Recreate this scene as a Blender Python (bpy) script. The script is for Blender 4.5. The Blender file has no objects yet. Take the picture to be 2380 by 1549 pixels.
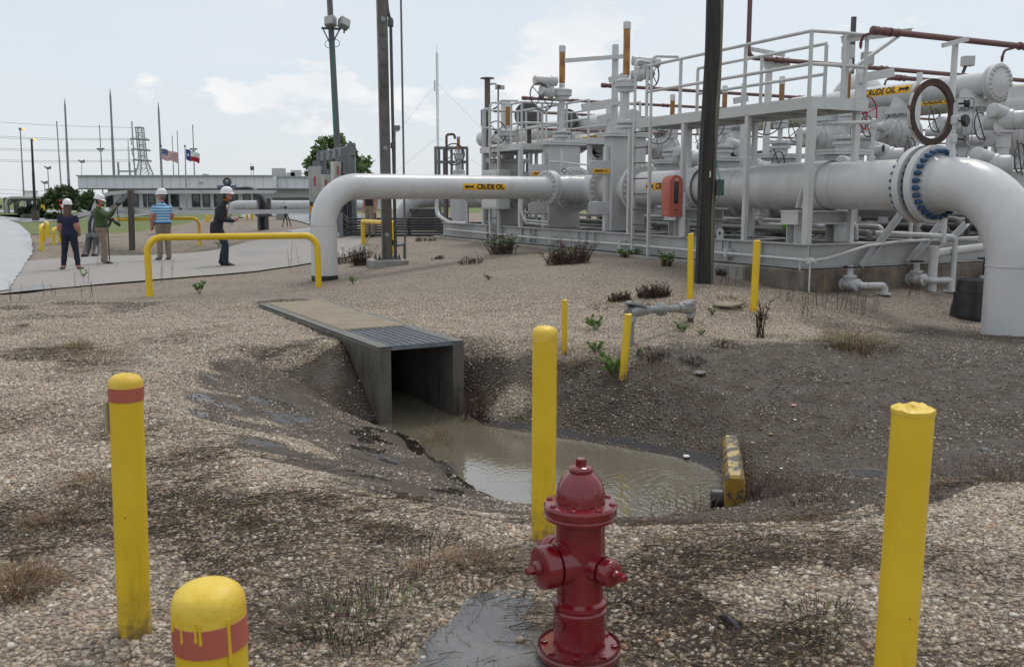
import bpy, bmesh, math, random
import numpy as np
from mathutils import Vector as V, Matrix as M, Quaternion as Q, noise as mn
R = math.radians
random.seed(7); rng = np.random.default_rng(7)
sc = bpy.context.scene
col = sc.collection

# ------------------------------------------------------------------ camera
H = 1.65; PITCH = R(8.16); FP = 2200.0
cam = bpy.data.cameras.new('camera'); cam.lens = FP / 2379 * 36; cam.sensor_width = 36
cam.clip_start = 0.05; cam.clip_end = 6000
camo = bpy.data.objects.new('camera', cam); col.objects.link(camo)
camo.location = (0, 0, H); camo.rotation_euler = (R(90) - PITCH, 0, 0)
sc.camera = camo
cam.dof.use_dof = True; cam.dof.focus_distance = 11; cam.dof.aperture_fstop = 9

# ------------------------------------------------------------------ sky and sun
SUN_EL, SUN_AZ = R(58), R(24)
w = bpy.data.worlds.new('World'); sc.world = w; w.use_nodes = True
nt = w.node_tree; nt.nodes.clear()
def wn(t, **k):
    n = nt.nodes.new(t)
    for a, b in k.items(): setattr(n, a, b)
    return n
sky = wn('ShaderNodeTexSky', sky_type='NISHITA', sun_disc=False, sun_elevation=SUN_EL, sun_rotation=SUN_AZ, air_density=1.2, dust_density=2.0)
tc = wn('ShaderNodeTexCoord'); sep = wn('ShaderNodeSeparateXYZ'); nt.links.new(tc.outputs['Generated'], sep.inputs[0])
mp = wn('ShaderNodeMapping'); mp.inputs['Scale'].default_value = (1, 1, 2.4); nt.links.new(tc.outputs['Generated'], mp.inputs[0])
def wnoise(scale, det, rough, off):
    m2 = wn('ShaderNodeVectorMath', operation='ADD'); m2.inputs[1].default_value = off; nt.links.new(mp.outputs[0], m2.inputs[0])
    n = wn('ShaderNodeTexNoise'); n.inputs['Scale'].default_value = scale; n.inputs['Detail'].default_value = det; n.inputs['Roughness'].default_value = rough
    nt.links.new(m2.outputs[0], n.inputs['Vector']); return n.outputs[0]
def wramp(src, stops):
    r = wn('ShaderNodeValToRGB'); e = r.color_ramp.elements
    e[0].position, e[0].color = stops[0][0], stops[0][1]; e[1].position, e[1].color = stops[-1][0], stops[-1][1]
    for p, c in stops[1:-1]:
        q = e.new(p); q.color = c
    nt.links.new(src, r.inputs[0]); return r.outputs[0]
def wmix(f, a, b, bt='MIX'):
    m = wn('ShaderNodeMix', data_type='RGBA', blend_type=bt)
    for s, x in ((m.inputs[0], f), (m.inputs[6], a), (m.inputs[7], b)):
        if hasattr(x, 'is_linked'): nt.links.new(x, s)
        else: s.default_value = x
    return m.outputs[2]
# thin overcast veil that hides most of the blue
veil = wramp(sep.outputs[2], [(0.0, (8.0, 8.55, 9.0, 1)), (0.12, (7.5, 8.35, 9.2, 1)), (0.35, (7.7, 8.25, 8.9, 1)), (1.0, (10.2, 10.4, 10.8, 1))])
base = wmix(0.86, sky.outputs[0], veil)
g = lambda v: (v, v, v, 1)
soft = wramp(wnoise(2.2, 6, .6, (3.1, .4, 1.7)), [(0.3, g(0)), (0.8, g(.4))])
base = wmix(soft, base, (8.9, 9.1, 9.4, 1))
# cumulus heads low over the horizon
cum = wnoise(7.0, 7, .58, (1.3, 5.2, .55))
lowband = wramp(sep.outputs[2], [(0.0, g(.25)), (0.03, g(1)), (0.14, g(1)), (0.22, g(0))])
def bump_at(d0, sg, amp):
    dv = wn('ShaderNodeVectorMath', operation='DISTANCE'); nt.links.new(tc.outputs['Generated'], dv.inputs[0]); dv.inputs[1].default_value = d0
    r = wn('ShaderNodeMapRange', interpolation_type='SMOOTHSTEP'); nt.links.new(dv.outputs['Value'], r.inputs[0])
    for i, x in enumerate((0, sg, amp, 0)): r.inputs[i + 1].default_value = x
    return r.outputs[0]
def wadd(a, b):
    m = wn('ShaderNodeMath', operation='ADD'); nt.links.new(a, m.inputs[0]); nt.links.new(b, m.inputs[1]); return m.outputs[0]
cum = wadd(wadd(cum, bump_at((.05, .985, .128), .13, .17)), bump_at((-.233, .970, .045), .1, .16))
cm = wramp(cum, [(0.6, g(0)), (0.65, g(.7)), (0.8, g(1))])
cmm = wmix(1.0, cm, lowband, 'MULTIPLY')
shade = wramp(wnoise(11, 5, .6, (7.7, 2.2, .1)), [(0.35, (8.8, 9.0, 9.3, 1)), (0.65, (10.2, 10.1, 10.0, 1))])
base = wmix(cmm, base, shade)
bg = wn('ShaderNodeBackground'); bg.inputs[1].default_value = 0.098
out = wn('ShaderNodeOutputWorld'); nt.links.new(base, bg.inputs[0]); nt.links.new(bg.outputs[0], out.inputs[0])
sun = bpy.data.lights.new('sun', 'SUN'); sun.energy = 1.45; sun.angle = R(16); sun.color = (1, .96, .9)
suno = bpy.data.objects.new('sun', sun); col.objects.link(suno)
sd = V((math.sin(SUN_AZ) * math.cos(SUN_EL), math.cos(SUN_AZ) * math.cos(SUN_EL), math.sin(SUN_EL)))
suno.rotation_euler = sd.to_track_quat('Z', 'Y').to_euler(); suno.location = (0, 0, 40)
vs = sc.view_settings; vs.view_transform = 'Standard'; vs.look = 'None'; vs.exposure = 0; vs.gamma = 1; vs.use_curve_mapping = False
sc.cycles.max_bounces = 6; sc.cycles.diffuse_bounces = 3; sc.cycles.glossy_bounces = 3; sc.cycles.transmission_bounces = 5
sc.cycles.use_denoising = True

# ------------------------------------------------------------------ photo pixel -> place
CP, SP = math.cos(PITCH), math.sin(PITCH)
def ray(u, v):
    x = (u - 1189.5) / FP; y = (774.5 - v) / FP
    return V((x, CP + y * SP, -SP + y * CP))
def at(u, v, Y):
    d = ray(u, v); k = Y / d.y
    return V((d.x * k, Y, H + d.z * k))
def gz(u, v, z=0.0):
    d = ray(u, v); k = (z - H) / d.z
    return V((d.x * k, d.y * k, z))
def gnd(u, v):
    d = ray(u, v); k = .5
    while k < 900:
        p = V((0, 0, H)) + d * k
        if p.z <= hz(p.x, p.y):
            lo, hi = k / 1.02 - .02, k
            for _ in range(20):
                m = (lo + hi) / 2; p = V((0, 0, H)) + d * m
                if p.z <= hz(p.x, p.y): hi = m
                else: lo = m
            return V((p.x, p.y, hz(p.x, p.y)))
        k = k * 1.02 + .02
    return p
def vert(u, v, base):       # height reached above base point at picture row v
    d = ray(u, v); k = base.y / d.y
    return H + d.z * k
# the pump skid's own axes: A runs along it (away, left), W across it (away, right)
AZ = R(-26.5)
UA = V((math.sin(AZ), math.cos(AZ), 0)); UW = V((math.cos(AZ), -math.sin(AZ), 0)); UZ = V((0, 0, 1))
C0 = at(1873, 566.5, 15.2); ZB = C0.z; C0 = V((C0.x, C0.y, 0))
def S(s, t, z): return C0 + UA * s + UW * t + V((0, 0, z))
def sk(u, v, t):            # ray met with the plane t = const: gives (s, z)
    d = ray(u, v); o = V((0, 0, H)) - C0
    k = (t - o.dot(UW)) / d.dot(UW); p = V((0, 0, H)) + d * k
    return (p - C0).dot(UA), p.z
def tk(u, v, s):            # ray met with the plane s = const: gives (t, z)
    d = ray(u, v); o = V((0, 0, H)) - C0
    k = (s - o.dot(UA)) / d.dot(UA); p = V((0, 0, H)) + d * k
    return (p - C0).dot(UW), p.z

# ------------------------------------------------------------------ mesh builder
def frame(d):
    d = V(d).normalized(); a = V((0, 0, 1)) if abs(d.z) < .9 else V((1, 0, 0))
    x = a.cross(d).normalized(); return x, d.cross(x).normalized(), d
class MB:
    def __init__(s): s.v = []; s.f = []; s.m = []
    def add(s, vs, fs, mi=0):
        b = len(s.v); s.v += [tuple(p) for p in vs]; s.f += [tuple(b + i for i in f) for f in fs]; s.m += [mi] * len(fs); return s
    def box(s, c, sz, rot=None, mi=0):
        x, y, z = sz[0] / 2, sz[1] / 2, sz[2] / 2
        P = [V((a * x, b * y, d * z)) for d in (-1, 1) for a, b in ((-1, -1), (1, -1), (1, 1), (-1, 1))]
        if rot is not None:
            m = M.Rotation(rot, 3, 'Z') if not isinstance(rot, M) else rot
            P = [m @ p for p in P]
        c = V(c)
        return s.add([p + c for p in P], [(0, 3, 2, 1), (4, 5, 6, 7), (0, 1, 5, 4), (1, 2, 6, 5), (2, 3, 7, 6), (3, 0, 4, 7)], mi)
    def fbox(s, o, ex, ey, ez, mi=0):
        """box by its centre and three full edge vectors"""
        P = [V(o) + ex * a / 2 + ey * b / 2 + ez * d / 2 for d in (-1, 1) for a, b in ((-1, -1), (1, -1), (1, 1), (-1, 1))]
        fs = [(0, 3, 2, 1), (4, 5, 6, 7), (0, 1, 5, 4), (1, 2, 6, 5), (2, 3, 7, 6), (3, 0, 4, 7)]
        if ex.cross(ey).dot(ez) < 0: fs = [f[::-1] for f in fs]
        return s.add(P, fs, mi)
    def sbox(s, s0, s1, t0, t1, z0, z1, mi=0):
        return s.fbox(S((s0 + s1) / 2, (t0 + t1) / 2, (z0 + z1) / 2), UA * abs(s1 - s0), UW * abs(t1 - t0), UZ * abs(z1 - z0), mi)
    def lathe(s, prof, p0=(0, 0, 0), d=(0, 0, 1), n=16, mi=0, arc=None, cap=True):
        x, y, d = frame(d); p0 = V(p0); k = len(prof); vs = []; fs = []
        for r, h in prof:
            for i in range(n):
                a = 2 * math.pi * i / n; vs.append(p0 + d * h + (x * math.cos(a) + y * math.sin(a)) * r)
        for j in range(k - 1):
            for i in range(n):
                i2 = (i + 1) % n; fs.append((j * n + i, j * n + i2, (j + 1) * n + i2, (j + 1) * n + i))
        if cap:
            if prof[0][0] > 1e-5: fs.append(tuple(range(n))[::-1])
            if prof[-1][0] > 1e-5: fs.append(tuple((k - 1) * n + i for i in range(n)))
        return s.add(vs, fs, mi)
    def cyl(s, p0, p1, r0, r1=None, n=14, mi=0):
        p0 = V(p0); p1 = V(p1); L = (p1 - p0).length
        return s.lathe([(r0, 0), (r0 if r1 is None else r1, L)], p0, p1 - p0, n, mi)
    def tube(s, pts, r, n=10, mi=0, closed=False, cap=True):
        pts = [V(p) for p in pts]; k = len(pts); rs = r if isinstance(r, (list, tuple)) else [r] * k
        vs = []; fs = []; x = None
        for i, p in enumerate(pts):
            a = pts[(i - 1) % k] if (closed or i > 0) else p; b = pts[(i + 1) % k] if (closed or i < k - 1) else p
            d = (b - a)
            if d.length < 1e-9: d = V((0, 0, 1))
            d.normalize()
            if x is None: x = frame(d)[0]
            x = (x - d * x.dot(d)); x = x.normalized() if x.length > 1e-6 else frame(d)[0]
            y = d.cross(x)
            for j in range(n):
                a = 2 * math.pi * j / n; vs.append(p + (x * math.cos(a) + y * math.sin(a)) * rs[i])
        for i in range(k if closed else k - 1):
            for j in range(n):
                j2 = (j + 1) % n; i2 = (i + 1) % k; fs.append((i * n + j, i * n + j2, i2 * n + j2, i2 * n + j))
        if cap and not closed: fs.append(tuple(range(n))[::-1]); fs.append(tuple((k - 1) * n + j for j in range(n)))
        return s.add(vs, fs, mi)
    def bar(s, p0, p1, a, b, up=(0, 0, 1), mi=0):
        """rectangular bar, a wide sideways, b along up"""
        p0 = V(p0); p1 = V(p1); d = p1 - p0; u = V(up)
        x = d.cross(u)
        if x.length < 1e-6: x = d.cross(V((1, 0, 0)))
        x.normalize(); y = x.cross(d).normalized()
        return s.fbox((p0 + p1) / 2, x * a, d, y * b, mi)
    def torus(s, c, ax, Rr, r, n=24, m=8, mi=0):
        x, y, d = frame(ax); c = V(c)
        return s.tube([c + (x * math.cos(2 * math.pi * i / n) + y * math.sin(2 * math.pi * i / n)) * Rr for i in range(n)], r, m, mi, closed=True)
    def ball(s, c, r, n=12, k=7, sc_=(1, 1, 1), mi=0):
        c = V(c); vs = []; fs = []
        for j in range(k + 1):
            t = math.pi * j / k
            for i in range(n):
                a = 2 * math.pi * i / n
                vs.append(c + V((r * sc_[0] * math.sin(t) * math.cos(a), r * sc_[1] * math.sin(t) * math.sin(a), -r * sc_[2] * math.cos(t))))
        for j in range(k):
            for i in range(n):
                i2 = (i + 1) % n; fs.append((j * n + i, j * n + i2, (j + 1) * n + i2, (j + 1) * n + i))
        return s.add(vs, fs, mi)
    def prism(s, poly, o, ex, ey, ez, mi=0):
        """polygon in the ex, ey plane thickened by the vector ez (centred)"""
        o = V(o); n = len(poly); ez = V(ez)
        a = [o + V(ex) * p[0] + V(ey) * p[1] - ez / 2 for p in poly]; b = [p + ez for p in a]
        fs = [tuple(range(n))[::-1], tuple(range(n, 2 * n))] + [(i, (i + 1) % n, n + (i + 1) % n, n + i) for i in range(n)]
        if V(ex).cross(V(ey)).dot(ez) < 0: fs = [f[::-1] for f in fs]
        return s.add(a + b, fs, mi)
    def bolts(s, c, ax, Rr, n, r, h, mi=0, off=0, sides=6, dome=False):
        x, y, d = frame(ax); c = V(c)
        for i in range(n):
            a = 2 * math.pi * (i + .5) / n + off; p = c + (x * math.cos(a) + y * math.sin(a)) * Rr
            s.lathe([(r, 0), (r, h * .72), (r * .72, h * .78), (r * .6, h)], p, d, sides, mi)
        return s
    def build(s, name, mats, parent=None, smooth=38, bev=0, uv=False, **props):
        me = bpy.data.meshes.new(name)
        vs = s.v
        if parent is not None:
            o = world_loc(parent); vs = [(p[0] - o[0], p[1] - o[1], p[2] - o[2]) for p in vs]
        me.from_pydata(vs, [], s.f)
        if not isinstance(mats, (list, tuple)): mats = [mats]
        for m in mats: me.materials.append(m)
        if len(mats) > 1: me.polygons.foreach_set('material_index', s.m)
        if smooth:
            me.shade_smooth(); me.set_sharp_from_angle(angle=R(smooth))
        o = bpy.data.objects.new(name, me); col.objects.link(o)
        if parent is not None: o.parent = parent
        if bev:
            b = o.modifiers.new('bevel', 'BEVEL'); b.width = bev; b.segments = 2; b.limit_method = 'ANGLE'; b.angle_limit = R(40)
        for k, x in props.items(): o[k] = x
        return o
def world_loc(o):
    p = V((0, 0, 0))
    while o is not None: p += V(o.location); o = o.parent
    return p
def thing(name, label, cat, loc=(0, 0, 0), group=None):
    o = bpy.data.objects.new(name, None); o.empty_display_size = .2; col.objects.link(o); o.location = loc
    return tag(o, label, cat, group)
def tag(o, label=None, cat=None, group=None, kind=None):
    for k, x in (('label', label), ('category', cat), ('group', group), ('kind', kind)):
        if x: o[k] = x
    return o
def struct(o): o['kind'] = 'structure'; return o
def copy_tree(o, parent=None):
    c = o.copy(); col.objects.link(c)
    if parent is not None: c.parent = parent
    for ch in [x for x in o.children]: copy_tree(ch, c)
    return c
def arc(c, ex, ey, r, a0, a1, n=8):
    return [V(c) + V(ex) * (r * math.cos(a0 + (a1 - a0) * i / n)) + V(ey) * (r * math.sin(a0 + (a1 - a0) * i / n)) for i in range(n + 1)]
def rounded(pts, r, n=6):
    """polyline with its inner corners rounded"""
    pts = [V(p) for p in pts]; out = [pts[0]]
    for i in range(1, len(pts) - 1):
        a, b, c = pts[i - 1], pts[i], pts[i + 1]; d1 = (a - b).normalized(); d2 = (c - b).normalized()
        ang = d1.angle(d2); k = min(r / math.tan(ang / 2), (a - b).length * .49, (c - b).length * .49)
        rr = k * math.tan(ang / 2); bis = (d1 + d2).normalized(); cen = b + bis * (rr / math.sin(ang / 2))
        p1 = b + d1 * k; p2 = b + d2 * k
        for j in range(n + 1):
            t = j / n; q = (p1 - cen).lerp(p2 - cen, t); out.append(cen + q.normalized() * rr)
    out.append(pts[-1]); return out

# ------------------------------------------------------------------ materials
MAT = {}
def mat(name, c, rough=.5, metal=0, c2=None, sc_=6, lo=.4, hi=.7, bump=0, bsc=60, spec=.5, coat=0, chips=None, chipsc=9, chip0=.69,
        streak=None, emit=None, alpha=None, trans=0, stretch=None, rvar=.12, splash=None):
    m = bpy.data.materials.new(name); m.use_nodes = True; t = m.node_tree; b = t.nodes['Principled BSDF']; L = t.links
    b.inputs['Roughness'].default_value = rough; b.inputs['Metallic'].default_value = metal
    b.inputs['Specular IOR Level'].default_value = spec; b.inputs['Coat Weight'].default_value = coat; b.inputs['Coat Roughness'].default_value = .08
    b.inputs['Transmission Weight'].default_value = trans
    tc = t.nodes.new('ShaderNodeTexCoord'); vec = tc.outputs['Object']
    if stretch:
        mp = t.nodes.new('ShaderNodeMapping'); mp.inputs['Scale'].default_value = stretch; L.new(vec, mp.inputs[0]); svec = mp.outputs[0]
    else: svec = vec
    def noise(scale, det=5, rg=.6, v=None):
        n = t.nodes.new('ShaderNodeTexNoise'); n.inputs['Scale'].default_value = scale; n.inputs['Detail'].default_value = det; n.inputs['Roughness'].default_value = rg
        L.new(v or svec, n.inputs['Vector']); return n.outputs[0]
    def ramp(src, a, b_, v0=0., v1=1.):
        r = t.nodes.new('ShaderNodeMapRange'); r.inputs[1].default_value = a; r.inputs[2].default_value = b_; r.inputs[3].default_value = v0; r.inputs[4].default_value = v1
        L.new(src, r.inputs[0]); return r.outputs[0]
    def mix(f, a, b_):
        x = t.nodes.new('ShaderNodeMix'); x.data_type = 'RGBA'
        for so, y in ((x.inputs[0], f), (x.inputs[6], a), (x.inputs[7], b_)):
            if hasattr(y, 'is_linked'): L.new(y, so)
            else: so.default_value = (*y, 1) if isinstance(y, tuple) and len(y) == 3 else y
        return x.outputs[2]
    cur = tuple(c)
    if c2: cur = mix(ramp(noise(sc_), lo, hi), cur, tuple(c2))
    if streak:      # grime run down with its own uneven shape
        mp2 = t.nodes.new('ShaderNodeMapping'); mp2.inputs['Scale'].default_value = streak[2]; L.new(vec, mp2.inputs[0])
        cur = mix(ramp(noise(1, 6, .65, mp2.outputs[0]), streak[1], streak[1] + .14, 0, streak[3] if len(streak) > 3 else .6), cur, tuple(streak[0]))
    if chips:
        cur = mix(ramp(noise(chipsc, 6, .62, vec), chip0, chip0 + .012), cur, tuple(chips))
    if splash:      # dirt kicked up on the lowest part
        sz = t.nodes.new('ShaderNodeSeparateXYZ'); L.new(vec, sz.inputs[0]); a_ = t.nodes.new('ShaderNodeMath'); a_.operation = 'MULTIPLY'
        L.new(ramp(sz.outputs[2], .0, splash[1], .95, 0), a_.inputs[0]); L.new(ramp(noise(16, 6, .7, vec), .34, .6), a_.inputs[1]); cur = mix(a_.outputs[0], cur, tuple(splash[0]))
    if hasattr(cur, 'is_linked'): L.new(cur, b.inputs['Base Color'])
    else: b.inputs['Base Color'].default_value = (*cur, 1)
    if rvar: L.new(ramp(noise(sc_ * 2.3 + 3, 4), .3, .7, max(0.02, rough - rvar), min(1, rough + rvar)), b.inputs['Roughness'])
    if bump:
        bn = t.nodes.new('ShaderNodeBump'); bn.inputs['Strength'].default_value = min(1, bump); bn.inputs['Distance'].default_value = .01 * max(1, bump)
        L.new(noise(bsc, 4), bn.inputs['Height']); L.new(bn.outputs[0], b.inputs['Normal'])
    if emit: b.inputs['Emission Color'].default_value = (*emit[0], 1); b.inputs['Emission Strength'].default_value = emit[1]
    if alpha is not None: b.inputs['Alpha'].default_value = alpha
    MAT[name] = m; return m
WHITE = mat('white_pipe_paint', (.57, .575, .575), .3, c2=(.52, .525, .52), sc_=1.6, streak=((.34, .33, .28), .57, (3, 3, .7), .45), bump=.06, bsc=26)
WHITE2 = mat('white_valve_paint', (.53, .54, .54), .42, c2=(.46, .47, .47), sc_=5, streak=((.3, .25, .2), .63, (9, 9, 1.4), .55), bump=.12, bsc=40)
STEEL_W = mat('white_steel_paint', (.56, .57, .565), .42, c2=(.48, .49, .47), sc_=3, streak=((.27, .25, .2), .63, (7, 7, 1.1), .5), bump=.08, bsc=30)
BEAMG = mat('grey_beam_paint', (.42, .43, .43), .48, c2=(.34, .35, .335), sc_=1.5, streak=((.2, .2, .14), .58, (4, 4, .8), .6), bump=.08, bsc=20)
FARG = mat('far_grey_paint', (.47, .48, .485), .5, c2=(.38, .39, .39), sc_=4)
YEL = mat('yellow_bollard_paint', (.74, .505, .02), .38, c2=(.64, .42, .014), sc_=2.6, chips=(.07, .055, .045), chipsc=11, chip0=.66, streak=((.4, .27, .03), .55, (9, 9, 1.2), .6), splash=((.13, .09, .05), .2), bump=.1, bsc=35, coat=.1)
YELN = mat('yellow_rail_paint', (.74, .5, .018), .34, c2=(.64, .4, .015), sc_=1.8, bump=.08, bsc=30)
YELTOP = mat('yellow_cap_paint', (.74, .53, .06), .5, c2=(.6, .38, .02), sc_=9, bump=.4, bsc=30, chips=(.16, .13, .09), chipsc=14, chip0=.7)
BAND = mat('faded_red_tape', (.43, .11, .072), .5, c2=(.35, .085, .055), sc_=7, bump=.1)
HYD = mat('hydrant_red_paint', (.19, .0065, .013), .17, c2=(.14, .005, .011), sc_=5, coat=.5, bump=.3, bsc=38, splash=((.09, .045, .03), .05), chips=(.3, .05, .05), chipsc=30, chip0=.73)
BLUE = mat('blue_bolt_paint', (.022, .07, .15), .45, c2=(.035, .1, .2), sc_=40)
BLACK = mat('black_plastic', (.012, .012, .014), .45, c2=(.03, .03, .032), sc_=8)
DARK = mat('dark_steel', (.05, .052, .055), .5, c2=(.09, .09, .09), sc_=6)
CONDUIT = mat('black_conduit', (.022, .024, .028), .42, c2=(.05, .052, .056), sc_=5)
GALV = mat('galvanized_steel', (.3, .315, .33), .42, .55, c2=(.22, .235, .25), sc_=14)
GRATEM = mat('grating_steel', (.2, .225, .25), .35, .5, c2=(.14, .16, .18), sc_=9)
GREYP = mat('grey_rack_paint', (.13, .145, .16), .5, c2=(.2, .21, .22), sc_=4, bump=.1)
POLEST = mat('weathered_steel_pole', (.085, .075, .066), .5, .3, c2=(.17, .16, .15), sc_=1.8, streak=((.21, .2, .185), .56, (5, 5, .5), .7), bump=.15, bsc=14)
WOODD = mat('dark_creosote_wood', (.02, .017, .015), .75, c2=(.045, .038, .033), sc_=3, stretch=(6, 6, .3), bump=.8, bsc=9)
WOODG = mat('grey_wood', (.1, .088, .075), .8, c2=(.045, .038, .032), sc_=3, stretch=(6, 6, .3), bump=.8, bsc=9)
CONC = mat('dark_concrete', (.11, .097, .08), .55, c2=(.055, .047, .037), sc_=3, streak=((.02, .018, .016), .5, (6, 6, .7), .75), bump=.35, bsc=24)
CONCT = mat('worn_concrete_top', (.105, .105, .1), .55, c2=(.15, .145, .14), sc_=5, bump=.4, bsc=30)
CONCB = mat('stained_concrete', (.2, .17, .135), .7, c2=(.07, .058, .045), sc_=1.7, lo=.35, hi=.62, streak=((.3, .19, .09), .58, (5, 5, .9), .7), bump=.5, bsc=22)
CONCL = mat('light_concrete', (.3, .285, .26), .7, c2=(.2, .19, .175), sc_=3, bump=.3, bsc=30)
COVER = mat('tan_fibreglass', (.37, .31, .23), .6, c2=(.3, .25, .18), sc_=2.5, bump=.2)
RUST = mat('rusty_ring', (.035, .02, .018), .7, c2=(.1, .045, .028), sc_=7, bump=.6, bsc=30)
RUSTW = mat('white_paint_rusting', (.5, .49, .46), .5, c2=(.5, .49, .46), chips=(.13, .06, .035), chipsc=5, chip0=.55, bump=.2)
REDP = mat('red_firewater_paint', (.16, .07, .065), .5, c2=(.12, .055, .05), sc_=3)
REDW = mat('red_handwheel_paint', (.3, .02, .035), .4)
AMBER = mat('amber_stem_cover', (.4, .18, .03), .3, c2=(.14, .06, .015), sc_=3, spec=.6)
REDBOX = mat('faded_red_cabinet', (.46, .13, .09), .5, c2=(.39, .1, .068), sc_=3)
GREENW = mat('green_wire', (.01, .17, .12), .4)
LABELY = mat('label_yellow', (.85, .47, .02), .45, c2=(.78, .4, .015), sc_=12)
INK = mat('label_black', (.012, .012, .012), .6, rvar=0)
FOIL = mat('foil_tape', (.5, .51, .52), .38, .25, c2=(.42, .43, .44), sc_=16, bump=.5, bsc=25)
CHALK = mat('painted_number', (.62, .6, .5), .7, rvar=0)
GLASSD = mat('dark_glass', (.02, .025, .03), .08, spec=.8, rvar=0)
TANP = mat('silver_cast_metal', (.33, .34, .34), .4, .5, c2=(.25, .25, .25), sc_=10, streak=((.2, .09, .04), .62, (8, 8, 3), .7))
# ------------------------------------------------------------------ lie of the land
_tab = rng.random((256, 256))
def vnoise(x, y):
    xi = np.floor(x).astype(int); yi = np.floor(y).astype(int); fx = x - xi; fy = y - yi
    fx = fx * fx * (3 - 2 * fx); fy = fy * fy * (3 - 2 * fy)
    g = lambda a, b: _tab[a % 256, b % 256]
    return (g(xi, yi) * (1 - fx) + g(xi + 1, yi) * fx) * (1 - fy) + (g(xi, yi + 1) * (1 - fx) + g(xi + 1, yi + 1) * fx) * fy
def fbm(x, y, sc_=1., o=5, seed=0):
    x = np.asarray(x, float) * sc_ + 31.7 * seed + 90; y = np.asarray(y, float) * sc_ - 17.3 * seed + 70; a = .5; t = 0; tot = 0
    for i in range(o):
        t = t + a * vnoise(x, y); tot += a; a *= .5; x, y = x * 1.96 + 3.1 + y * .3, y * 1.96 + 1.7 - x * .15
    return t / tot
def sst(a, b, x):
    t = np.clip((x - a) / (b - a), 0, 1); return t * t * (3 - 2 * t)
WATER_Z = -.78
# the ditch: x, y, floor level, reach of the bank on the near side, on the far side, flat half width
DITCH = [(-3.6, 14.9, -.8, .02, .02, .42), (-2.1, 12.15, -.8, .03, .03, .44), (-1.65, 11.42, -.84, .05, .05, .44), (-1.0, 10.28, -.88, 1.6, .8, .38), (-.62, 9.75, -.93, 2.6, 1.3, .08), (-.1, 9.05, -.97, 3.0, 2.0, .12), (.5, 8.4, -1.0, 3.1, 2.1, .26), (.95, 7.98, -1.0, 3.2, 2.2, .26), (1.22, 7.88, -.97, 3.1, 2.2, .1)]
SWALE = [(1.86, 7.7, -.72, 2.0, 2.6, .05), (2.25, 7.5, -.58, 1.9, 3.2, .1), (3.6, 7.15, -.46, 1.7, 3.8, .2), (6.5, 7.2, -.38, 1.5, 4.2, .25), (15, 8.5, -.4, 1.5, 4, .4)]
def ditch(x, y, z0):
    """ground level with the ditch and the swale cut in, how far down (0 rim .. 1 floor), side (+ far bank)"""
    zz = np.array(z0, float); kk = np.zeros(np.shape(x)); side = np.zeros(np.shape(x)); best = np.full(np.shape(x), 1e9)
    for line in (DITCH, SWALE):
        for p, q in zip(line[:-1], line[1:]):
            dx, dy = q[0] - p[0], q[1] - p[1]; L2 = dx * dx + dy * dy
            t = np.clip(((x - p[0]) * dx + (y - p[1]) * dy) / L2, 0, 1)
            ex, ey = x - p[0] - t * dx, y - p[1] - t * dy; d = np.hypot(ex, ey)
            sg = dx * ey - dy * ex; f = sst(-.35, .35, sg / math.sqrt(L2)); wd = (p[3] + (q[3] - p[3]) * t) * (1 - f) + (p[4] + (q[4] - p[4]) * t) * f
            w_ = 1 - np.clip((d - (p[5] + (q[5] - p[5]) * t)) / np.maximum(wd, .02), 0, 1)
            k = w_ ** .92 * (1 - f) + w_ * w_ * (3 - 2 * w_) * f
            zi = z0 + (p[2] + (q[2] - p[2]) * t - z0) * k
            h_ = np.clip(.5 + (zz - zi) / .12, 0, 1) ; zz = np.where(k > 0, np.minimum(zz, zi) * 1.0, zz)
            kk = np.maximum(kk, k); m = d < best; best = np.where(m, d, best); side = np.where(m, np.sign(sg), side)
    return zz, kk, side
def skid_st(x, y):
    ax, ay = x - C0.x, y - C0.y
    return ax * UA.x + ay * UA.y, ax * UW.x + ay * UW.y
def hz_base(x, y):
    s, t = skid_st(x, y)
    d = np.maximum(-t, 0); k = sst(7.5, .3, d) * sst(-2.6, 1.2, s)
    z = (.17 + .27 * sst(.3, 3.2, s)) * k
    z = z + .16 * np.exp(-((x - 3.2) ** 2 + (y - 13.6) ** 2) / 3.2)          # mound by the pole
    z = z - .2 * sst(-.3, -2.2, s) * sst(-6, 1, t) * sst(10, 13, y)            # lower by the riser
    z = z + .10 * np.exp(-((x - 1.9) ** 2 + (y - 3.2) ** 2) / 4) * sst(4.9, 3.7, y) + .07 * np.exp(-((x + 1.5) ** 2 + (y - 3) ** 2) / 2.5)
    z = z - .75 * np.exp(-(((x + 12.5 - (y - 31) * .1) / 2.2) ** 2 + ((y - 31.5) / 2.6) ** 2))      # little ditch behind the road
    return z
def hz_np(x, y, fine=True):
    x = np.asarray(x, float); y = np.asarray(y, float)
    z = hz_base(x, y)
    zo = z; z, k, side = ditch(x, y, z)
    a_, b_ = (x + 1.42) * -.494 + (y - 10.) * .8695, (x + 1.42) * .8695 + (y - 10.) * .494
    rmp = np.minimum(zo, -.86 + .72 * a_ + .1 * np.sin(b_ * 2.1 + 1)); out_ = (b_ < .0) | (b_ > 1.0)
    z = np.where(out_ & (a_ > -.6) & (a_ < 5), np.maximum(z, rmp), z)
    z = z - .22 * np.exp(-(((x + .12) / .2) ** 2 + ((y - 5.05) / .13) ** 2))      # washed-out hole by the pad
    if fine:
        near = sst(19.5, 14.5, y) * sst(1.5, 3, y + 1.5)
        rough = (fbm(x, y, 1.1, 4, 1) - .5) * .10 + (fbm(x, y, 4.5, 4, 2) - .5) * .035
        z = z + rough * near * np.where((y > 10.2) & (k > .5) & (x < -.2), .2, 1)
    return z
def hz(x, y): return float(hz_np(np.array([x]), np.array([y]))[0])
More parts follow.
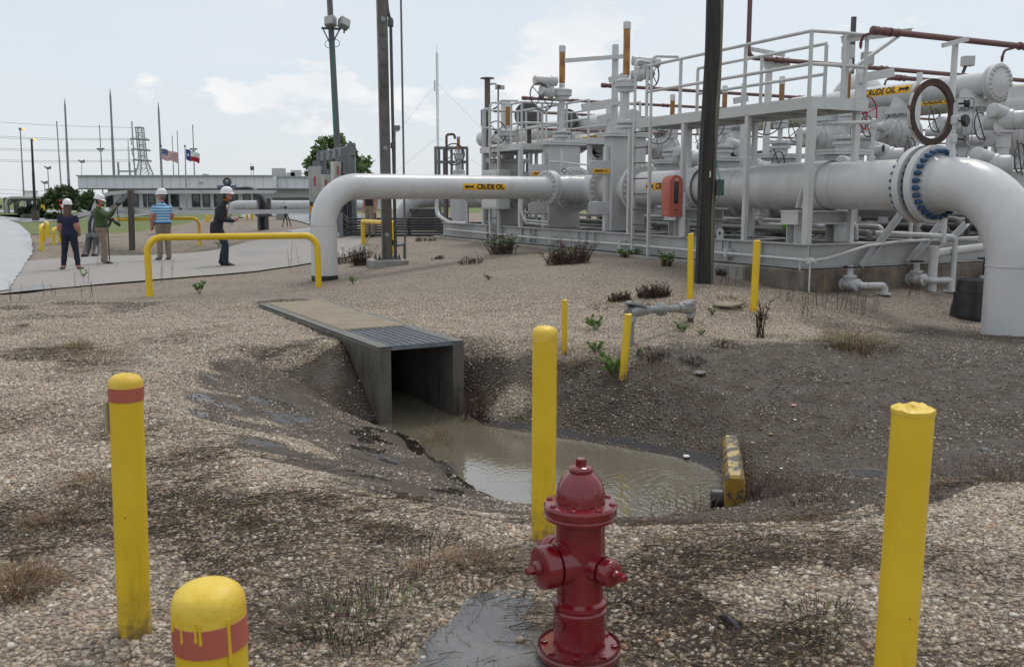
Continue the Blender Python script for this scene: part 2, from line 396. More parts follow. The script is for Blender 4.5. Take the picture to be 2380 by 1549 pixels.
def masks(x, y):
    """mud (bare dark soil), wet (standing film of water), litter (dry twigs), grass"""
    _, w_, side = ditch(x, y, np.zeros(np.shape(x)))
    n1 = fbm(x, y, 1.3, 5, 5); n2 = fbm(x, y, 3.1, 5, 6); n3 = fbm(x, y, .7, 4, 8)
    inside = (y < 11.9)
    left = (side <= 0)
    flow = fbm((x + y * .55) * 1.0, (y - x * .55) * 3.2, 1.0, 5, 9)              # streaks running down to the pond
    mud = sst(np.where(left, .06, .02), np.where(left, .36, .3), w_ + (n1 - .5) * .4 + np.where(left, (flow - .5) * 1.3 * sst(.0, .22, w_), 0)) * inside * np.where(left, sst(.01, .1, w_), 1)
    # wide wet apron left of the culvert
    ap = .85 * np.exp(-(((x + 2.15) / .62) ** 2 + ((y - 8.95) / .55) ** 2)) + .8 * np.exp(-(((x + 1.65) / .5) ** 2 + ((y - 8.1) / .6) ** 2)) + .75 * np.exp(-(((x + 1.35) / .55) ** 2 + ((y - 6.75) / .33) ** 2)) + .6 * np.exp(-(((x + .9) / .5) ** 2 + ((y - 6.1) / .35) ** 2))
    mud = np.maximum(mud, sst(.3, .62, ap + (n2 - .5) * .75))
    # dark bank right of the pond
    rb = sst(12.9, 10.3, y - (x - 3) * .12 + (n3 - .5) * 3.2) * sst(.6, 2.2, x) * (side > 0) * sst(-.05, .12, w_ + .02)
    rb2 = sst(13.6, 11.6, y + (n3 - .5) * 3) * sst(3.0, 5.2, x) * sst(6.0, 7.0, y)
    mud = np.maximum(mud, np.maximum(rb, rb2 * .85) * (side > 0))
    mud = mud * (1 - np.exp(-(((x - .0) / .3) ** 2 + ((y - 10.1) / .24) ** 2)))
    wet = sst(.45, .8, mud) * sst(.47, .6, n2) * left * sst(5.6, 6.1, y) * sst(.95, .6, w_) * (x < -.4)
    wet = np.maximum(wet, sst(.35, .55, ap * (.55 + n2 * .7) - .22) * sst(.42, .52, n2))
    wet = wet * sst(9.55, 9.2, y)
    wet = np.maximum(wet, sst(.06, .0, np.abs(hz_np(x, y, False) - WATER_Z - .03)) * inside * .9)
    wet = np.maximum(wet, .8 * sst(.5, .0, np.abs(y - 7.3 - .1 * np.sin(x * 1.3))) * sst(1.9, 2.6, x) * sst(.4, .6, n2))
    lit = sst(.46, .64, fbm(x, y, .8, 5, 12)) * sst(.1, -1.4, x) * sst(8.4, 5.6, y) * .62
    lit = np.maximum(lit, sst(.45, .65, fbm(x, y, 1.2, 5, 14)) * np.exp(-(((x + .35) / .9) ** 2 + ((y - 4.35) / .62) ** 2)) * 1.5)
    lit = np.maximum(lit, 1.1 * np.exp(-(((y - 5.62 - .16 * (x - 1)) / .3) ** 2)) * sst(-.2, .5, x) * sst(6, 4, x) * sst(.35, .55, n2))
    lit = np.maximum(lit, 1.25 * np.exp(-(((x - 1.0) / .8) ** 2 + ((y - 3.6) / .75) ** 2)) * sst(.34, .52, n1))
    lit = np.maximum(lit, .8 * sst(.5, .66, fbm(x, y, .55, 5, 16)) * sst(1.5, 3.5, x) * sst(9.5, 12, y) * sst(17, 14, y))
    lit = np.maximum(lit, .8 * sst(.56, .66, fbm(x, y, 1.0, 5, 17)) * sst(-3.0, -5.0, x) * sst(7.5, 10, y) * sst(16, 14, y))
    # lawn beyond the road
    gr = sst(42, 45, y + (n1 - .5) * 4) * sst(-17.6, -18.9, x + (n3 - .5) * 2.2 - .03 * (y - 45))
    gr = np.maximum(gr, sst(72, 76, y + (n3 - .5) * 6))
    lit = np.maximum(lit, .9 * sst(.45, .65, fbm(x, y, .35, 4, 21)) * sst(29, 31, y) * sst(46, 43, y) * sst(-12, -17, x))
    return np.clip(mud, 0, 1), np.clip(wet, 0, 1), np.clip(lit, 0, 1), np.clip(gr, 0, 1)

def lines(segs):
    o = []
    for a, b, st in segs: o += list(np.arange(a, b, st))
    return np.array(o + [segs[-1][1]])
gx = lines([(-1500, -300, 200), (-300, -60, 20), (-60, -24, 1.2), (-24, -9.2, .4), (-9.2, -4.4, .11), (-4.4, 4.4, .05), (4.4, 8.6, .1), (8.6, 24, .6), (24, 80, 5), (80, 300, 20), (300, 1500, 200)])
gy = lines([(-30, 0, 3), (0, 1.6, .4), (1.6, 10.6, .05), (10.6, 16, .09), (16, 34, .3), (34, 70, .7), (70, 200, 10), (200, 3000, 280)])
GX, GY = np.meshgrid(gx, gy)
GZ = hz_np(GX, GY)
mud, wet, lit, gra = masks(GX, GY)
def grid_mesh(name, X, Y, Z):
    ny, nx = X.shape
    co = np.stack([X, Y, Z], -1).reshape(-1, 3)
    i = np.arange(ny * nx).reshape(ny, nx); q = np.stack([i[:-1, :-1], i[:-1, 1:], i[1:, 1:], i[1:, :-1]], -1).reshape(-1, 4)
    me = bpy.data.meshes.new(name); me.vertices.add(len(co)); me.vertices.foreach_set('co', co.ravel())
    me.loops.add(q.size); me.loops.foreach_set('vertex_index', q.ravel().astype(np.int32))
    me.polygons.add(len(q)); me.polygons.foreach_set('loop_start', np.arange(0, q.size, 4, dtype=np.int32))
    me.polygons.foreach_set('use_smooth', np.ones(len(q), bool)); me.update(calc_edges=True); me.validate(); return me
gme = grid_mesh('ground', GX, GY, GZ)
# keep the fine pebbles off the water, the pad, the roads, the mud and the lawn
def in_poly(x, y, P):
    c = np.zeros(np.shape(x), bool); n = len(P)
    for i in range(n):
        (x0, y0), (x1, y1) = P[i], P[(i + 1) % n]
        c ^= ((y0 > y) != (y1 > y)) & (x < (x1 - x0) * (y - y0) / (y1 - y0 + 1e-12) + x0)
    return c
ROAD = [(gz(a, b).x, gz(a, b).y) for a, b in ((-60, 694), (60, 679), (330, 655), (600, 633), (745, 622), (860, 612), (820, 552), (660, 560), (520, 575), (330, 586), (250, 595), (90, 606), (-60, 620))]
PADP = [(gz(a, b, .09).x, gz(a, b, .09).y) for a, b in ((880, 1700), (930, 1560), (985, 1480), (1040, 1428), (1085, 1390), (1130, 1370), (1200, 1366), (1262, 1374), (1292, 1395), (1330, 1430), (1345, 1480), (1335, 1560), (1340, 1700))]
onroad = in_poly(GX, GY, ROAD)
px_, py_ = GX + (fbm(GX, GY, 5, 4, 30) - .5) * .3, GY + (fbm(GX, GY, 5, 4, 31) - .5) * .3
onpad = in_poly(px_, py_, PADP)
n2 = fbm(GX, GY, 2.2, 5, 40)
rightbank = (GX > .5) & (mud > .3) & (GZ > WATER_Z + .06) & (GX < 9)
dens = (1 - (.72 + .27 * sst(.45, .6, fbm(GX, GY, 2.6, 4, 47))) * sst(.2, .75, mud)) * (1 - .75 * wet) * (1 - .62 * lit)
dens = np.where(rightbank, np.clip(.13 + .5 * sst(.5, .75, fbm(GX, GY, 1.7, 4, 44)), 0, 1) * (1 - .8 * wet), dens)
dens = dens * (GZ > WATER_Z + .02) * (~onroad) * (~onpad) * (1 - gra)
cu = (np.abs((GX + 1.0) * CP * 0 + 0) > 1)
ca, sa = math.cos(R(29.6)), math.sin(R(29.6)); CUL = V((-1.42, 10.0, 0)); CUa = V((-sa, ca, 0)); CUw = V((ca, sa, 0))
cs_, ct_ = (GX - CUL.x) * CUa.x + (GY - CUL.y) * CUa.y, (GX - CUL.x) * CUw.x + (GY - CUL.y) * CUw.y
dens = dens * ~((cs_ > -.05) & (cs_ < 4.85) & (ct_ > -.02) & (ct_ < 1.03))
ss_, tt_ = skid_st(GX, GY); dens = dens * ~((ss_ > -2.2) & (tt_ > -.15) & (ss_ < 18))
vis = (np.abs(GX) < .56 * GY + .7) & (GY > 2.2)
dens = dens * vis * (GY < 15.5)
for nm, a in (('mud', mud), ('wet', wet), ('litter', lit), ('grass', gra), ('dens', dens), ('pad', onpad.astype(float))):
    at_ = gme.attributes.new(nm, 'FLOAT', 'POINT'); at_.data.foreach_set('value', np.asarray(a, np.float32).ravel())
ground = bpy.data.objects.new('ground', gme); col.objects.link(ground); struct(ground)

_fx, _fy, _fz = gx.tolist(), gy.tolist(), GZ
import bisect
def hz(x, y):       # from here on: quick look-up in the finished ground
    i = min(max(bisect.bisect_right(_fx, x) - 1, 0), len(_fx) - 2); j = min(max(bisect.bisect_right(_fy, y) - 1, 0), len(_fy) - 2)
    u = (x - _fx[i]) / (_fx[i + 1] - _fx[i]); v = (y - _fy[j]) / (_fy[j + 1] - _fy[j])
    return float((_fz[j, i] * (1 - u) + _fz[j, i + 1] * u) * (1 - v) + (_fz[j + 1, i] * (1 - u) + _fz[j + 1, i + 1] * u) * v)
# ground material
gm = bpy.data.materials.new('gravel_ground'); gm.use_nodes = True; t = gm.node_tree; L = t.links; B = t.nodes['Principled BSDF']
def nd(ty, **k):
    n = t.nodes.new(ty)
    for a, b in k.items(): setattr(n, a, b)
    return n
def attr(n): return nd('ShaderNodeAttribute', attribute_name=n).outputs['Fac']
pos = nd('ShaderNodeNewGeometry').outputs['Position']
def gnoise(s, d=5, r=.6):
    n = nd('ShaderNodeTexNoise'); n.inputs['Scale'].default_value = s; n.inputs['Detail'].default_value = d; n.inputs['Roughness'].default_value = r; L.new(pos, n.inputs['Vector']); return n.outputs[0]
def gmr(src, a, b, c=0., d=1.):
    r = nd('ShaderNodeMapRange'); L.new(src, r.inputs[0])
    for i, v in enumerate((a, b, c, d)): r.inputs[i + 1].default_value = v
    return r.outputs[0]
def gmix(f, a, b, bt='MIX'):
    x = nd('ShaderNodeMix', data_type='RGBA', blend_type=bt)
    for so, y in ((x.inputs[0], f), (x.inputs[6], a), (x.inputs[7], b)):
        if hasattr(y, 'is_linked'): L.new(y, so)
        else: so.default_value = (*y, 1) if isinstance(y, tuple) else y
    return x.outputs[2]
def gramp(src, stops):
    r = nd('ShaderNodeValToRGB'); e = r.color_ramp.elements
    e[0].position, e[0].color = stops[0][0], (*stops[0][1], 1); e[1].position, e[1].color = stops[-1][0], (*stops[-1][1], 1)
    for p, c in stops[1:-1]: q = e.new(p); q.color = (*c, 1)
    L.new(src, r.inputs[0]); return r.outputs[0]
vo = nd('ShaderNodeTexVoronoi'); vo.inputs['Scale'].default_value = 44; L.new(pos, vo.inputs['Vector'])
sp = nd('ShaderNodeSeparateColor'); L.new(vo.outputs['Color'], sp.inputs[0])
STONES = [(0, (.13, .105, .078)), (.25, (.29, .23, .165)), (.5, (.4, .322, .232)), (.72, (.49, .405, .305)), (.88, (.24, .205, .168)), (1, (.6, .53, .43))]
stone = gramp(sp.outputs[0], STONES)
stone = gmix(gmr(vo.outputs['Distance'], .35, .62), stone, (.1, .08, .066))
stone = gmix(gmr(gnoise(.9, 4), .42, .62, 0, .35), stone, (.3, .24, .19))
soil = gmix(gnoise(5, 6), (.074, .047, .028), (.027, .018, .0115))
soil = gmix(gmr(gnoise(40, 3), .62, .7, 0, .6), soil, (.13, .1, .08))
litc = gmix(gnoise(18, 5), (.07, .043, .03), (.025, .017, .013))
grs = gmix(gnoise(.35, 5), (.12, .165, .03), (.085, .13, .025)); grs = gmix(gmr(gnoise(7, 5), .4, .7, 0, .7), grs, (.16, .17, .05))
nz = gnoise(13, 9, .72)
def edge(a, k=.5):
    m = nd('ShaderNodeMath', operation='MULTIPLY_ADD'); L.new(nz, m.inputs[0]); m.inputs[1].default_value = k; 
    a2 = nd('ShaderNodeMath', operation='ADD'); L.new(a, m.inputs[2]); L.new(m.outputs[0], a2.inputs[0]); a2.inputs[1].default_value = -k / 2
    return gmr(a2.outputs[0], .35, .6)
c = gmix(edge(attr('litter')), stone, litc); c = gmix(edge(attr('mud')), c, soil); wetm = edge(attr('wet'), .7); c = gmix(wetm, c, (.022, .017, .014)); c = gmix(edge(attr('grass'), .35), c, grs)
L.new(c, B.inputs['Base Color'])
rg = nd('ShaderNodeMix'); L.new(wetm, rg.inputs[0]); rg.inputs[3].default_value = .07
rr = nd('ShaderNodeMix'); L.new(attr('mud'), rr.inputs[0]); rr.inputs[2].default_value = .8; L.new(gmr(gnoise(6, 4), .4, .65, .5, .85), rr.inputs[3]); L.new(rr.outputs[0], rg.inputs[2]); L.new(rg.outputs[0], B.inputs['Roughness'])
hh = nd('ShaderNodeMath', operation='MULTIPLY_ADD'); L.new(gmr(vo.outputs['Distance'], 0, .7, 1, 0), hh.inputs[0]); hh.inputs[1].default_value = 1; L.new(gnoise(60, 4), hh.inputs[2])
bp = nd('ShaderNodeBump'); bp.inputs['Distance'].default_value = .012
L.new(gmr(wetm, 0, 1, .9, .1), bp.inputs['Strength']); L.new(hh.outputs[0], bp.inputs['Height']); L.new(bp.outputs[0], B.inputs['Normal'])
gme.materials.append(gm)

# loose gravel: real stones scattered over the near ground
peb = bpy.data.materials.new('pebble'); peb.use_nodes = True; t = peb.node_tree; L = t.links; B = t.nodes['Principled BSDF']
oi = nd('ShaderNodeObjectInfo'); st = gramp(oi.outputs['Random'], [(0, (.1, .08, .06)), (.14, (.2, .158, .115)), (.32, (.33, .258, .18)), (.5, (.43, .345, .243)), (.66, (.52, .435, .325)), (.78, (.26, .222, .183)), (.86, (.37, .215, .115)), (.9, (.58, .51, .41)), (1, (.7, .66, .57))])
pos = nd('ShaderNodeNewGeometry').outputs['Position']
st = gmix(gmr(gnoise(90, 3), .35, .7, 0, .35), st, (.2, .15, .12)); st = gmix(gmr(gnoise(.8, 5), .5, .7, 0, .35), st, (.17, .13, .105)); 
wet_ = nd('ShaderNodeAttribute', attribute_name='mud', attribute_type='INSTANCER').outputs['Fac']; wk = nd('ShaderNodeMath', operation='MULTIPLY'); L.new(gmr(wet_, .2, .8, 0, .9), wk.inputs[0]); L.new(gmr(oi.outputs['Random'], .7, .95, 1, .45), wk.inputs[1]); st = gmix(wk.outputs[0], st, (.046, .03, .019)); L.new(st, B.inputs['Base Color']); L.new(gmr(wet_, .2, .8, .6, .5), B.inputs['Roughness'])
stones = []
for i in range(7):
    bm = bmesh.new(); bmesh.ops.create_icosphere(bm, subdivisions=2, radius=1)
    for v in bm.verts:
        n = mn.noise(v.co * 1.1 + V((i * 7.3, 0, 0))) * .42 + mn.noise(v.co * 2.6 + V((0, i * 5.1, 0))) * .16
        v.co = v.co * (1 + n); v.co.z *= (.5, .62, .72, .58, .8, .45, .66)[i]; v.co.x *= (1.15, 1, 1.3, .95, 1.05, 1.25, 1)[i]
    me = bpy.data.meshes.new('stone'); bm.to_mesh(me); bm.free(); me.shade_smooth(); me.materials.append(peb)
    stones.append(bpy.data.objects.new('stone', me))
scol = bpy.data.collections.new('stone_kinds')
for o in stones: scol.objects.link(o)
def scatter(name, src_mesh, coll, dmax, smin, smax, seed, attrn='dens', flat=True, tilt=1.2):
    gname = name + '_scatter'; ng = bpy.data.node_groups.new(gname, 'GeometryNodeTree')
    ng.interface.new_socket('Geometry', in_out='INPUT', socket_type='NodeSocketGeometry'); ng.interface.new_socket('Geometry', in_out='OUTPUT', socket_type='NodeSocketGeometry')
    N = ng.nodes; K = ng.links; gi = N.new('NodeGroupInput'); go = N.new('NodeGroupOutput')
    di = N.new('GeometryNodeDistributePointsOnFaces'); di.distribute_method = 'RANDOM'; di.inputs['Seed'].default_value = seed
    na = N.new('GeometryNodeInputNamedAttribute'); na.data_type = 'FLOAT'; na.inputs['Name'].default_value = attrn
    mu = N.new('ShaderNodeMath'); mu.operation = 'MULTIPLY'; mu.inputs[1].default_value = dmax; K.new(na.outputs[0], mu.inputs[0])
    K.new(gi.outputs[0], di.inputs['Mesh']); K.new(mu.outputs[0], di.inputs['Density'])
    ci = N.new('GeometryNodeCollectionInfo'); ci.inputs['Collection'].default_value = coll; ci.inputs['Separate Children'].default_value = True; ci.inputs['Reset Children'].default_value = True
    ip = N.new('GeometryNodeInstanceOnPoints'); ip.inputs['Pick Instance'].default_value = True
    rv = N.new('FunctionNodeRandomValue'); rv.data_type = 'FLOAT'; rv.inputs[2].default_value = smin; rv.inputs[3].default_value = smax; rv.inputs['Seed'].default_value = seed + 1
    pw = N.new('FunctionNodeRandomValue'); pw.data_type = 'FLOAT_VECTOR'; pw.inputs[0].default_value = (-tilt * .4, -tilt * .4, 0); pw.inputs[1].default_value = (tilt * .4, tilt * .4, 6.28)
    K.new(di.outputs['Points'], ip.inputs['Points']); K.new(ci.outputs[0], ip.inputs['Instance']); K.new(rv.outputs[1], ip.inputs['Scale']); K.new(pw.outputs[0], ip.inputs['Rotation'])
    K.new(ip.outputs[0], go.inputs[0])
    o = bpy.data.objects.new(name, src_mesh); col.objects.link(o); md = o.modifiers.new('scatter', 'NODES'); md.node_group = ng
    tag(o, kind='stuff'); return o
mud_st = np.clip(mud * rightbank + .55 * sst(.05, .5, mud) + .35 * lit, 0, 1)
# carrier meshes: the near patch of the ground, only where stones lie
def carrier(name, keep):
    idx = np.arange(GX.size).reshape(GX.shape); q = np.stack([idx[:-1, :-1], idx[:-1, 1:], idx[1:, 1:], idx[1:, :-1]], -1).reshape(-1, 4)
    kf = keep.ravel()[q].max(1) > .02; q = q[kf]; used = np.unique(q); remap = -np.ones(GX.size, int); remap[used] = np.arange(len(used))
    me = bpy.data.meshes.new(name); co = np.stack([GX, GY, GZ], -1).reshape(-1, 3)[used]
    me.from_pydata(co.tolist(), [], remap[q].tolist())
    a = me.attributes.new('dens', 'FLOAT', 'POINT'); a.data.foreach_set('value', keep.ravel()[used].astype(np.float32)); b_ = me.attributes.new('mud', 'FLOAT', 'POINT'); b_.data.foreach_set('value', mud_st.ravel()[used].astype(np.float32)); return me
def gravel(name, keep, *a):
    o = scatter(name, carrier(name, keep), scol, *a); o['label'] = 'loose tan gravel spread over the ground'; return o
fine = dens * sst(15.5, 13, GY)
gravel('gravel', fine, 3900, .0045, .0118, 3)
gravel('gravel', dens * sst(12, 9, GY), 200, .011, .019, 11)

# ------------------------------------------------------------------ pond, roads, pad
wm = bpy.data.materials.new('pond_water'); wm.use_nodes = True; t = wm.node_tree; L = t.links; B = t.nodes['Principled BSDF']
pos = nd('ShaderNodeNewGeometry').outputs['Position']
c = gmix(gnoise(1.2, 4), (.165, .143, .102), (.12, .104, .075)); L.new(c, B.inputs['Base Color']); B.inputs['Roughness'].default_value = .03; B.inputs['IOR'].default_value = 2.0; B.inputs['Specular IOR Level'].default_value = .9
B.inputs['Transmission Weight'].default_value = 0
wv = nd('ShaderNodeTexWave'); wv.wave_type = 'RINGS'; wv.rings_direction = 'SPHERICAL'; wv.inputs['Scale'].default_value = 3.4; wv.inputs['Distortion'].default_value = 11; wv.inputs['Detail'].default_value = 4; wv.inputs['Detail Scale'].default_value = 1.6
mpn = nd('ShaderNodeMapping'); mpn.inputs['Location'].default_value = (-1.75, -7.6, .78); L.new(pos, mpn.inputs[0]); L.new(mpn.outputs[0], wv.inputs['Vector'])
dist = nd('ShaderNodeVectorMath', operation='LENGTH'); L.new(mpn.outputs[0], dist.inputs[0])
wamp = gmr(dist.outputs['Value'], .1, 1.5, .6, .05)
wmul = nd('ShaderNodeMath', operation='MULTIPLY'); L.new(wv.outputs['Fac'], wmul.inputs[0]); L.new(wamp, wmul.inputs[1])
wad = nd('ShaderNodeMath', operation='MULTIPLY_ADD'); L.new(gnoise(14, 3), wad.inputs[0]); wad.inputs[1].default_value = .3; L.new(wmul.outputs[0], wad.inputs[2])
bp = nd('ShaderNodeBump'); bp.inputs['Strength'].default_value = .3; bp.inputs['Distance'].default_value = .016; L.new(wad.outputs[0], bp.inputs['Height']); L.new(bp.outputs[0], B.inputs['Normal'])
wx, wy = np.meshgrid(np.linspace(-4.2, 2.4, 40), np.linspace(6.2, 16, 40))
me = bpy.data.meshes.new('water'); me.from_pydata([(-.9 - 3.6, 15.2, WATER_Z), (-.9 - 3.2, 15.6, WATER_Z), (-.2, 11.2, WATER_Z), (3.0, 9.6, WATER_Z), (3.2, 8.6, WATER_Z), (3.2, 6.9, WATER_Z), (-.1, 6.3, WATER_Z), (-1.6, 8.6, WATER_Z), (-1.9, 10.4, WATER_Z)], [], [(8, 7, 6, 5, 4, 3, 2, 1, 0)])
me.flip_normals()
if me.polygons[0].normal.z < 0: me.flip_normals()
me.materials.append(wm); water = bpy.data.objects.new('water', me); col.objects.link(water); struct(water)

def sheet(name, poly, dz, m, step=.35, jag=0.0, seed=1, follow=True):
    """ground-following sheet inside a polygon, with a slightly ragged edge"""
    P = []
    n = len(poly)
    for i in range(n):
        a, b = V((*poly[i], 0)), V((*poly[(i + 1) % n], 0)); k = max(1, int((b - a).length / step))
        for j in range(k):
            p = a.lerp(b, j / k); q = (float(fbm(p.x, p.y, 3.1, 4, seed)) - .5) * 2 * jag; r = (float(fbm(p.x, p.y, 3.1, 4, seed + 5)) - .5) * 2 * jag
            P.append((p.x + q, p.y + r))
    bm = bmesh.new(); vs = [bm.verts.new((x, y, 0)) for x, y in P]; f = bm.faces.new(vs); bmesh.ops.triangulate(bm, faces=[f])
    for it in range(3): bmesh.ops.subdivide_edges(bm, edges=[e for e in bm.edges if e.calc_length() > step * 1.6], cuts=1)
    bmesh.ops.triangulate(bm, faces=bm.faces[:])
    xy = np.array([v.co[:2] for v in bm.verts]); z = hz_np(xy[:, 0], xy[:, 1], follow) if follow is not None else np.zeros(len(xy))
    for v, q in zip(bm.verts, z): v.co.z = q + dz
    bmesh.ops.recalc_face_normals(bm, faces=bm.faces[:]); me = bpy.data.meshes.new(name); bm.to_mesh(me); bm.free()
    if sum(p.normal.z for p in me.polygons) < 0: me.flip_normals()
    me.shade_smooth(); me.materials.append(m); o = bpy.data.objects.new(name, me); col.objects.link(o); struct(o); return o
def roadmat(name, ca, cb, rdry, rwet, wlo, whi, wsc):
    global t, L, pos
    m = bpy.data.materials.new(name); m.use_nodes = True; t = m.node_tree; L = t.links; B = t.nodes['Principled BSDF']; pos = nd('ShaderNodeNewGeometry').outputs['Position']
    c = gmix(gnoise(1.4, 5), ca, cb); c = gmix(gmr(gnoise(55, 3), .45, .65, 0, .4), c, tuple(x * .45 for x in ca)); c = gmix(gmr(gnoise(80, 2), .6, .66, 0, .5), c, tuple(min(1, x * 1.7) for x in ca))
    wt = gmr(gnoise(wsc, 5), wlo, whi); c = gmix(wt, c, tuple(x * .45 for x in ca)); L.new(c, B.inputs['Base Color'])
    L.new(gmr(wt, 0, 1, rdry, rwet), B.inputs['Roughness'])
    bp = nd('ShaderNodeBump'); bp.inputs['Distance'].default_value = .006; L.new(gmr(wt, 0, 1, .5, .05), bp.inputs['Strength']); L.new(gnoise(70, 3), bp.inputs['Height']); L.new(bp.outputs[0], B.inputs['Normal']); return m
SHELL = roadmat('shell_road', (.31, .285, .26), (.25, .23, .215), .7, .3, .56, .72, .5)
WETROAD = roadmat('wet_road', (.3, .3, .3), (.22, .22, .22), .45, .1, .38, .6, .35)
WETPAD = roadmat('wet_slab', (.2, .2, .2), (.15, .15, .155), .4, .05, .32, .58, 1.8)
LANEM = roadmat('wet_lane', (.4, .4, .4), (.34, .34, .34), .3, .16, .4, .7, .25)
sheet('road', ROAD, .03, SHELL, .4, .10, 3, follow=False)
LANE = [(gz(a, b).x, gz(a, b).y) for a, b in ((-60, 690), (20, 678), (66, 606), (76, 575), (70, 545), (45, 522), (20, 512), (-60, 505))]
sheet('road', LANE, .045, LANEM, .5, .06, 4, follow=False)
sheet('concrete_pad', PADP, .012, WETPAD, .1, .07, 8, follow=False)
CROSS = [(gz(a, b).x, gz(a, b).y) for a, b in ((-60, 504), (20, 511.5), (52, 517), (180, 512.5), (330, 509), (560, 505), (740, 503), (740, 497), (400, 500), (200, 506), (60, 508), (-60, 498))]
sheet('road', CROSS, .03, WETROAD, 1.5, 0, 6)
PAVE = [(gz(a, b).x, gz(a, b).y) for a, b in ((560, 497), (900, 497), (900, 489), (560, 489), (-60, 489), (-60, 493))]
sheet('pavement', PAVE, .035, WETROAD, 4, 0, 6)
SLAB = [(gz(a, b).x, gz(a, b).y) for a, b in ((605, 513), (735, 512), (840, 516), (840, 556), (735, 552), (690, 534), (650, 522))]
sheet('concrete_slab', SLAB, .045, WETROAD, .8, .15, 6)
SLAB2 = [(gz(a, b).x, gz(a, b).y) for a, b in ((662, 560), (745, 555), (745, 572), (720, 572))]
sheet('concrete_slab', SLAB2, .05, WETROAD, .8, .05, 6)
# ------------------------------------------------------------------ culvert
def CU(a, b, z): return CUL + CUa * a + CUw * b + V((0, 0, z))
cul = thing('culvert', 'concrete box culvert with tan cover panels and steel grate opening onto the pond', 'culvert', CU(0, 0, -.9))
for nm, b0, b1 in (('side_wall', -.02, .14), ('side_wall', .88, 1.02)):
    mb = MB(); pts = [(0, -1.15), (4.8, -1.15), (4.86, .045), (.0, .055)]
    mb.prism(pts, CU(0, (b0 + b1) / 2, 0), CUa, UZ, CUw * (b1 - b0)); mb.build(nm, CONC, cul, bev=.016)
    mb = MB(); mb.fbox(CU(2.42, (b0 + b1) / 2, .063), CUa * 4.84, CUw * (b1 - b0 - .012), UZ * .014); mb.build('coping', CONCT, cul, bev=.004)
mb = MB(); mb.fbox(CU(3.1, .51, .02), CUa * 3.4, CUw * .73, UZ * .05); mb.build('ceiling_slab', CONC, cul)
mb = MB(); mb.fbox(CU(4.7, .51, -.6), CUa * .1, CUw * .735, UZ * 1.1); mb.build('back_wall', CONC, cul)
GS = 1.42
for i in range(3):
    a0 = GS + .01 + i * 1.12; a1 = a0 + 1.1
    mb = MB(); mb.fbox(CU((a0 + a1) / 2, .51, .062), CUa * (a1 - a0), CUw * .83, UZ * .03); pn = mb.build('cover_panel', COVER, cul)
    mb = MB(); k = 26
    for j in range(k):
        a = a0 + (j + .5) * (a1 - a0) / k; mb.fbox(CU(a, .51, .0785), CUa * .022, CUw * .82, UZ * .009)
    mb.build('rib', COVER, pn, smooth=0)
    if i: 
        mb = MB(); mb.fbox(CU(a0 - .012, .51, .081), CUa * .022, CUw * .82, UZ * .008); mb.build('joint_strip', CONCL, pn)
gr = MB()
gr.fbox(CU(.012, .51, .045), CUa * .012, CUw * .74, UZ * .05); gr.fbox(CU(GS - .012, .51, .045), CUa * .012, CUw * .74, UZ * .05)
for q in (.15, .87): gr.fbox(CU(GS / 2, q, .045), CUa * (GS - .036), CUw * .012, UZ * .03)
grate = gr.build('grate', GRATEM, cul)
for j in range(9):
    mb = MB(); mb.fbox(CU(GS / 2, .16 + .0875 * j, .054), CUa * (GS - .03), CUw * .012, UZ * .034); mb.build('bearing_bar', GALV, grate)
mb = MB()
for j in range(52): mb.fbox(CU(.035 + j * (GS - .07) / 51, .51, .052), CUa * .011, CUw * .735, UZ * .022)
mb.build('cross_bar', GRATEM, grate, smooth=0)

# ------------------------------------------------------------------ headwall block
blk = thing('headwall_block', 'low concrete block with flaking yellow paint at the pond outlet', 'concrete block', gz(1704, 1190, -.78))
p0 = gz(1705, 1192, -.80); p1 = gz(1697, 1093, -.80)
d = (p1 - p0).normalized(); sx = V((d.y, -d.x, 0)); Lb = (p1 - p0).length + .15
YBLK = mat('flaking_yellow_paint', (.27, .175, .018), .6, c2=(.25, .13, .008), sc_=4, chips=(.07, .06, .055), chipsc=8, chip0=.51, bump=.6, bsc=30)
YBLT = mat('worn_yellow_top', (.4, .32, .14), .65, c2=(.36, .28, .1), sc_=6, chips=(.085, .075, .07), chipsc=8, chip0=.5, bump=.7, bsc=30)
mb = MB(); mb.prism([(-.078, -.3), (.078, -.3), (.078, .225), (.05, .262), (-.05, .262), (-.078, .225)], p0 + d * Lb / 2 + V((0, 0, .03)), sx, UZ, d * Lb)
mb.build('block', YBLK, blk, bev=.015)
mb = MB(); mb.fbox(p0 + d * Lb / 2 + V((0, 0, .296)), sx * .1, d * (Lb - .05), UZ * .012); mb.build('top_face', YBLT, blk, bev=.005)
mb = MB(); c = p0 + d * .12 + V((0, 0, .07)); mb.lathe([(.07, 0), (.085, .005), (.085, .13), (.06, .135), (.055, .02)], c - sx * .05, -sx, 20); mb.build('outlet_pipe', BLACK, blk)

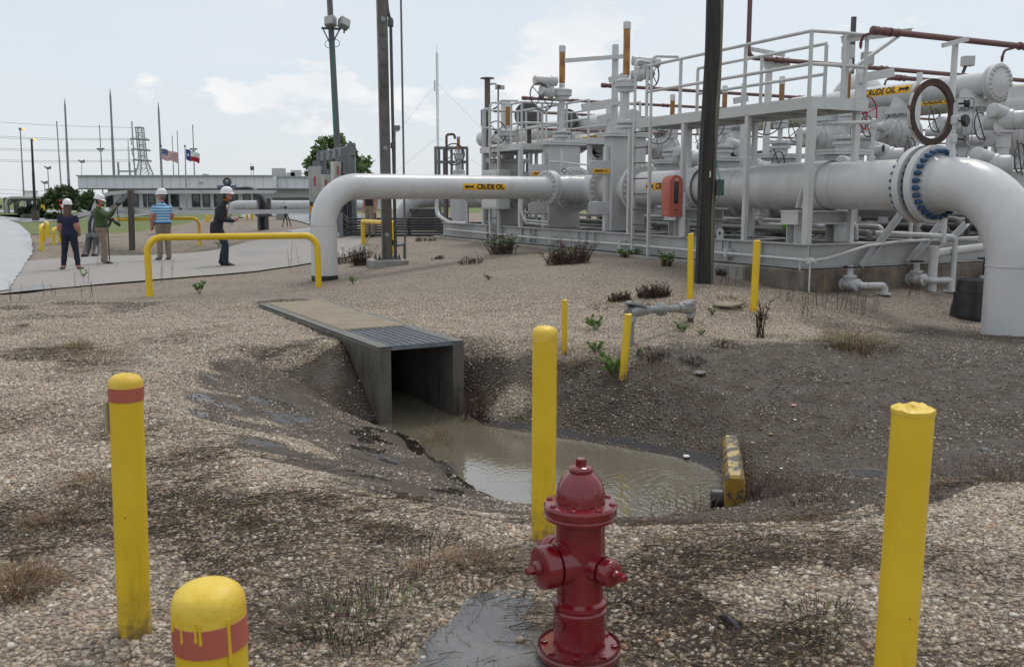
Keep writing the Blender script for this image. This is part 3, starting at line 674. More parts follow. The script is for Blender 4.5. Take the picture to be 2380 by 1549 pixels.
# ------------------------------------------------------------------ bollards
def bollard(base, top, r, label, style='dome', band=None, m=YEL, group='yellow bollards around the hydrant'):
    base = V(base); top = V(top); ax = top - base; Lh = ax.length; d = ax.normalized()
    o = thing('bollard', label, 'bollard', base, group)
    mb = MB(); b2 = base - d * .12
    hd = r * .62 if style == 'dome' else (.0)
    mb.lathe([(r, 0), (r, Lh * .33 + .12), (r, Lh * .66 + .12), (r, Lh + .12 - hd)], b2, d, 40, cap=False); mb.build('post', m, o)
    mb = MB()
    if style == 'dome':
        mb.lathe([(r * 1.025, -.035), (r * 1.03, -.004), (r * 1.0, hd * .25), (r * .9, hd * .55), (r * .7, hd * .8), (r * .4, hd * .95), (0, hd)], top - d * hd, d, 40)
    else:
        n = 40; x, y, dd = frame(d); vs = []; fs = []
        for k, (rr, hh) in enumerate(((r * 1.0, -.002), (r * 1.05, .006), (r * 1.04, .016), (r * .8, .024), (r * .45, .019), (0.001, .021))):
            for i in range(n):
                a = 2 * math.pi * i / n; wob = mn.noise(V((math.cos(a) * 2, math.sin(a) * 2, k * .5))) * .007 * (k > 0)
                vs.append(top + (x * math.cos(a) + y * math.sin(a)) * rr + d * (hh + wob - (.014 if style == 'flat' else 0)))
        for k in range(5):
            for i in range(n): fs.append((k * n + i, k * n + (i + 1) % n, (k + 1) * n + (i + 1) % n, (k + 1) * n + i))
        mb.add(vs, fs)
    mb.build('cap', YELTOP, o)
    if band:
        mb = MB(); mb.lathe([(r + .001, 0), (r + .0025, .001), (r + .0025, band[1] - .001), (r + .001, band[1])], top - d * (band[0] + band[1]), d, 40, cap=False); mb.build('red_band', BAND, o)
        if len(band) > 2:       # yellow drips run over the tape
            for a, ln, wd in band[2]:
                x, y, dd = frame(d); e = V((math.cos(a), math.sin(a), 0)); tn = V((-e.y, e.x, 0)); q = top - d * (band[0] - .012) + e * (r + .002)
                mb = MB(); mb.tube([q, q - d * ln * .5, q - d * ln], [wd, wd * .85, wd * 1.2], 8); mb.ball(q - d * ln, wd * 1.2, 8, 5); mb.build('paint_drip', YEL, o)
    return o
b = gnd(313, 1470); tp = at(291, 867, b.y)
bo = bollard(b, tp, .0575, 'tall yellow banded bollard with a small plate fixed to its side', band=(.046, .05))
mb = MB(); q = tp + V((-.062, .0, -.155)); mb.fbox(q, V((.003, .012, 0)), V((-.012, -.058, 0)), UZ * .112); mb.build('plate', mat('white_plate', (.6, .6, .6), .5), bo)
mb = MB(); q2 = q + V((-.004, .0, 0)); mb.fbox(q2, V((.003, .010, 0)), V((-.010, -.05, 0)), UZ * .1); mb.build('plate_face', mat('plate_maroon', (.14, .05, .06), .5), bo)
q = at(480, 1350, 1.47)
bollard((q.x + .02, q.y + .01, .0), q, .0575, 'yellow bollard with dripping red band, closest to the camera', band=(.058, .05, [(-2.05, .034, .0022), (-1.62, .03, .0024), (-1.5, .034, .0024), (-.75, .075, .003), (-2.45, .02, .0028)]))
q = at(2121, 962, 2.62); bollard((q.x - .012, q.y, .0), q, .0575, 'yellow bollard with a slanted lumpy flat cap on the right', 'slant')
b = gnd(1262, 1249); q = at(1266, 756, b.y); bollard(b, q, .0575, 'yellow bollard standing right behind the red hydrant', 'dome')
small = 'thin yellow marker posts on the gravel'
b = gnd(1311, 822); bollard(b, at(1312, 698, b.y), .0325, 'thin yellow post between the culvert and the silver conduit', 'flat', group=small)
b = gnd(1447, 876); bollard(b, at(1460, 731, b.y + .02), .042, 'leaning yellow post in front of the silver conduit', 'flat', group=small)
b = gnd(1603, 698); bollard(b, at(1605, 544, b.y), .042, 'thin yellow post beside the dark wooden pole', 'flat', m=YELN, group=small)
b = gnd(1751, 722); bollard(b, at(1759, 560, b.y), .05, 'yellow post in front of the skid corner', 'flat', m=YELN, group=small)

# ------------------------------------------------------------------ hydrant
hb = gz(1345, 1519, .1)
for _ in range(4): zz_ = float(hz_base(np.array([hb.x]), np.array([hb.y]))[0]) + .014; hb = gz(1345, 1519, zz_)
hyd = thing('fire_hydrant', 'glossy red fire hydrant on the wet concrete slab', 'fire hydrant', hb)
zv = lambda v: vert(1345, v, hb) - hb.z
px = hb.y * 1.0 / 2222 * 1.012
zb, zf = zv(1496), zv(1166)
def sbolts(c, Rr, r, h, off):
    for i in range(8):
        a = 2 * math.pi * (i + .5) / 8 + off; mb = MB(); mb.lathe([(r, 0), (r, h * .72), (r * .72, h * .78), (r * .6, h)], c + V((Rr * math.cos(a), Rr * math.sin(a), 0)), UZ, 6); mb.build('bolt', HYD, hyd)
mb = MB()
r1 = 60 * px
mb.lathe([(66 * px, zb - .004), (65 * px, zb + .014), (63.5 * px, zb + .022), (63 * px, zv(1425)), (66.5 * px, zv(1418)), (66.5 * px, zv(1410)), (63 * px, zv(1406)), (66 * px, zv(1400)), (65 * px, zv(1392)), (57 * px, zv(1386)), (56.5 * px, zv(1350)), (60 * px, zv(1330)), (61 * px, zv(1300)), (60 * px, zv(1255)), (59 * px, zv(1215)), (64 * px, zv(1203)), (66 * px, zv(1198))], hb, UZ, 48)
mb.build('barrel', HYD, hyd, smooth=30)
mb = MB(); rf = 102 * px
mb.lathe([(rf - .006, 0), (rf, .006), (rf + .001, .022), (rf - .004, .027), (rf - .003, .031), (rf - .001, .042), (rf - .004, zb - .008), (rf - .012, zb), (66 * px, zb + .002)], hb, UZ, 48); mb.build('base_flange', HYD, hyd, smooth=30)
sbolts(hb + V((0, 0, zb - .002)), 86 * px, .0135, .014, .25)
mb = MB(); z0 = zv(1203); z1 = zv(1166); ru = 89 * px
mb.lathe([(66 * px, z0), (ru - .012, z0 + .001), (ru - .004, z0 + .006), (ru - .001, z0 + .016), (ru - .004, z0 + .02), (ru - .002, z0 + .024), (ru, z1 - .01), (ru - .005, z1), (64 * px, z1 + .004)], hb, UZ, 48); mb.build('bonnet_flange', HYD, hyd, smooth=30)
sbolts(hb + V((0, 0, z1 - .002)), 77 * px, .0125, .011, .1)
mb = MB(); zt = zv(1096); hh = zt - z1
prof = [(62 * px, 0), (61 * px, hh * .12), (60 * px, hh * .3), (56 * px, hh * .5), (49 * px, hh * .7), (39 * px, hh * .87), (29 * px, hh * .97), (26 * px, hh)]
n = 64; vs = []; fs = []
for rr, z in prof:      # fluted bonnet
    for i in range(n):
        a = 2 * math.pi * i / n; k = .5 + .5 * math.cos(8 * a + .6); f = 1 - .075 * (k ** 3) * math.sin(min(1, z / hh + .18) * math.pi) ** .7
        vs.append(hb + V((rr * f * math.cos(a), rr * f * math.sin(a), z1 + .003 + z)))
for j in range(len(prof) - 1):
    for i in range(n): fs.append((j * n + i, j * n + (i + 1) % n, (j + 1) * n + (i + 1) % n, (j + 1) * n + i))
mb.add(vs, fs); mb.build('bonnet', HYD, hyd, smooth=60)
mb = MB(); r2 = 29 * px
mb.lathe([(r2 - .006, -.012), (r2 - .003, -.004), (r2, .003), (r2 + .001, .012), (r2 - .002, .017), (r2 - .008, .021), (.014, .025)], hb + V((0, 0, zt)), UZ, 32); mb.build('weather_cap', HYD, hyd)
mb = MB(); zn = zv(1082); mb.lathe([(.0195, 0), (.0185, zv(1060) - zn - .004), (.015, zv(1060) - zn)], hb + V((0, 0, zn - .006)), UZ, 5); mb.build('operating_nut', HYD, hyd, smooth=20)
def nozzle(dr, zc, r, L0, L1, cr, cl, name):
    dr = V(dr).normalized(); p = hb + V((0, 0, zc))
    mb = MB(); mb.lathe([(r * 1.25, L0 - .055), (r * 1.12, L0 - .02), (r * 1.13, L0), (r * 1.12, L1 - .009), (r * .9, L1 - .0085)], p, dr, 36); nz_ = mb.build('nozzle', HYD, hyd, smooth=40)
    mb = MB(); mb.lathe([(cr * .84, L1 - .006), (cr * .86, L1 - .001), (cr, L1 + .001), (cr * 1.01, L1 + .007), (cr, L1 + cl - .012), (cr * .95, L1 + cl - .003), (cr * .86, L1 + cl), (cr * .5, L1 + cl + .004)], p, dr, 40)
    mb.lathe([(cr * .36, 0), (cr * .34, .012), (cr * .26, .018)], p + dr * (L1 + cl + .002), dr, 24); cp_ = mb.build('nozzle_cap', HYD, hyd, smooth=40)
    mb = MB(); mb.lathe([(.0165, 0), (.0155, .026), (.012, .031)], p + dr * (L1 + cl + .018), dr, 5); mb.build('cap_nut', HYD, hyd, smooth=20)
zc = zv(1300)
nozzle((-.88, -.46, 0), zc, .064, .085, .108, .0735, .052, 'a')
nozzle((.66, -.75, 0), zc - .004, .043, .095, .118, .0455, .04, 'b')
nozzle((-.66, .75, 0), zc + .004, .043, .095, .118, .0455, .04, 'c')
mb = MB(); e = hb + V((-.075, -.055, zc - .09))
for i in range(9):
    q = e + V((.012 * math.sin(i * .8), .004 * i * .3, -.011 * i)); mb.torus(q, (1, .3 * (i % 2), .4 * ((i + 1) % 2)), .0065, .002, 10, 5)
mb.torus(e + V((.0, -.012, -.115)), (.4, 1, 0), .017, .003, 16, 6)
mb.build('cap_chain', HYD, hyd)

# ------------------------------------------------------------------ silver conduit run on the gravel
pl = gnd(1464, 800); pr = gnd(1604, 748)
sv = thing('conduit_run', 'silver cast conduit bodies joined by a short pipe over the gravel', 'conduit', pl)
zl = vert(1464, 722, pl); zr = vert(1604, 715, pr)
a = V((pl.x, pl.y, zl)); b = V((pr.x, pr.y, zr)); dd = (b - a).normalized(); sd_ = V((-dd.y, dd.x, 0)).normalized(); upv = sd_.cross(dd) * -1
if upv.z < 0: upv = -upv
r = .052
mb = MB(); mb.cyl((pl.x, pl.y, -.15), a, r * .8, n=20); mb.build('riser_pipe', GALV, sv)
mb = MB(); mb.cyl((pr.x, pr.y, -.15), b - V((0, 0, .12)), r * .75, n=20); mb.build('riser_pipe', WOODG, sv)
def body(c, dr, name):
    mb = MB(); mb.tube([c - dr * .06 + V((0, 0, -.03)), c + dr * .05, c + dr * .2, c + dr * .38, c + dr * .5], [r * 1.1, r * 1.5, r * 1.45, r * 1.15, r * 1.1], 20)
    mb.lathe([(r * 1.15, -.13), (r * 1.2, -.1), (r * 1.15, -.09), (r * 1.12, .0)], c, UZ, 20)
    bd = mb.build('conduit_body', TANP, sv, smooth=50)
    mb = MB(); cc = c + dr * .15 + upv * .062
    N = 24; poly = []
    for i in range(N):
        t_ = 2 * math.pi * i / N; poly.append((.265 * math.cos(t_), .088 * math.sin(t_)))
    nrm = (upv + dr * .12).normalized(); exx = (dr - nrm * dr.dot(nrm)).normalized(); eyy = nrm.cross(exx)
    mb.prism(poly, cc, exx, eyy, nrm * .03); mb.prism([(x * .93, y * .88) for x, y in poly], cc + nrm * .02, exx, eyy, nrm * .014)
    mb.build('cover', TANP, bd, bev=.006)
    for i in range(6):
        mb = MB(); t_ = 2 * math.pi * (i + .5) / 6; mb.lathe([(.011, 0), (.011, .009), (.006, .011)], cc + exx * .24 * math.cos(t_) + eyy * .072 * math.sin(t_) + nrm * .02, nrm, 6); mb.build('screw', RUST, bd)
body(a, dd, 'a'); body(b, -dd, 'b')
Lm = (b - a).length
mb = MB(); mb.cyl(a + dd * .4, b - dd * .4, r * .85, n=20); mb.build('pipe', TANP, sv)
mb = MB(); c = a + dd * (Lm * .46)
mb.lathe([(r * 1.05, -.1), (r * 1.2, -.095), (r * 1.2, -.03), (r * 1.55, -.025), (r * 1.55, .0), (r * 1.3, .004), (r * 1.5, .01), (r * 1.5, .06), (r * 1.1, .068), (r * 1.1, .11)], c, dd, 20); mb.build('union_coupling', TANP, sv)

# ------------------------------------------------------------------ big dark pole with its box
pb = gnd(1633, 657); rp = 20.5 * pb.y / 2222
pole = thing('utility_pole', 'thick dark creosoted wooden pole carrying the painted number 1', 'pole', pb)
mb = MB(); pts = []; rs = []
for i in range(15):
    z = -.4 + i * .5; pts.append((pb.x + z * .014 + .01 * math.sin(i), pb.y, pb.z + z)); rs.append(rp * (1.03 - .01 * i + .015 * math.sin(i * 2.1)))
mb.tube(pts, rs, 22); mb.build('shaft', WOODD, pole, smooth=60)
mb = MB()       # bare grey side where the bark side split away
for i in range(14):
    for s_ in range(2): pass
strip = []
for i in range(15):
    z = pts[i][2]; wv_ = .6 + .22 * math.sin(i * 1.7) + .1 * math.sin(i * 3.1); a0 = -1.4 + wv_ * .6
    for j in range(9):
        ang = a0 + (.25 - a0) * j / 8; strip.append((pts[i][0] + (rs[i] + .005) * math.cos(ang), pts[i][1] + (rs[i] + .005) * math.sin(ang), z))
mb.add(strip, [(9 * i + j, 9 * i + j + 1, 9 * i + j + 10, 9 * i + j + 9) for i in range(14) for j in range(8)])
WSPLIT = mat('split_grey_green_wood', (.17, .165, .12), .8, c2=(.085, .09, .065), sc_=4, stretch=(5, 5, .5), bump=.8, bsc=12)
so = mb.build('split_face', WSPLIT, pole, smooth=60); md = so.modifiers.new('thick', 'SOLIDIFY'); md.thickness = .006
def text_mesh(txt, size, ext=.001, bold=0):
    cu = bpy.data.curves.new('lettering', 'FONT'); cu.body = txt; cu.size = size; cu.extrude = ext; cu.align_x = 'CENTER'; cu.align_y = 'CENTER'; cu.offset = bold; cu.resolution_u = 3
    o = bpy.data.objects.new('lettering', cu); col.objects.link(o); dg = bpy.context.evaluated_depsgraph_get(); me = bpy.data.meshes.new_from_object(o.evaluated_get(dg))
    bpy.data.objects.remove(o); bpy.data.curves.remove(cu)
    v = np.zeros(len(me.vertices) * 3); me.vertices.foreach_get('co', v); fs = [tuple(p.vertices) for p in me.polygons]; bpy.data.meshes.remove(me)
    return v.reshape(-1, 3), fs
def flat_text(name, txt, o, ex, ey, size, m, parent, ext=.001, bold=0, sx=1):
    v, fs = text_mesh(txt, size, ext, bold); o = V(o); ex = V(ex).normalized(); ey = V(ey).normalized(); ez = ex.cross(ey)
    mb = MB(); mb.add([o + ex * (p[0] * sx) + ey * p[1] + ez * p[2] for p in v], fs); return mb.build(name, m, parent, smooth=0)
z = vert(1640, 406, pb); flat_text('painted_number', '1', (pb.x + .035, pb.y - rp - .012, z), (1, 0, 0), (0, 0, 1), .14, CHALK, pole, .002, .003)
zbx = vert(1668, 436, pb); mb = MB(); mb.box((pb.x + rp + .06, pb.y - .05, zbx), (.12, .2, .26)); bx = mb.build('meter_box', DARK, pole, bev=.008)
mb = MB(); mb.box((pb.x + rp + .126, pb.y - .05, zbx), (.008, .17, .22)); mb.build('box_cover', GALV, bx)
mb = MB(); mb.tube(rounded([(pb.x + rp * .78, pb.y - rp * .68, vert(1640, 590, pb) - .1), (pb.x + rp * .9, pb.y - rp * .55, vert(1640, 470, pb)), (pb.x + rp + .04, pb.y - .16, zbx - .16), (pb.x + rp + .1, pb.y - .17, zbx), (pb.x + rp + .03, pb.y - .16, zbx + .18), (pb.x + rp * .86, pb.y - rp * .6, zbx + .5), (pb.x + rp * .86, pb.y - rp * .6, pb.z + 6)], .1), .008, 6)
mb.tube([(pb.x + rp * .72, pb.y - rp * .75, pb.z - .1), (pb.x + rp * .95, pb.y - rp * .55, pb.z + .35), (pb.x + rp * 1.05, pb.y - rp * .3, pb.z + .55)], .009, 6); mb.build('ground_wire', GREENW, pole)
mb = MB(); mb.tube([(pb.x - rp * .8 + z_ * .014, pb.y - rp * .7, pb.z + z_) for z_ in (-.1, 1, 2, 2.6)], .016, 8); mb.build('conduit', CONDUIT, pole)

# ------------------------------------------------------------------ fire extinguisher cabinet, stands on a post in front of the ladder
ex_s, ex_z = sk(1568, 460, -.28)
cb = S(ex_s, -.28, 0); ext = thing('extinguisher_cabinet', 'faded red arched extinguisher cabinet with a narrow window beside the dark pole', 'cabinet', V((cb.x, cb.y, ZB)))
kx = cb.y / 2222.; w_ = 22 * kx; zt = vert(1565, 408, cb); zb_ = vert(1565, 503, cb)
ex = V((.93, .0, 0)) + V((0, .36, 0)); ex.normalize(); ez = V((-ex.y, ex.x, 0)) * -1
def arch(wd, h0, h1, n=12): return [(-wd / 2, h0), (wd / 2, h0)] + [(wd / 2 * math.cos(math.pi * i / n), h1 - wd / 2 + wd / 2 * math.sin(math.pi * i / n)) for i in range(n + 1)]
wd = 36 * kx; dp = .3; o = V((cb.x, cb.y, 0))
mb = MB(); mb.prism(arch(wd * .96, zb_, zt), o - ez * (dp * .5), ex, UZ, ez * (dp - .05)); mb.build('case', REDBOX, ext, bev=.02)
mb = MB(); mb.prism(arch(wd, zb_ - .01, zt + .01), o + ez * .01, ex, UZ, ez * .07); dr = mb.build('door', REDBOX, ext, bev=.014)
mb = MB(); mb.prism(arch(wd * .72, zb_ + .06, zt - .04), o + ez * .05, ex, UZ, ez * .016); mb.build('door_panel', REDBOX, dr, bev=.006)
zc_ = (zt + zb_) / 2; mb = MB(); mb.fbox(o + ez * .06 - ex * .01 + V((0, 0, zc_ + .06)), ex * wd * .32, UZ * .40, ez * .012); mb.build('window', GLASSD, dr, bev=.004)
mb = MB(); mb.fbox(o + ez * .062 + V((0, 0, zt - .08)), ex * .06, UZ * .025, ez * .01); mb.build('sticker', CHALK, dr); mb = MB(); mb.fbox(o + ez * .062 + V((0, 0, zb_ + .12)), ex * .09, UZ * .02, ez * .008); mb.build('sticker', HYD, dr)
for zz in (.2, .75):
    mb = MB(); mb.fbox(o + ex * wd * .5 - ez * .05 + V((0, 0, zb_ + (zt - zb_) * zz)), ex * .02, UZ * .05, ez * .06); mb.build('latch', DARK, ext)
mb = MB(); mb.tube(rounded([o + ez * .07 + V((-.01, 0, zc_ + .2)), o + ez * .072 + V((-.05, 0, zc_ + .1)), o + ez * .072 + V((-.02, 0, zc_ - .08))], .04), .006, 6); mb.build('hose', GREENW, dr)
pst = S(ex_s, -.1, 0); mb = MB(); mb.box((pst.x, pst.y, (zb_ + .05 + ZB) / 2 + .2), (.09, .09, zb_ + .45 - ZB)); mb.build('post', STEEL_W, ext)

# ------------------------------------------------------------------ black tub upside down by the riser
q = gnd(2253, 738); tub = thing('plastic_tub', 'black ribbed plastic tub upside down against the big white riser', 'tub', q)
k = q.y / 2222; rt = 44 * k; ht = vert(2253, 648, q) - q.z
mb = MB(); mb.lathe([(rt * 1.1, -.03), (rt * 1.12, .0), (rt * 1.12, .03), (rt, .04), (rt * .96, ht * .34), (rt * .9, ht * .35), (rt * .86, ht * .66), (rt * .8, ht * .67), (rt * .72, ht * .985), (rt * .68, ht), (.0, ht * .97)], q, UZ, 40); mb.build('shell', BLACK, tub)
mb = MB(); mb.torus(q + V((0, 0, ht)), UZ, rt * .52, .012, 28, 6); mb.torus(q + V((0, 0, ht)), UZ, rt * .3, .012, 28, 6)
for i in range(6):
    a_ = math.pi * i / 3; e = V((math.cos(a_), math.sin(a_), 0)); mb.bar(q + e * .02 + V((0, 0, ht)), q + e * rt * .68 + V((0, 0, ht)), .012, .02)
mb.build('bottom_ribs', BLACK, tub)

# ------------------------------------------------------------------ yellow pipe rails
def rail(pa, pb_, top, r, label, group='yellow pipe guard rails', m=YELN, bend=.24, **k):
    pa = V(pa); pb_ = V(pb_); o = thing('guard_rail', label, 'guard rail', (pa + pb_) / 2, group)
    t0 = V((pa.x, pa.y, pa.z + top[0])); t1 = V((pb_.x, pb_.y, pb_.z + top[1])); d = (t1 - t0).normalized()
    L_ = (t1 - t0).length; bend = min(bend, L_ * .4)
    mb = MB(); mb.tube(rounded([pa - V((0, 0, .2)), t0, t1, pb_ - V((0, 0, .2))], bend, 8), r, 18); mb.build('rail', m, o, smooth=60)
    for p, tt in ((pa, t0), (pb_, t1)):
        mb = MB(); zz = max(.1, (tt.z - p.z) - bend - .02); mb.lathe([(r * 1.012, 0), (r * 1.03, .006), (r * 1.012, .012)], (p.x, p.y, p.z + zz), UZ, 18); mb.build('weld_ring', m, o)
    return o
a = gnd(348, 688); b = gnd(740, 667)
rail(a, b, (vert(348, 552, a) - a.z, vert(740, 547, b) - b.z), .0575, 'long yellow pipe rail in front of the two men on the right')
a = gnd(226, 571); b = gnd(464.5, 570)
rail(a, b, (vert(226, 511, a) - a.z, vert(464, 507, b) - b.z), .0575, 'long yellow pipe rail behind the man in the striped shirt')
a = gnd(98, 583); b = gnd(103, 562); rail(a, b, (vert(98, 527, a) - a.z, vert(103, 522, b) - b.z), .0575, 'yellow pipe rail nearest to the bend of the wet lane', bend=.15)
a = gnd(112.5, 553); b = gnd(108, 546); rail(a, b, (vert(112, 518, a) - a.z, vert(108, 516, b) - b.z), .0575, 'farthest yellow pipe rail on the lawn beside the lane', bend=.12)
a = gnd(126, 570); b = gnd(140, 563); rail(a, b, (vert(126, 533, a) - a.z, vert(140, 528, b) - b.z), .0575, 'short yellow pipe rail just left of the woman', bend=.12)
a = gnd(844, 571); b = gnd(914, 588); rail(a, b, (vert(843, 514, a) - a.z, vert(914, 518, b) - b.z), .0575, 'yellow square pipe rail around the steel lamp pole', bend=.02)
for i, (u, v0, v1, lb) in enumerate(((480, 517, 500, 'leftmost of the short yellow posts on the lawn'), (485.5, 515, 500, 'short yellow post close right of another on the lawn'), (574, 510, 498, 'short yellow post next to the white block'), (585.5, 510, 498, 'yellow post right of the white block, lawn edge'))):
    b = gnd(u, v0); bollard(b, at(u, v1, b.y), .07, lb, 'flat', m=YELN, group='short yellow posts on the far lawn')
# ================================================================== the valve skid
TH, ZH = .75, 1.84           # header axis
PR = .381                    # header pipe radius
def ring_bolts(c, ax, Rr, n, r, h, m, parent, name='bolt', off=0, sides=6, h2=None):
    """one mesh, n objects round a circle"""
    mb = MB(); mb.lathe([(r, 0), (r, h * .7), (r * .85, h * .74), (r * .62, h * .76), (r * .62, h), (0, h)] if h2 is None else [(r, 0), (r, h)], (0, 0, 0), (0, 0, 1), sides)
    x, y, d = frame(ax); proto = None; o0 = world_loc(parent)
    rot = d.to_track_quat('Z', 'Y')
    for i in range(n):
        a = 2 * math.pi * (i + .5) / n + off; p = V(c) + (x * math.cos(a) + y * math.sin(a)) * Rr - o0
        if proto is None: o = mb.build(name, m, None, smooth=25); proto = o
        else: o = proto.copy(); col.objects.link(o)
        o.parent = parent; o.location = p; o.rotation_mode = 'QUATERNION'; o.rotation_quaternion = rot
def flange(c, ax, ro, ri, th, m, parent, nb=0, br=.03, bm=None, side=1, name='flange', hub=0):
    ax = V(ax).normalized(); c = V(c); mb = MB()
    mb.lathe([(ri, 0), (ro - .006, 0), (ro, .006), (ro, th - .006), (ro - .006, th), (ri, th)], c, ax, 48, cap=False)
    if hub: mb.lathe([(ri + (ro - ri) * .32, th - .001), (ri + .012, th + hub)], c, ax, 40, cap=False)
    f = mb.build(name, m, parent, smooth=35)
    if nb:
        rr = ri + (ro - ri) * .62
        if side >= 0: ring_bolts(c + ax * th, ax, rr, nb, br, br * 1.25, bm or m, f)
        if side <= 0: ring_bolts(c, -ax, rr, nb, br, br * 1.25, bm or m, f)
    return f
def pipe_label(txt, c, ax, r, th, L_, hgt, parent, flip=1, arrow=-1, size=None):
    """yellow band label wrapped on a pipe: text reads along +e, centred at angle th from straight up toward the viewer"""
    ax = V(ax).normalized(); e = ax * flip; c = V(c); up = UZ; out = e.cross(up) ; out = V((out.x, out.y, 0)).normalized()
    if out.dot(V((c.x, c.y, 0))) > 0: out = -out
    def wrap(x, y, dz): 
        a = th - y / r; return c + e * x + (up * math.cos(a) + out * math.sin(a)) * (r + dz)
    lift = .005 + (hgt * .8) ** 2 / (8 * r) * 1.15
    mb = MB(); n = 6; vs = []; fs = []
    for i in range(n + 1):
        y = -hgt / 2 + hgt * i / n; vs += [wrap(-L_ / 2, y, .003), wrap(L_ / 2, y, .003)]
    fs = [(2 * i, 2 * i + 1, 2 * i + 3, 2 * i + 2) for i in range(n)]
    mb.add(vs, fs); lb = mb.build('label_band', LABELY, parent)
    v, f = text_mesh(txt, size or hgt * 1.1, .0008, .004); w_ = v[:, 0].max() - v[:, 0].min(); k = min(1, L_ * .66 / w_)
    x0 = L_ * .13 * (-arrow); mb = MB(); mb.add([wrap(p[0] * k + x0, p[1], lift + p[2]) for p in v], f); mb.build('lettering', INK, lb, smooth=0)
    ar = [(-.5, 0), (-.22, .42), (-.22, .16), (.3, .16), (.5, .4), (.42, 0), (.5, -.4), (.3, -.16), (-.22, -.16), (-.22, -.42)]
    al = L_ * .22; xa = L_ * .37 * arrow; mb = MB(); mb.add([wrap(xa + p[0] * al * (1 if arrow < 0 else -1), p[1] * hgt * .8, lift) for p in ar], [tuple(range(10))]); mb.build('arrow', INK, lb, smooth=0)
    return lb

# ---- base frame
sk0 = thing('skid_base', 'long grey steel skid frame on a stained concrete footing', 'skid', S(0, 0, .3))
SL, SW = 15.2, 11.5
def ibeam(p0, p1, z0, z1, fw, nm='beam', web=.02):
    mb = MB(); p0 = V(p0); p1 = V(p1); d = (p1 - p0).normalized()
    mb.bar(p0 + UZ * z1 - UZ * .012, p1 + UZ * z1 - UZ * .012, fw, .024); mb.bar(p0 + UZ * z0 + UZ * .012, p1 + UZ * z0 + UZ * .012, fw, .024)
    mb.bar(p0 + UZ * (z0 + z1) / 2, p1 + UZ * (z0 + z1) / 2, web, z1 - z0 - .05); return mb.build(nm, BEAMG, sk0, bev=.004)
ZL = .52
fb = ibeam(S(-.07, 0, 0), S(SL, 0, 0), ZL, ZB, .15); eb = ibeam(S(0, .08, 0), S(0, SW, 0), ZL, ZB - .002, .15)
ibeam(S(SL, .08, 0), S(SL, SW, 0), ZL, ZB - .002, .15); ibeam(S(0.08, SW, 0), S(SL, SW, 0), ZL, ZB - .001, .15)
for t_ in (1.5, 3, 5, 7, 9): ibeam(S(.09, t_, 0), S(SL, t_, 0), ZL, ZB - .01, .16, 'cross_beam')
for s_ in (2.1, 3.9, 5.6, 7.3, 9.1, 10.9, 12.7): ibeam(S(s_, .09, 0), S(s_, SW, 0), ZL, ZB - .018, .12, 'cross_beam')
for s_ in (1.0, 1.85, 6.4, 6.75, 7.1, 9.2, 9.45, 9.9, 11.8, 12.0):
    mb = MB(); mb.sbox(s_ - .008, s_ + .008, -.068, -.012, ZL + .026, ZB - .026); mb.build('stiffener', BEAMG, fb)
mb = MB(); mb.sbox(2.05, 2.2, -.016, -.032, .6, 1.0); mb.prism([(-.09, 0), (.09, 0), (.09, .1)] + [(.09 * math.cos(math.pi * i / 8), .1 + .09 * math.sin(math.pi * i / 8)) for i in range(1, 8)] + [(-.09, .1)], S(2.12, -.02, ZB), UA, UZ, UW * .03)
mb.build('lifting_lug', BEAMG, fb); mb = MB(); mb.lathe([(.028, -.02), (.028, .02)], S(2.12, -.02, ZB + .1), UW, 14); mb.build('lug_eye', INK, fb)
mb = MB(); mb.sbox(-.05, SL + .1, -.02, SW + .1, .25, .50); mb.build('drip_floor', DARK, sk0)
fo = thing('foundation', 'stained concrete footing under the skid corner', 'foundation', S(0, 0, 0))
mb = MB(); mb.sbox(-.16, SL + .35, -.2, SW, -.7, ZL - .012); mb.build('footing', CONCB, fo, bev=.02)
mb = MB(); mb.sbox(1.2, SL + .2, -.28, -.09, -.5, .5); mb.build('grout_lip', CONCL, fo, bev=.02)
# small pipe running along both outer faces
gp = thing('conduit_pipe', 'thin grey pipe clipped along the outside of the skid beam', 'pipe', S(0, -.16, .6))
mb = MB(); mb.tube(rounded([S(14.6, -.14, .72), S(9, -.14, .68), S(4.8, -.14, .69), S(.05, -.14, .67), S(-.2, -.12, .66)], .05), .026, 12); mb.build('pipe_run', STEEL_W, gp)
mb = MB(); mb.tube(rounded([S(-.2, -.12, .66), S(-.22, .2, .68), S(-.2, 1.15, .87), S(-.16, 1.9, .92), S(-.16, 4.2, .96)], .1), .026, 12); mb.build('pipe_run', STEEL_W, gp)
mb = MB(); mb.lathe([(.06, -.05), (.065, -.03), (.065, .03), (.06, .05)], S(-.22, -.12, .665), UZ, 16); mb.lathe([(.035, 0), (.035, .12)], S(-.22, -.12, .665), -UA, 12); mb.build('junction', STEEL_W, gp)
for q in (-.05, .06):
    mb = MB(); mb.tube([S(-.15 + q * 2, -.14, .66), S(-.15 + q * 2, -.14, .15)], .014, 8); mb.build('drop_pipe', STEEL_W, gp)
for s_ in (1.8, 5.2, 8.2, 9.3, 11.5):
    mb = MB(); mb.sbox(s_ - .03, s_ + .03, -.175, -.02, .62, .76); mb.build('clip', STEEL_W, gp)

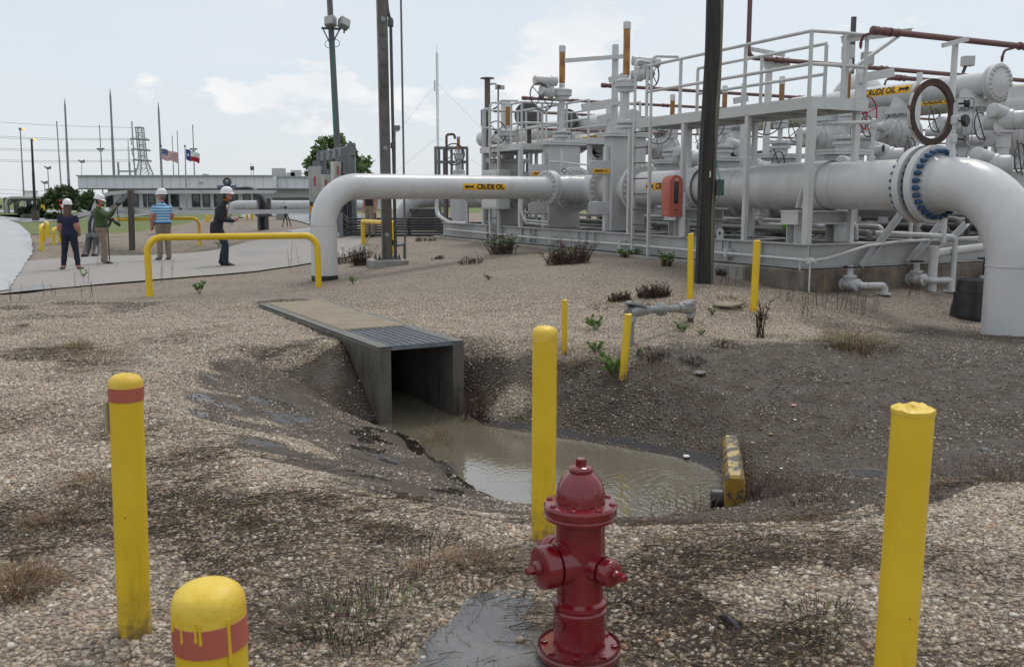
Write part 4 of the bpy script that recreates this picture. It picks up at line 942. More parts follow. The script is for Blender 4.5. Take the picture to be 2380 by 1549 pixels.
# ---- main header with the blue-bolted joint and the big elbow to ground
hd_ = thing('crude_oil_header', 'largest white pipe, with a blue bolted flange and an elbow into the ground at right', 'pipeline', S(0, TH, ZH))
sj = -1.62
mb = MB(); mb.tube([S(s_, TH, ZH) for s_ in (sj + .2, -.5, .28)], PR, 48, cap=False); mb.build('pipe', WHITE, hd_, smooth=60)
mb = MB(); mb.tube([S(s_, TH, ZH) for s_ in (.24, .3, 1.9, 2.0, 2.1, 2.2, 2.32, 2.42)], [PR + .006, PR + .02, PR + .02, PR + .016, PR + .002, PR - .012, PR - .022, PR - .024], 48, cap=False); mb.build('reducer', WHITE, hd_, smooth=60)
mb = MB(); mb.tube([S(s_, TH, ZH) for s_ in (2.42, 3.5, 5.2, 5.95)], PR - .024, 48, cap=False); mb.build('pipe', WHITE, hd_, smooth=60)
for s_, rr in ((.285, PR + .022), (3.25, PR - .02), (2.42, PR - .021), (-.02, PR + .003)):
    mb = MB(); mb.lathe([(rr, 0), (rr + .004, .006), (rr, .012)], S(s_, TH, ZH), UA, 48, cap=False); mb.build('weld_seam', WHITE2, hd_)
FO = .565
for k, (s_, sgn) in enumerate(((sj + .05, 1), (sj - .05, -1))):
    f = flange(S(s_, TH, ZH), UA * sgn, FO, PR - .01, .112, WHITE, hd_, hub=.13)
    ring_bolts(S(s_ + sgn * .112, TH, ZH), UA * sgn, .478, 28, .036, .105, BLUE, f, 'nut', sides=6)
ring_ = None
mb = MB(); mb.lathe([(PR - .02, -.03), (.44, -.03), (.44, .03), (PR - .02, .03)], S(sj, TH, ZH), UA, 40, cap=False); gk = mb.build('gasket_ring', RUST, hd_)
ring_bolts(S(sj - .051, TH, ZH), UA, .478, 28, .024, .102, BLUE, gk, 'stud', sides=8, h2=1)
mb = MB(); RB = 1.1; q0 = S(sj - .3, TH, ZH); q1 = S(sj - .42, TH, ZH); cen = q1 - UZ * RB
pts = [S(sj - .14, TH, ZH), q0] + arc(cen, -UA, UZ, RB, math.pi / 2, 0, 14); zw = cen.z
base_r = pts[-1]; mb.tube(pts, PR, 48, cap=False); mb.build('elbow', WHITE, hd_, smooth=60)
mb = MB(); mb.tube([base_r, base_r - UZ * .6, V((base_r.x, base_r.y, -1.0))], PR, 48); mb.build('riser', WHITE, hd_, smooth=60)
for p, d in ((base_r, UZ), (q0, UA)):
    mb = MB(); mb.lathe([(PR + .001, -.012), (PR + .007, -.004), (PR + .007, .004), (PR + .001, .012)], p, d, 48, cap=False); mb.build('weld_seam', WHITE2, hd_)
# slip ring (spectacle blind) standing up out of the joint
sb = thing('spectacle_ring', 'rusty round ring of a spectacle blind standing upright on the flange joint', 'ring', S(sj, TH, ZH + FO))
mb = MB(); cz = ZH + FO + .47; mb.lathe([(.375, -.028), (.475, -.028), (.475, .028), (.375, .028), (.375, -.028)], S(sj, TH, cz), UA, 56, cap=False); mb.build('ring', RUST, sb, smooth=30)
mb = MB(); mb.lathe([(.4752, -.027), (.477, -.02), (.477, .02), (.4752, .027)], S(sj, TH, cz), UA, 56, cap=False); mb.build('rim', RUSTW, sb, smooth=30)
mb = MB(); mb.sbox(sj - .027, sj + .027, TH - .07, TH + .07, ZH + FO - .2, ZH + FO + .03); mb.build('neck', RUST, sb)
# pipe supports
for s_ in (.42, 3.7):
    sp_ = thing('pipe_support', 'grey steel pedestal under the header %s' % ('beside the platform corner post' if s_ < 1 else 'behind the red cabinet'), 'pipe support', S(s_, TH, ZB), 'steel pedestals under the header pipe')
    zt = ZH - PR - .02
    mb = MB(); mb.sbox(s_ - .2, s_ + .2, TH - .75, TH + .5, zt - .025, zt + .005); mb.sbox(s_ - .19, s_ + .19, TH - .74, TH - .72, zt - .2, zt - .025); mb.sbox(s_ - .19, s_ + .19, TH + .4, TH + .42, zt - .2, zt - .025); mb.sbox(s_ - .01, s_ + .01, TH - .72, TH + .4, zt - .2, zt - .025); mb.sbox(s_ - .2, s_ + .2, TH - .75, TH + .5, zt - .225, zt - .2); mb.build('saddle_beam', STEEL_W, sp_)
    for q in (TH - .55, TH + .32):
        mb = MB(); mb.sbox(s_ - .1, s_ - .085, q - .15, q + .15, ZB, zt - .226); mb.sbox(s_ + .085, s_ + .1, q - .15, q + .15, ZB, zt - .226); mb.sbox(s_ - .083, s_ + .083, q - .008, q + .008, ZB, zt - .226); mb.build('leg', STEEL_W, sp_)
    mb = MB(); mb.prism([(-.17, -.36), (.0, -.36), (.0, .2)], S(s_ - .03, TH - PR * .9, ZH), UW, UZ, UA * .02); mb.prism([(-.17, -.36), (.0, -.36), (.0, .2)], S(s_ + .1, TH - PR * .9, ZH), UW, UZ, UA * .02); mb.build('gusset', STEEL_W, sp_)
    mb = MB(); mb.lathe([(PR + .03, -.16), (PR + .03, .16)], S(s_, TH, ZH), UA, 40, cap=False); mb.build('wear_sleeve', WHITE, sp_, smooth=60)
# drain off the underside
mb = MB(); mb.tube(rounded([S(1.95, TH - .02, ZH - PR + .02), S(1.95, TH - .02, ZB + .25), S(1.55, TH + .5, ZB + .22), S(1.3, TH + .9, ZB + .22)], .1), .04, 12); mb.lathe([(.1, 0), (.1, .04)], S(1.95, TH - .02, ZH - PR - .12), UZ, 16); mb.lathe([(.1, 0), (.1, .04)], S(1.95, TH - .02, ZH - PR - .18), UZ, 16); mb.build('drain_pipe', WHITE2, hd_)
mb = MB(); mb.tube([S(1.7, TH + .3, ZB + .23), S(1.6, TH + .44, ZB + .225)], .058, 12); mb.build('drain_tag', mat('lime_tag', (.12, .55, .02), .5), hd_)
ls, lz = sk(1531, 428, TH - PR)
pipe_label('CRUDE OIL', S(ls - .1, TH, ZH), UA, PR - .024, R(84), 1.25, .15, hd_, flip=-1, arrow=-1)
# instrument tree on the elbow
it = thing('instrument_tree', 'small valve tree with a black gauge on top of the elbow', 'instrument', S(sj - .42, TH, ZH + PR))
o = S(sj - .42, TH - .02, ZH + PR)
mb = MB(); mb.lathe([(.045, -.02), (.045, .08), (.03, .1), (.03, .2), (.05, .21), (.05, .3), (.03, .32), (.03, .45), (.055, .46), (.055, .56), (.03, .58), (.03, .75)], o, UZ, 14); mb.build('stem_pipe', WHITE2, it)
mb = MB(); mb.cyl(o + UZ * .25, o + UZ * .25 + V((.13, -.02, 0)), .018); mb.torus(o + UZ * .25 + V((.15, -.02, 0)), (1, -.2, 0), .05, .008, 16, 6); mb.build('hand_wheel', BLACK, it)
mb = MB(); mb.cyl(o + UZ * .5, o + UZ * .5 + V((.12, -.03, 0)), .015); mb.lathe([(.06, 0), (.085, .01), (.09, .05), (.07, .07)], o + UZ * .5 + V((.1, -.03, 0)), V((.6, -.8, .1)), 20); mb.build('gauge', BLACK, it)
mb = MB(); mb.cyl(o + UZ * .74, o + UZ * .74 + V((.11, -.03, 0)), .015); mb.lathe([(.05, 0), (.06, .01), (.06, .06), (.05, .07)], o + UZ * .74 + V((.1, -.03, 0)), V((1, -.3, .1)), 16); mb.build('transmitter', BLACK, it)
mb = MB(); mb.tube(rounded([o + UZ * .66, o + V((0, 0, .82)), o + V((.28, .05, .82)), o + V((.28, .05, .2)), o + V((.24, .2, -.1))], .05), .008, 6); mb.build('impulse_tube', GALV, it)
o = S(-.6, TH - .05, ZH + PR)
it = thing('vent_valve', 'small vent valve with a dark hand wheel on top of the header by the platform', 'valve', o)
mb = MB(); mb.lathe([(.05, -.03), (.05, .05), (.03, .07), (.03, .5), (.045, .5), (.045, .62), (.02, .64)], o, UZ, 14); mb.build('stem_pipe', WHITE2, it)
mb = MB(); mb.cyl(o + UZ * .2, o + UZ * .2 + V((.14, -.03, 0)), .03); mb.build('valve_body', WHITE2, it)
mb = MB(); mb.torus(o + UZ * .18 + V((.15, -.05, 0)), (.8, -.6, 0), .055, .008, 18, 6); mb.bar(o + UZ * .18 + V((.15, -.05, -.055)), o + UZ * .18 + V((.15, -.05, .055)), .01, .01); mb.build('hand_wheel', BLACK, it)
mb = MB(); mb.tube([o + UZ * .58, o + UZ * .6 - UA * -.3 - UW * .0 + V((-.5, .2, 0)), o + UZ * .58 + V((-1.0, .4, -.03))], .028, 8); mb.build('side_pipe', STEEL_W, it)

# ---- gate valves
def gate_valve(s_, t_, zc, zt, bu, bw, label, group, colr=.075, gear=None, amber=None, wheel=None, plate=True, motor=None, m=WHITE2, low=None, bolts=True):
    """slab gate valve: box body through the pipe, cover plate, bonnet, yoke column, gear head, amber stem cover"""
    c = S(s_, t_, zc); o = thing('gate_valve', label, 'valve', S(s_, t_, ZB), group)
    mb = MB(); mb.sbox(s_ - bu, s_ + bu, t_ - bw, t_ + bw, ZB if low is None else low, zt); mb.build('body', m, o, bev=.012)
    if plate:
        mb = MB(); mb.sbox(s_ - bu - .09, s_ + bu + .09, t_ - bw - .12, t_ + bw + .12, zt + .001, zt + .05); mb.sbox(s_ - bu - .09, s_ + bu + .09, t_ - bw - .12, t_ + bw + .12, zt + .053, zt + .1); cp = mb.build('cover_plate', m, o, bev=.006)
        if bolts:
            n = 7
            for i in range(n):
                for tt in (t_ - bw - .07 + i * (2 * bw + .14) / (n - 1),):
                    for ss_ in (s_ - bu - .05, s_ + bu + .05):
                        mb = MB(); mb.lathe([(.026, 0), (.026, .03), (.014, .032), (.014, .055)], S(ss_, tt, zt + .1), UZ, 6); mb.build('nut', m, cp) if i % 1 == 0 else None
    z = zt + .1
    if gear:
        mb = MB(); r0 = .19
        mb.lathe([(.17, 0), (.17, .1), (.225, .101), (.225, .15), (.17, .151), (.15, .2), (.225, .201), (.225, .25), (.12, .26), (colr, .3), (colr, gear - z - .1), (colr + .03, gear - z - .09), (colr + .1, gear - z - .08), (colr + .1, gear - z)], S(s_, t_, z), UZ, 24); bn = mb.build('bonnet', m, o, smooth=35)
        ring_bolts(S(s_, t_, z + .25), UZ, .195, 8, .022, .03, m, bn, 'nut')
        gr_ = .24 if colr > .07 else .15
        mb = MB(); mb.lathe([(gr_ * .8, 0), (gr_, .02), (gr_, .12), (gr_ * 1.04, .125), (gr_ * 1.04, .16), (gr_ * .6, .2), (.07, .22), (.07, .3)], S(s_, t_, gear), UZ, 28); mb.build('gear_head', m, o, smooth=35)
    if amber:
        a0, a1, ar = amber; mb = MB(); mb.lathe([(ar, 0), (ar, a1 - a0)], S(s_, t_, a0), UZ, 18); mb.build('stem_cover', AMBER, o)
        mb = MB(); mb.lathe([(ar * 1.12, 0), (ar * 1.12, .14), (ar * .9, .16)], S(s_, t_, a1), UZ, 18); mb.build('stem_cap', WHITE, o)
        mb = MB(); mb.lathe([(ar * .5, .02), (ar * .5, (a1 - a0) * .7)], S(s_, t_, a0), UZ, 10); mb.build('stem', DARK, o)
    if motor:
        mz, mdir, ml, mr = motor; q = S(s_, t_, gear + mz); d = V(mdir).normalized()
        mb = MB(); mb.lathe([(.09, .12), (.1, .25), (.15, .26), (.16, .34), (.13, .36), (.12, .48), (.14, .5), (.14, .58)], q, d, 20); mb.build('actuator', m, o, smooth=35)
        mc = q + d * .42 + UZ * .26; md_ = V((1, .1, -.06)) if ml > 0 else d
        mb = MB(); mb.lathe([(mr * .85, 0), (mr, .015), (mr, abs(ml) * .2), (mr * 1.1, abs(ml) * .21), (mr * 1.1, abs(ml) * .27), (mr, abs(ml) * .28), (mr, abs(ml) * .97), (mr * .8, abs(ml))], mc - md_ * abs(ml) * .45, md_, 20); mb.lathe([(.08, -.25), (.09, -.02)], mc, UZ, 14); mb.build('motor', m, o, smooth=35)
    if wheel:
        wp, wax, wr = wheel; wax = V(wax).normalized()
        mb = MB(); mb.torus(wp, wax, wr, .016, 32, 7); x, y, d = frame(wax)
        for i in range(4): a = math.pi / 4 + i * math.pi / 2; mb.tube([V(wp), V(wp) + (x * math.cos(a) + y * math.sin(a)) * wr], .011, 6)
        mb.lathe([(.05, -.06), (.05, .04)], wp, wax, 12); mb.build('hand_wheel', DARK, o)
    return o
GA = 'large gate valves with amber stem covers'
s25 = 6.45; s23 = 9.3
v25 = gate_valve(s25, TH, ZH, 2.96, .17, .44, 'tall white gate valve tagged 2M000MOV-25 by the ladder', GA, gear=4.02, amber=(4.3, 5.27, .075), motor=(.28, (.9, -.45, 0), .62, .105),
    wheel=(S(s25, TH, 4.28) + V((.52, -.33, .0)), (.75, -.66, 0), .26))
v23 = gate_valve(s23, TH, ZH, 2.92, .17, .44, 'tall white gate valve tagged 2M000MOV-23 behind the left pipe flange', GA, gear=4.1, amber=(4.42, 5.16, .075), motor=(.1, (-.92, -.38, 0), -.6, .12),
    wheel=(S(s23, TH, 4.1) + V((-.52, -.42, -.05)), (.6, -.78, .2), .34))
vX = gate_valve(12.3, TH, ZH, 2.6, .17, .44, 'white gate valve farthest left on the skid under the small platform', GA, gear=3.3, amber=(3.5, 4.1, .07), wheel=(S(12.3, TH, 3.4) + V((-.3, -.3, 0)), (.5, -.8, 0), .3))
for s_, vo_, tg in ((s25, v25, '2M000MOV-25'), (s23, v23, '2M000MOV-23')):
    for a, b, sgn in ((-.62, -.17, -1), (.17, .62, 1)):
        f = flange(S(s_ + (a if sgn < 0 else b), TH, ZH), UA * sgn, .545, .3, .1, WHITE2, vo_, hub=.0)
        ring_bolts(S(s_ + (a if sgn < 0 else b), TH, ZH), UA * -sgn, .465, 24, .034, .055, WHITE2, f)
        ring_bolts(S(s_ + (a if sgn < 0 else b) + sgn * .1, TH, ZH), UA * sgn, .465, 24, .034, .055, WHITE2, f)
        mb = MB(); mb.tube([S(s_ + a, TH, ZH), S(s_ + b, TH, ZH)], .33, 36, cap=False); mb.build('throat', WHITE, vo_, smooth=60)
    # channel post with foil-taped boxes and the tag
    tp_ = TH - .44 - .04
    mb = MB(); mb.sbox(s_ - .06, s_ + .06, tp_ - .05, tp_ - .04, ZB, 2.75); mb.sbox(s_ - .06, s_ - .05, tp_ - .039, tp_ + .03, ZB, 2.75); mb.sbox(s_ + .05, s_ + .06, tp_ - .039, tp_ + .03, ZB, 2.75); mb.build('channel_post', STEEL_W, vo_)
    ex = V((1, .12, 0)).normalized(); nrm = V((ex.y, -ex.x, 0)); base = S(s_, tp_ - .15, 0)
    def taped(zc, w_, h_, nm):
        r_ = .06; P_ = []
        for cx, cy, a0 in ((w_ / 2 - r_, h_ / 2 - r_, 0), (-w_ / 2 + r_, h_ / 2 - r_, 90), (-w_ / 2 + r_, -h_ / 2 + r_, 180), (w_ / 2 - r_, -h_ / 2 + r_, 270)):
            P_ += [(cx + r_ * math.cos(R(a0 + i * 30)), cy + r_ * math.sin(R(a0 + i * 30))) for i in range(4)]
        mb = MB(); mb.prism(P_, base + UZ * zc, ex, UZ, nrm * .06); o = mb.build(nm, FOIL, vo_, bev=.01)
        mb = MB(); mb.fbox(base + UZ * (zc + .0) + nrm * .032, ex * (w_ + .012), UZ * h_ * .42, nrm * .008); mb.build('tape_strip', FOIL, o); return o
    zt_ = sk(1428 if s_ == s25 else 1266, 388 if s_ == s25 else 396, tp_ - .15)[1]; zl_ = sk(1428 if s_ == s25 else 1266, 484, tp_ - .15)[1]
    up_ = taped(zt_, .52, .31, 'taped_box'); taped(zl_, .52, .28, 'taped_box')
    mb = MB(); mb.fbox(base + UZ * (zt_ - .075) + nrm * .043, ex * .36, UZ * .1, nrm * .006); lb = mb.build('tag_plate', LABELY, vo_)
    flat_text('lettering', tg, base + UZ * (zt_ - .075) + nrm * .049, ex, UZ, .078, INK, lb, .001, .001, .58)
# header beyond: valve 25 -> tee -> valve 23 -> on to the left
h2 = thing('header_tee', 'white header section with a tee between the two large gate valves', 'pipeline', S(8, TH, ZH))
mb = MB(); mb.tube([S(s25 + .7, TH, ZH), S(s23 - .7, TH, ZH)], .34, 40, cap=False); mb.build('pipe', WHITE, h2, smooth=60)
h3 = thing('header_run', 'white header pipe running on past the left gate valve', 'pipeline', S(11, TH, ZH))
mb = MB(); mb.tube([S(s23 + .7, TH, ZH), S(14.8, TH, ZH)], .34, 40); mb.build('pipe', WHITE, h3, smooth=60)
for s_ in (10.55, 11.4, 13.2):
    flange(S(s_, TH, ZH), UA, .5, .3, .2, WHITE2, h3, 20, .032)

# ---- left branch: tee flange, long pipe, elbow down to ground
rb = gnd(755, 650); st_ = 7.95; tj = -.32
jx = S(st_, tj, ZH + .03); bd = V((jx.x - rb.x, jx.y - rb.y, 0)).normalized(); LR = .254
lp = thing('crude_oil_pipe', 'long pale grey pipe labelled CRUDE OIL that bends down into the gravel', 'pipeline', rb)
zp = ZH + .03; RE = .76
c_ = V((rb.x, rb.y, zp - RE)) + bd * RE
mb = MB(); mb.tube([jx - bd * .05, jx - bd * 1.5, jx - bd * 3.2] + arc(c_, -bd, UZ, RE, math.pi / 2, 0, 14)[0:], LR, 40, cap=False); mb.build('pipe', WHITE, lp, smooth=60)
mb = MB(); mb.tube([V((rb.x, rb.y, zp - RE)), V((rb.x, rb.y, .5)), V((rb.x, rb.y, -.5))], LR, 40); mb.build('riser', WHITE, lp, smooth=60)
mb = MB(); mb.lathe([(LR + .002, 0), (LR + .007, .02), (LR + .007, .12), (LR + .002, .125)], (rb.x, rb.y, rb.z - .03), UZ, 40); mb.build('tar_wrap', BLACK, lp)
mb = MB(); mb.lathe([(LR + .001, -.01), (LR + .006, 0), (LR + .001, .01)], (rb.x, rb.y, zp - RE), UZ, 40, cap=False); mb.build('weld_seam', WHITE2, lp)
f = flange(jx - bd * .04, -bd, .4, .24, .09, WHITE2, lp, 20, .03, hub=.12)
f = flange(jx - bd * .035, bd, .4, .24, .09, WHITE2, lp, 20, .03, hub=.12)
mb = MB(); mb.tube([jx + bd * .05, jx + bd * .5, S(st_, TH - .05, ZH)], [LR, LR + .04, LR + .05], 32, cap=False); mb.build('branch_stub', WHITE, h2, smooth=60)
u_lab = (1060 + 1162) / 2
best = min(range(400), key=lambda i: abs((1189.5 + FP * ((jx - bd * (i * .01)).x) / ((jx - bd * (i * .01)).y * CP - (zp - H) * SP)) - u_lab))
pipe_label('CRUDE OIL', jx - bd * (best * .01), bd, LR, R(88), 1.14, .13, lp, flip=1, arrow=-1)

# ---- platforms
GRT = mat('deck_grating', (.22, .225, .23), .6, .2, c2=(.12, .125, .13), sc_=60)
def platform(s0, s1, t0, t1, zd, label, legs, rails, ladder=None, thick=.17, group='grey access platforms with railings'):
    o = thing('access_platform', label, 'platform', S(s0, t0, ZB), group)
    mb = MB(); mb.sbox(s0 + .01, s1 - .01, t0 + .01, t1 - .01, zd - .05, zd - .01); mb.build('deck', GRT, o)
    for nm, a in (('toe_beam', (s0, s1, t0 - .04, t0 + .005)), ('toe_beam', (s0, s1, t1 - .005, t1 + .04)), ('toe_beam', (s0 - .04, s0 - .001, t0 - .04, t1 + .04)), ('toe_beam', (s1 + .001, s1 + .04, t0 - .04, t1 + .04))):
        mb = MB(); mb.sbox(*a, zd - thick, zd + .01); mb.build(nm, STEEL_W, o)
    n = int((s1 - s0) / .9)
    for i in range(1, n + 1):
        mb = MB(); q = s0 + i * (s1 - s0) / (n + 1); mb.sbox(q - .03, q + .03, t0 + .01, t1 - .01, zd - thick + .02, zd - .052); mb.build('joist', STEEL_W, o)
    for s_, t_, r in legs:
        mb = MB(); mb.sbox(s_ - r, s_ + r, t_ - r, t_ + r, ZB, zd - thick + .01); mb.build('leg', STEEL_W, o)
    for seg in rails:       # polyline of posts at deck level
        P_ = [S(a, b, zd) for a, b in seg]
        for p in P_: mb = MB(); mb.cyl(p - UZ * thick, p + UZ * 1.0, .032, n=10); mb.build('rail_post', STEEL_W, o)
        for hh in (1.02, .52):
            mb = MB(); mb.tube(rounded([p + UZ * hh for p in P_], .02, 2) if len(P_) > 2 else [p + UZ * hh for p in P_], .028, 10); mb.build('hand_rail', STEEL_W, o)
    if ladder:
        s_, t_, wl, zb0, hoop = ladder
        for q in (-wl / 2, wl / 2):
            mb = MB(); mb.bar(S(s_ + q, t_, zb0), S(s_ + q, t_, zd + .02), .045, .06, up=UW); mb.tube(rounded([S(s_ + q, t_, zd), S(s_ + q, t_, zd + 1.15), S(s_ + q * 1.6, t_ + .5, zd + 1.15)], .12), .028, 10); mb.build('ladder_rail', STEEL_W, o)
        z = zb0 + .15
        while z < zd:
            mb = MB(); mb.cyl(S(s_ - wl / 2, t_, z), S(s_ + wl / 2, t_, z), .013, n=8); mb.build('rung', DARK, o); z += .305
    return o
ZD = 3.2
platform(0, 4.75, .0, 1.12, ZD, 'long grey steel platform with railings above the big header pipe', [(.0, .0, .055), (1.5, .0, .04), (3.3, .0, .04), (5.2, .05, .035), (.1, 1.05, .04), (2.6, 1.1, .04), (4.6, 1.1, .04)],
    [[(4.55, 0), (3.45, 0), (1.62, 0), (.08, 0), (0, .62), (0, 1.1)], [(4.4, 1.12), (2.5, 1.12), (.9, 1.12)]], (4.45, -.16, .56, .35, 1))
s0_, z0_ = sk(1242, 326, 0); s1_, z1_ = sk(1133, 326, 0)
platform(9.95, 12.4, .0, 1.1, 2.98, 'smaller grey platform with railings left of the gate valve', [(10.1, .02, .05), (10.05, 1.0, .04), (12.3, .02, .05), (11.2, 1.05, .035), (12.3, 1.05, .035)],
    [[(10.6, 0), (10.0, 0), (9.95, .55), (9.95, 1.1)], [(12.3, 0), (11.9, 0)], [(10.1, 1.1), (11.2, 1.1), (12.4, 1.1), (12.4, .1)]], (11.35, -.12, .5, .35, 1), .14)
platform(11.0, 14.8, 2.6, 4.2, 3.25, 'grey walkway platform behind at the far left end of the skid', [(11.2, 2.7, .05), (13, 2.7, .05), (14.7, 2.7, .05), (14.7, 4.1, .05)],
    [[(11.1, 2.6), (12.3, 2.6), (13.5, 2.6), (14.8, 2.6), (14.8, 4.2)], [(11, 4.2), (12.5, 4.2), (14.8, 4.2)]], None, .16)

# ---- second row: smaller gate valves
GB = 'second row of smaller gate valves'
for i, (u, lb) in enumerate(((1811, 'gate valve with an amber stem cover seen under the middle of the long platform'), (1962, 'gate valve with a red hand wheel behind the platform corner'), (1680, 'gate valve hidden behind the dark pole'), (1560, 'gate valve behind the ladder top'))):
    t_ = 2.9; s_, z_ = sk(u, 350, t_)
    o = gate_valve(s_, t_, 1.6, 2.45, .16, .36, lb, GB, colr=.05, gear=3.15, amber=(3.35, 3.95 + .12 * (i == 1), .055), bolts=False)
    mb = MB(); wp = S(s_, t_, 3.12 + .1) + V((.32 if i == 1 else -.35, -.2, 0)); ax = V((.55, -.8, 0)) if i == 1 else V((-.3, -.9, .1)); mb.torus(wp, ax, .3, .014, 28, 6); x, y, d = frame(ax)
    for k in range(3): a = k * 2.09 + .4; mb.tube([wp, wp + (x * math.cos(a) + y * math.sin(a)) * .3], .012, 6)
    mb.tube([wp, S(s_, t_, 3.22)], .02, 6); mb.build('hand_wheel', REDW if i == 1 else DARK, o)
h4 = thing('manifold_pipe', 'white pipe low behind the main header through the second row of valves', 'pipeline', S(5, 2.9, 1.6))
mb = MB(); mb.tube([S(.6, 2.9, 1.6), S(14, 2.9, 1.6)], .3, 28); mb.build('pipe', FARG, h4, smooth=60)
for s_ in (2.2, 3.5, 5.0, 6.4, 9.0, 10.6):
    mb = MB(); mb.lathe([(.42, 0), (.42, .16)], S(s_, 2.9, 1.6), UA, 28); mb.build('flange', FARG, h4)

# ---- ball valves under the upper header
TB = 8.4
def ball_valve(s_, t_, zc, zp_, r, label, act=True):
    o = thing('ball_valve', label, 'valve', S(s_, t_, ZB), 'round bodied ball valves under the upper header'); c = S(s_, t_, zc)
    mb = MB(); mb.lathe([(r * .3, -r), (r * .62, -r * .82), (r * .86, -r * .5), (r * .93, -r * .34), (r, -.06), (r, .06), (r * .93, r * .34), (r * .86, r * .5), (r * .62, r * .82), (r * .3, r)], c, UA, 32); bd_ = mb.build('body', WHITE2, o, smooth=35)
    mb = MB()
    for k in (-.3, -.1, .12, .34): mb.lathe([(r * 1.03 * math.cos(k * 1.1), -.018), (r * 1.03 * math.cos(k * 1.1), .018)], c + UA * r * k * 1.4, UA, 32)
    mb.build('body_ribs', WHITE2, o, smooth=30)
    mb = MB(); mb.lathe([(r * .7, r * .75), (r * .62, r * .84)], c, -UW, 24); mb.lathe([(r * .75, r * .55), (r * .75, r * .7), (r * .6, r * .72)], c, -UW, 28); sc0 = mb.build('side_cover', WHITE2, o, smooth=35)
    ring_bolts(c - UW * r * .71, -UW, r * .67, 10, .025, .035, WHITE2, sc0)
    mb = MB(); mb.lathe([(r * .55, r * .6), (r * .55, r * .92), (r * .82, r * .93), (r * .82, r * 1.1)], c, UZ, 28); ft = mb.build('lower_flange', WHITE2, o, smooth=30)
    mb = MB(); mb.lathe([(r * .82, r * 1.105), (r * .82, r * 1.28), (r * .6, r * 1.3), (r * .52, r * 1.5), (r * .5, zp_ - zc)], c, UZ, 28); mb.build('upper_flange', WHITE2, o, smooth=30)
    ring_bolts(c + UZ * r * .93, -UZ, r * .72, 14, .03, .05, WHITE2, ft)
    mb = MB(); mb.lathe([(r * .55, -r * .6), (r * .55, -r * 1.0), (r * .8, -r * 1.01), (r * .8, -r * 1.3), (r * .5, -r * 1.31), (r * .5, ZB - zc)], c, UZ, 24); mb.build('base_flange', WHITE2, o, smooth=30)
    if act:
        mb = MB(); q = c - UW * r * .8; mb.lathe([(.16, 0), (.17, .08), (.1, .1), (.1, .3), (.2, .31), (.24, .4), (.24, .55), (.15, .6)], q, -UW, 20); mb.lathe([(.1, -.1), (.12, 0), (.12, .5), (.09, .52)], q - UW * .42 + UZ * .12, (UA * -.7 + UW * -.3), 16); mb.lathe([(.09, 0), (.09, .34)], q - UW * .5 - UZ * .1, (UA * .8 - UW * .5), 14); mb.build('actuator', WHITE2, o, smooth=35)
        mb = MB(); wp = q - UW * .75 + UZ * .15; ax = V((.6, -.75, .1)); mb.torus(wp, ax, .26, .014, 24, 6); x, y, d = frame(ax)
        for k in range(4): a = k * math.pi / 2 + .5; mb.tube([wp, wp + (x * math.cos(a) + y * math.sin(a)) * .36], .012, 6)
        mb.build('hand_wheel', DARK, o)
    return o
bv = [ball_valve(5.7, TB, 3.22, 4.15, .5, 'round ball valve right below the upper CRUDE OIL label')]
for u, lb in ((1921, 'round ball valve behind the platform corner post'), (2251, 'round ball valve behind the rusty ring'), (1700, 'round ball valve peeping out right of the dark pole'), (1545, 'round ball valve seen through the ladder')):
    s_, z_ = sk(u, 308, TB); c2 = copy_tree(bv[0]); c2.location = S(s_, TB, ZB + (.0 if u > 1800 else .08)); c2['label'] = lb; bv.append(c2)
s_, z_ = sk(2368, 320, 6.6); c2 = copy_tree(bv[0]); c2.location = S(s_, 6.6, ZB - .35); c2['label'] = 'round ball valve cut by the right edge of the picture'
uh = thing('upper_header', 'upper white pipe with a bolted blind end and an arrow label CRUDE OIL', 'pipeline', S(3.0, TB, 4.2))
s_e, z_e = sk(2325, 190, TB); UP = .262
mb = MB(); mb.tube([S(s_e + .1, TB, z_e), S(9, TB, z_e - .02), S(17, TB, z_e - .04)], UP, 36); mb.build('pipe', WHITE, uh, smooth=60)
f = flange(S(s_e + .1, TB, z_e), UA, .40, .25, .085, WHITE2, uh, 20, .03, hub=.1)
mb = MB(); mb.lathe([(.40, 0), (.40, .085), (.22, .09), (.2, .1)], S(s_e + .09, TB, z_e), -UA, 40); bl = mb.build('blind_flange', WHITE, uh, smooth=30)
ring_bolts(S(s_e + .005, TB, z_e), -UA, .335, 20, .034, .05, WHITE2, bl)
ls, lz = sk(2062, 214, TB - .2); pipe_label('CRUDE OIL', S(ls, TB, z_e), UA, UP, R(74), 1.5, .2, uh, flip=-1, arrow=1)
t2h = 10.8; s_a, z_a = sk(2200, 240, t2h)
uh2 = thing('upper_header', 'stained white pipe behind with a half hidden CRUDE OIL label seen through the ring', 'pipeline', S(s_a, t2h, z_a))
mb = MB(); mb.tube([S(s_a - 9, t2h, z_a), S(s_a, t2h, z_a), S(16, t2h, z_a)], .27, 32); mb.build('pipe', mat('mossy_white_paint', (.5, .5, .47), .5, c2=(.3, .3, .19), sc_=1.4, lo=.45, hi=.65), uh2, smooth=60)
pipe_label('CRUDE OIL', S(s_a - .2, t2h, z_a), UA, .27, R(80), 1.9, .17, uh2, flip=-1, arrow=1)
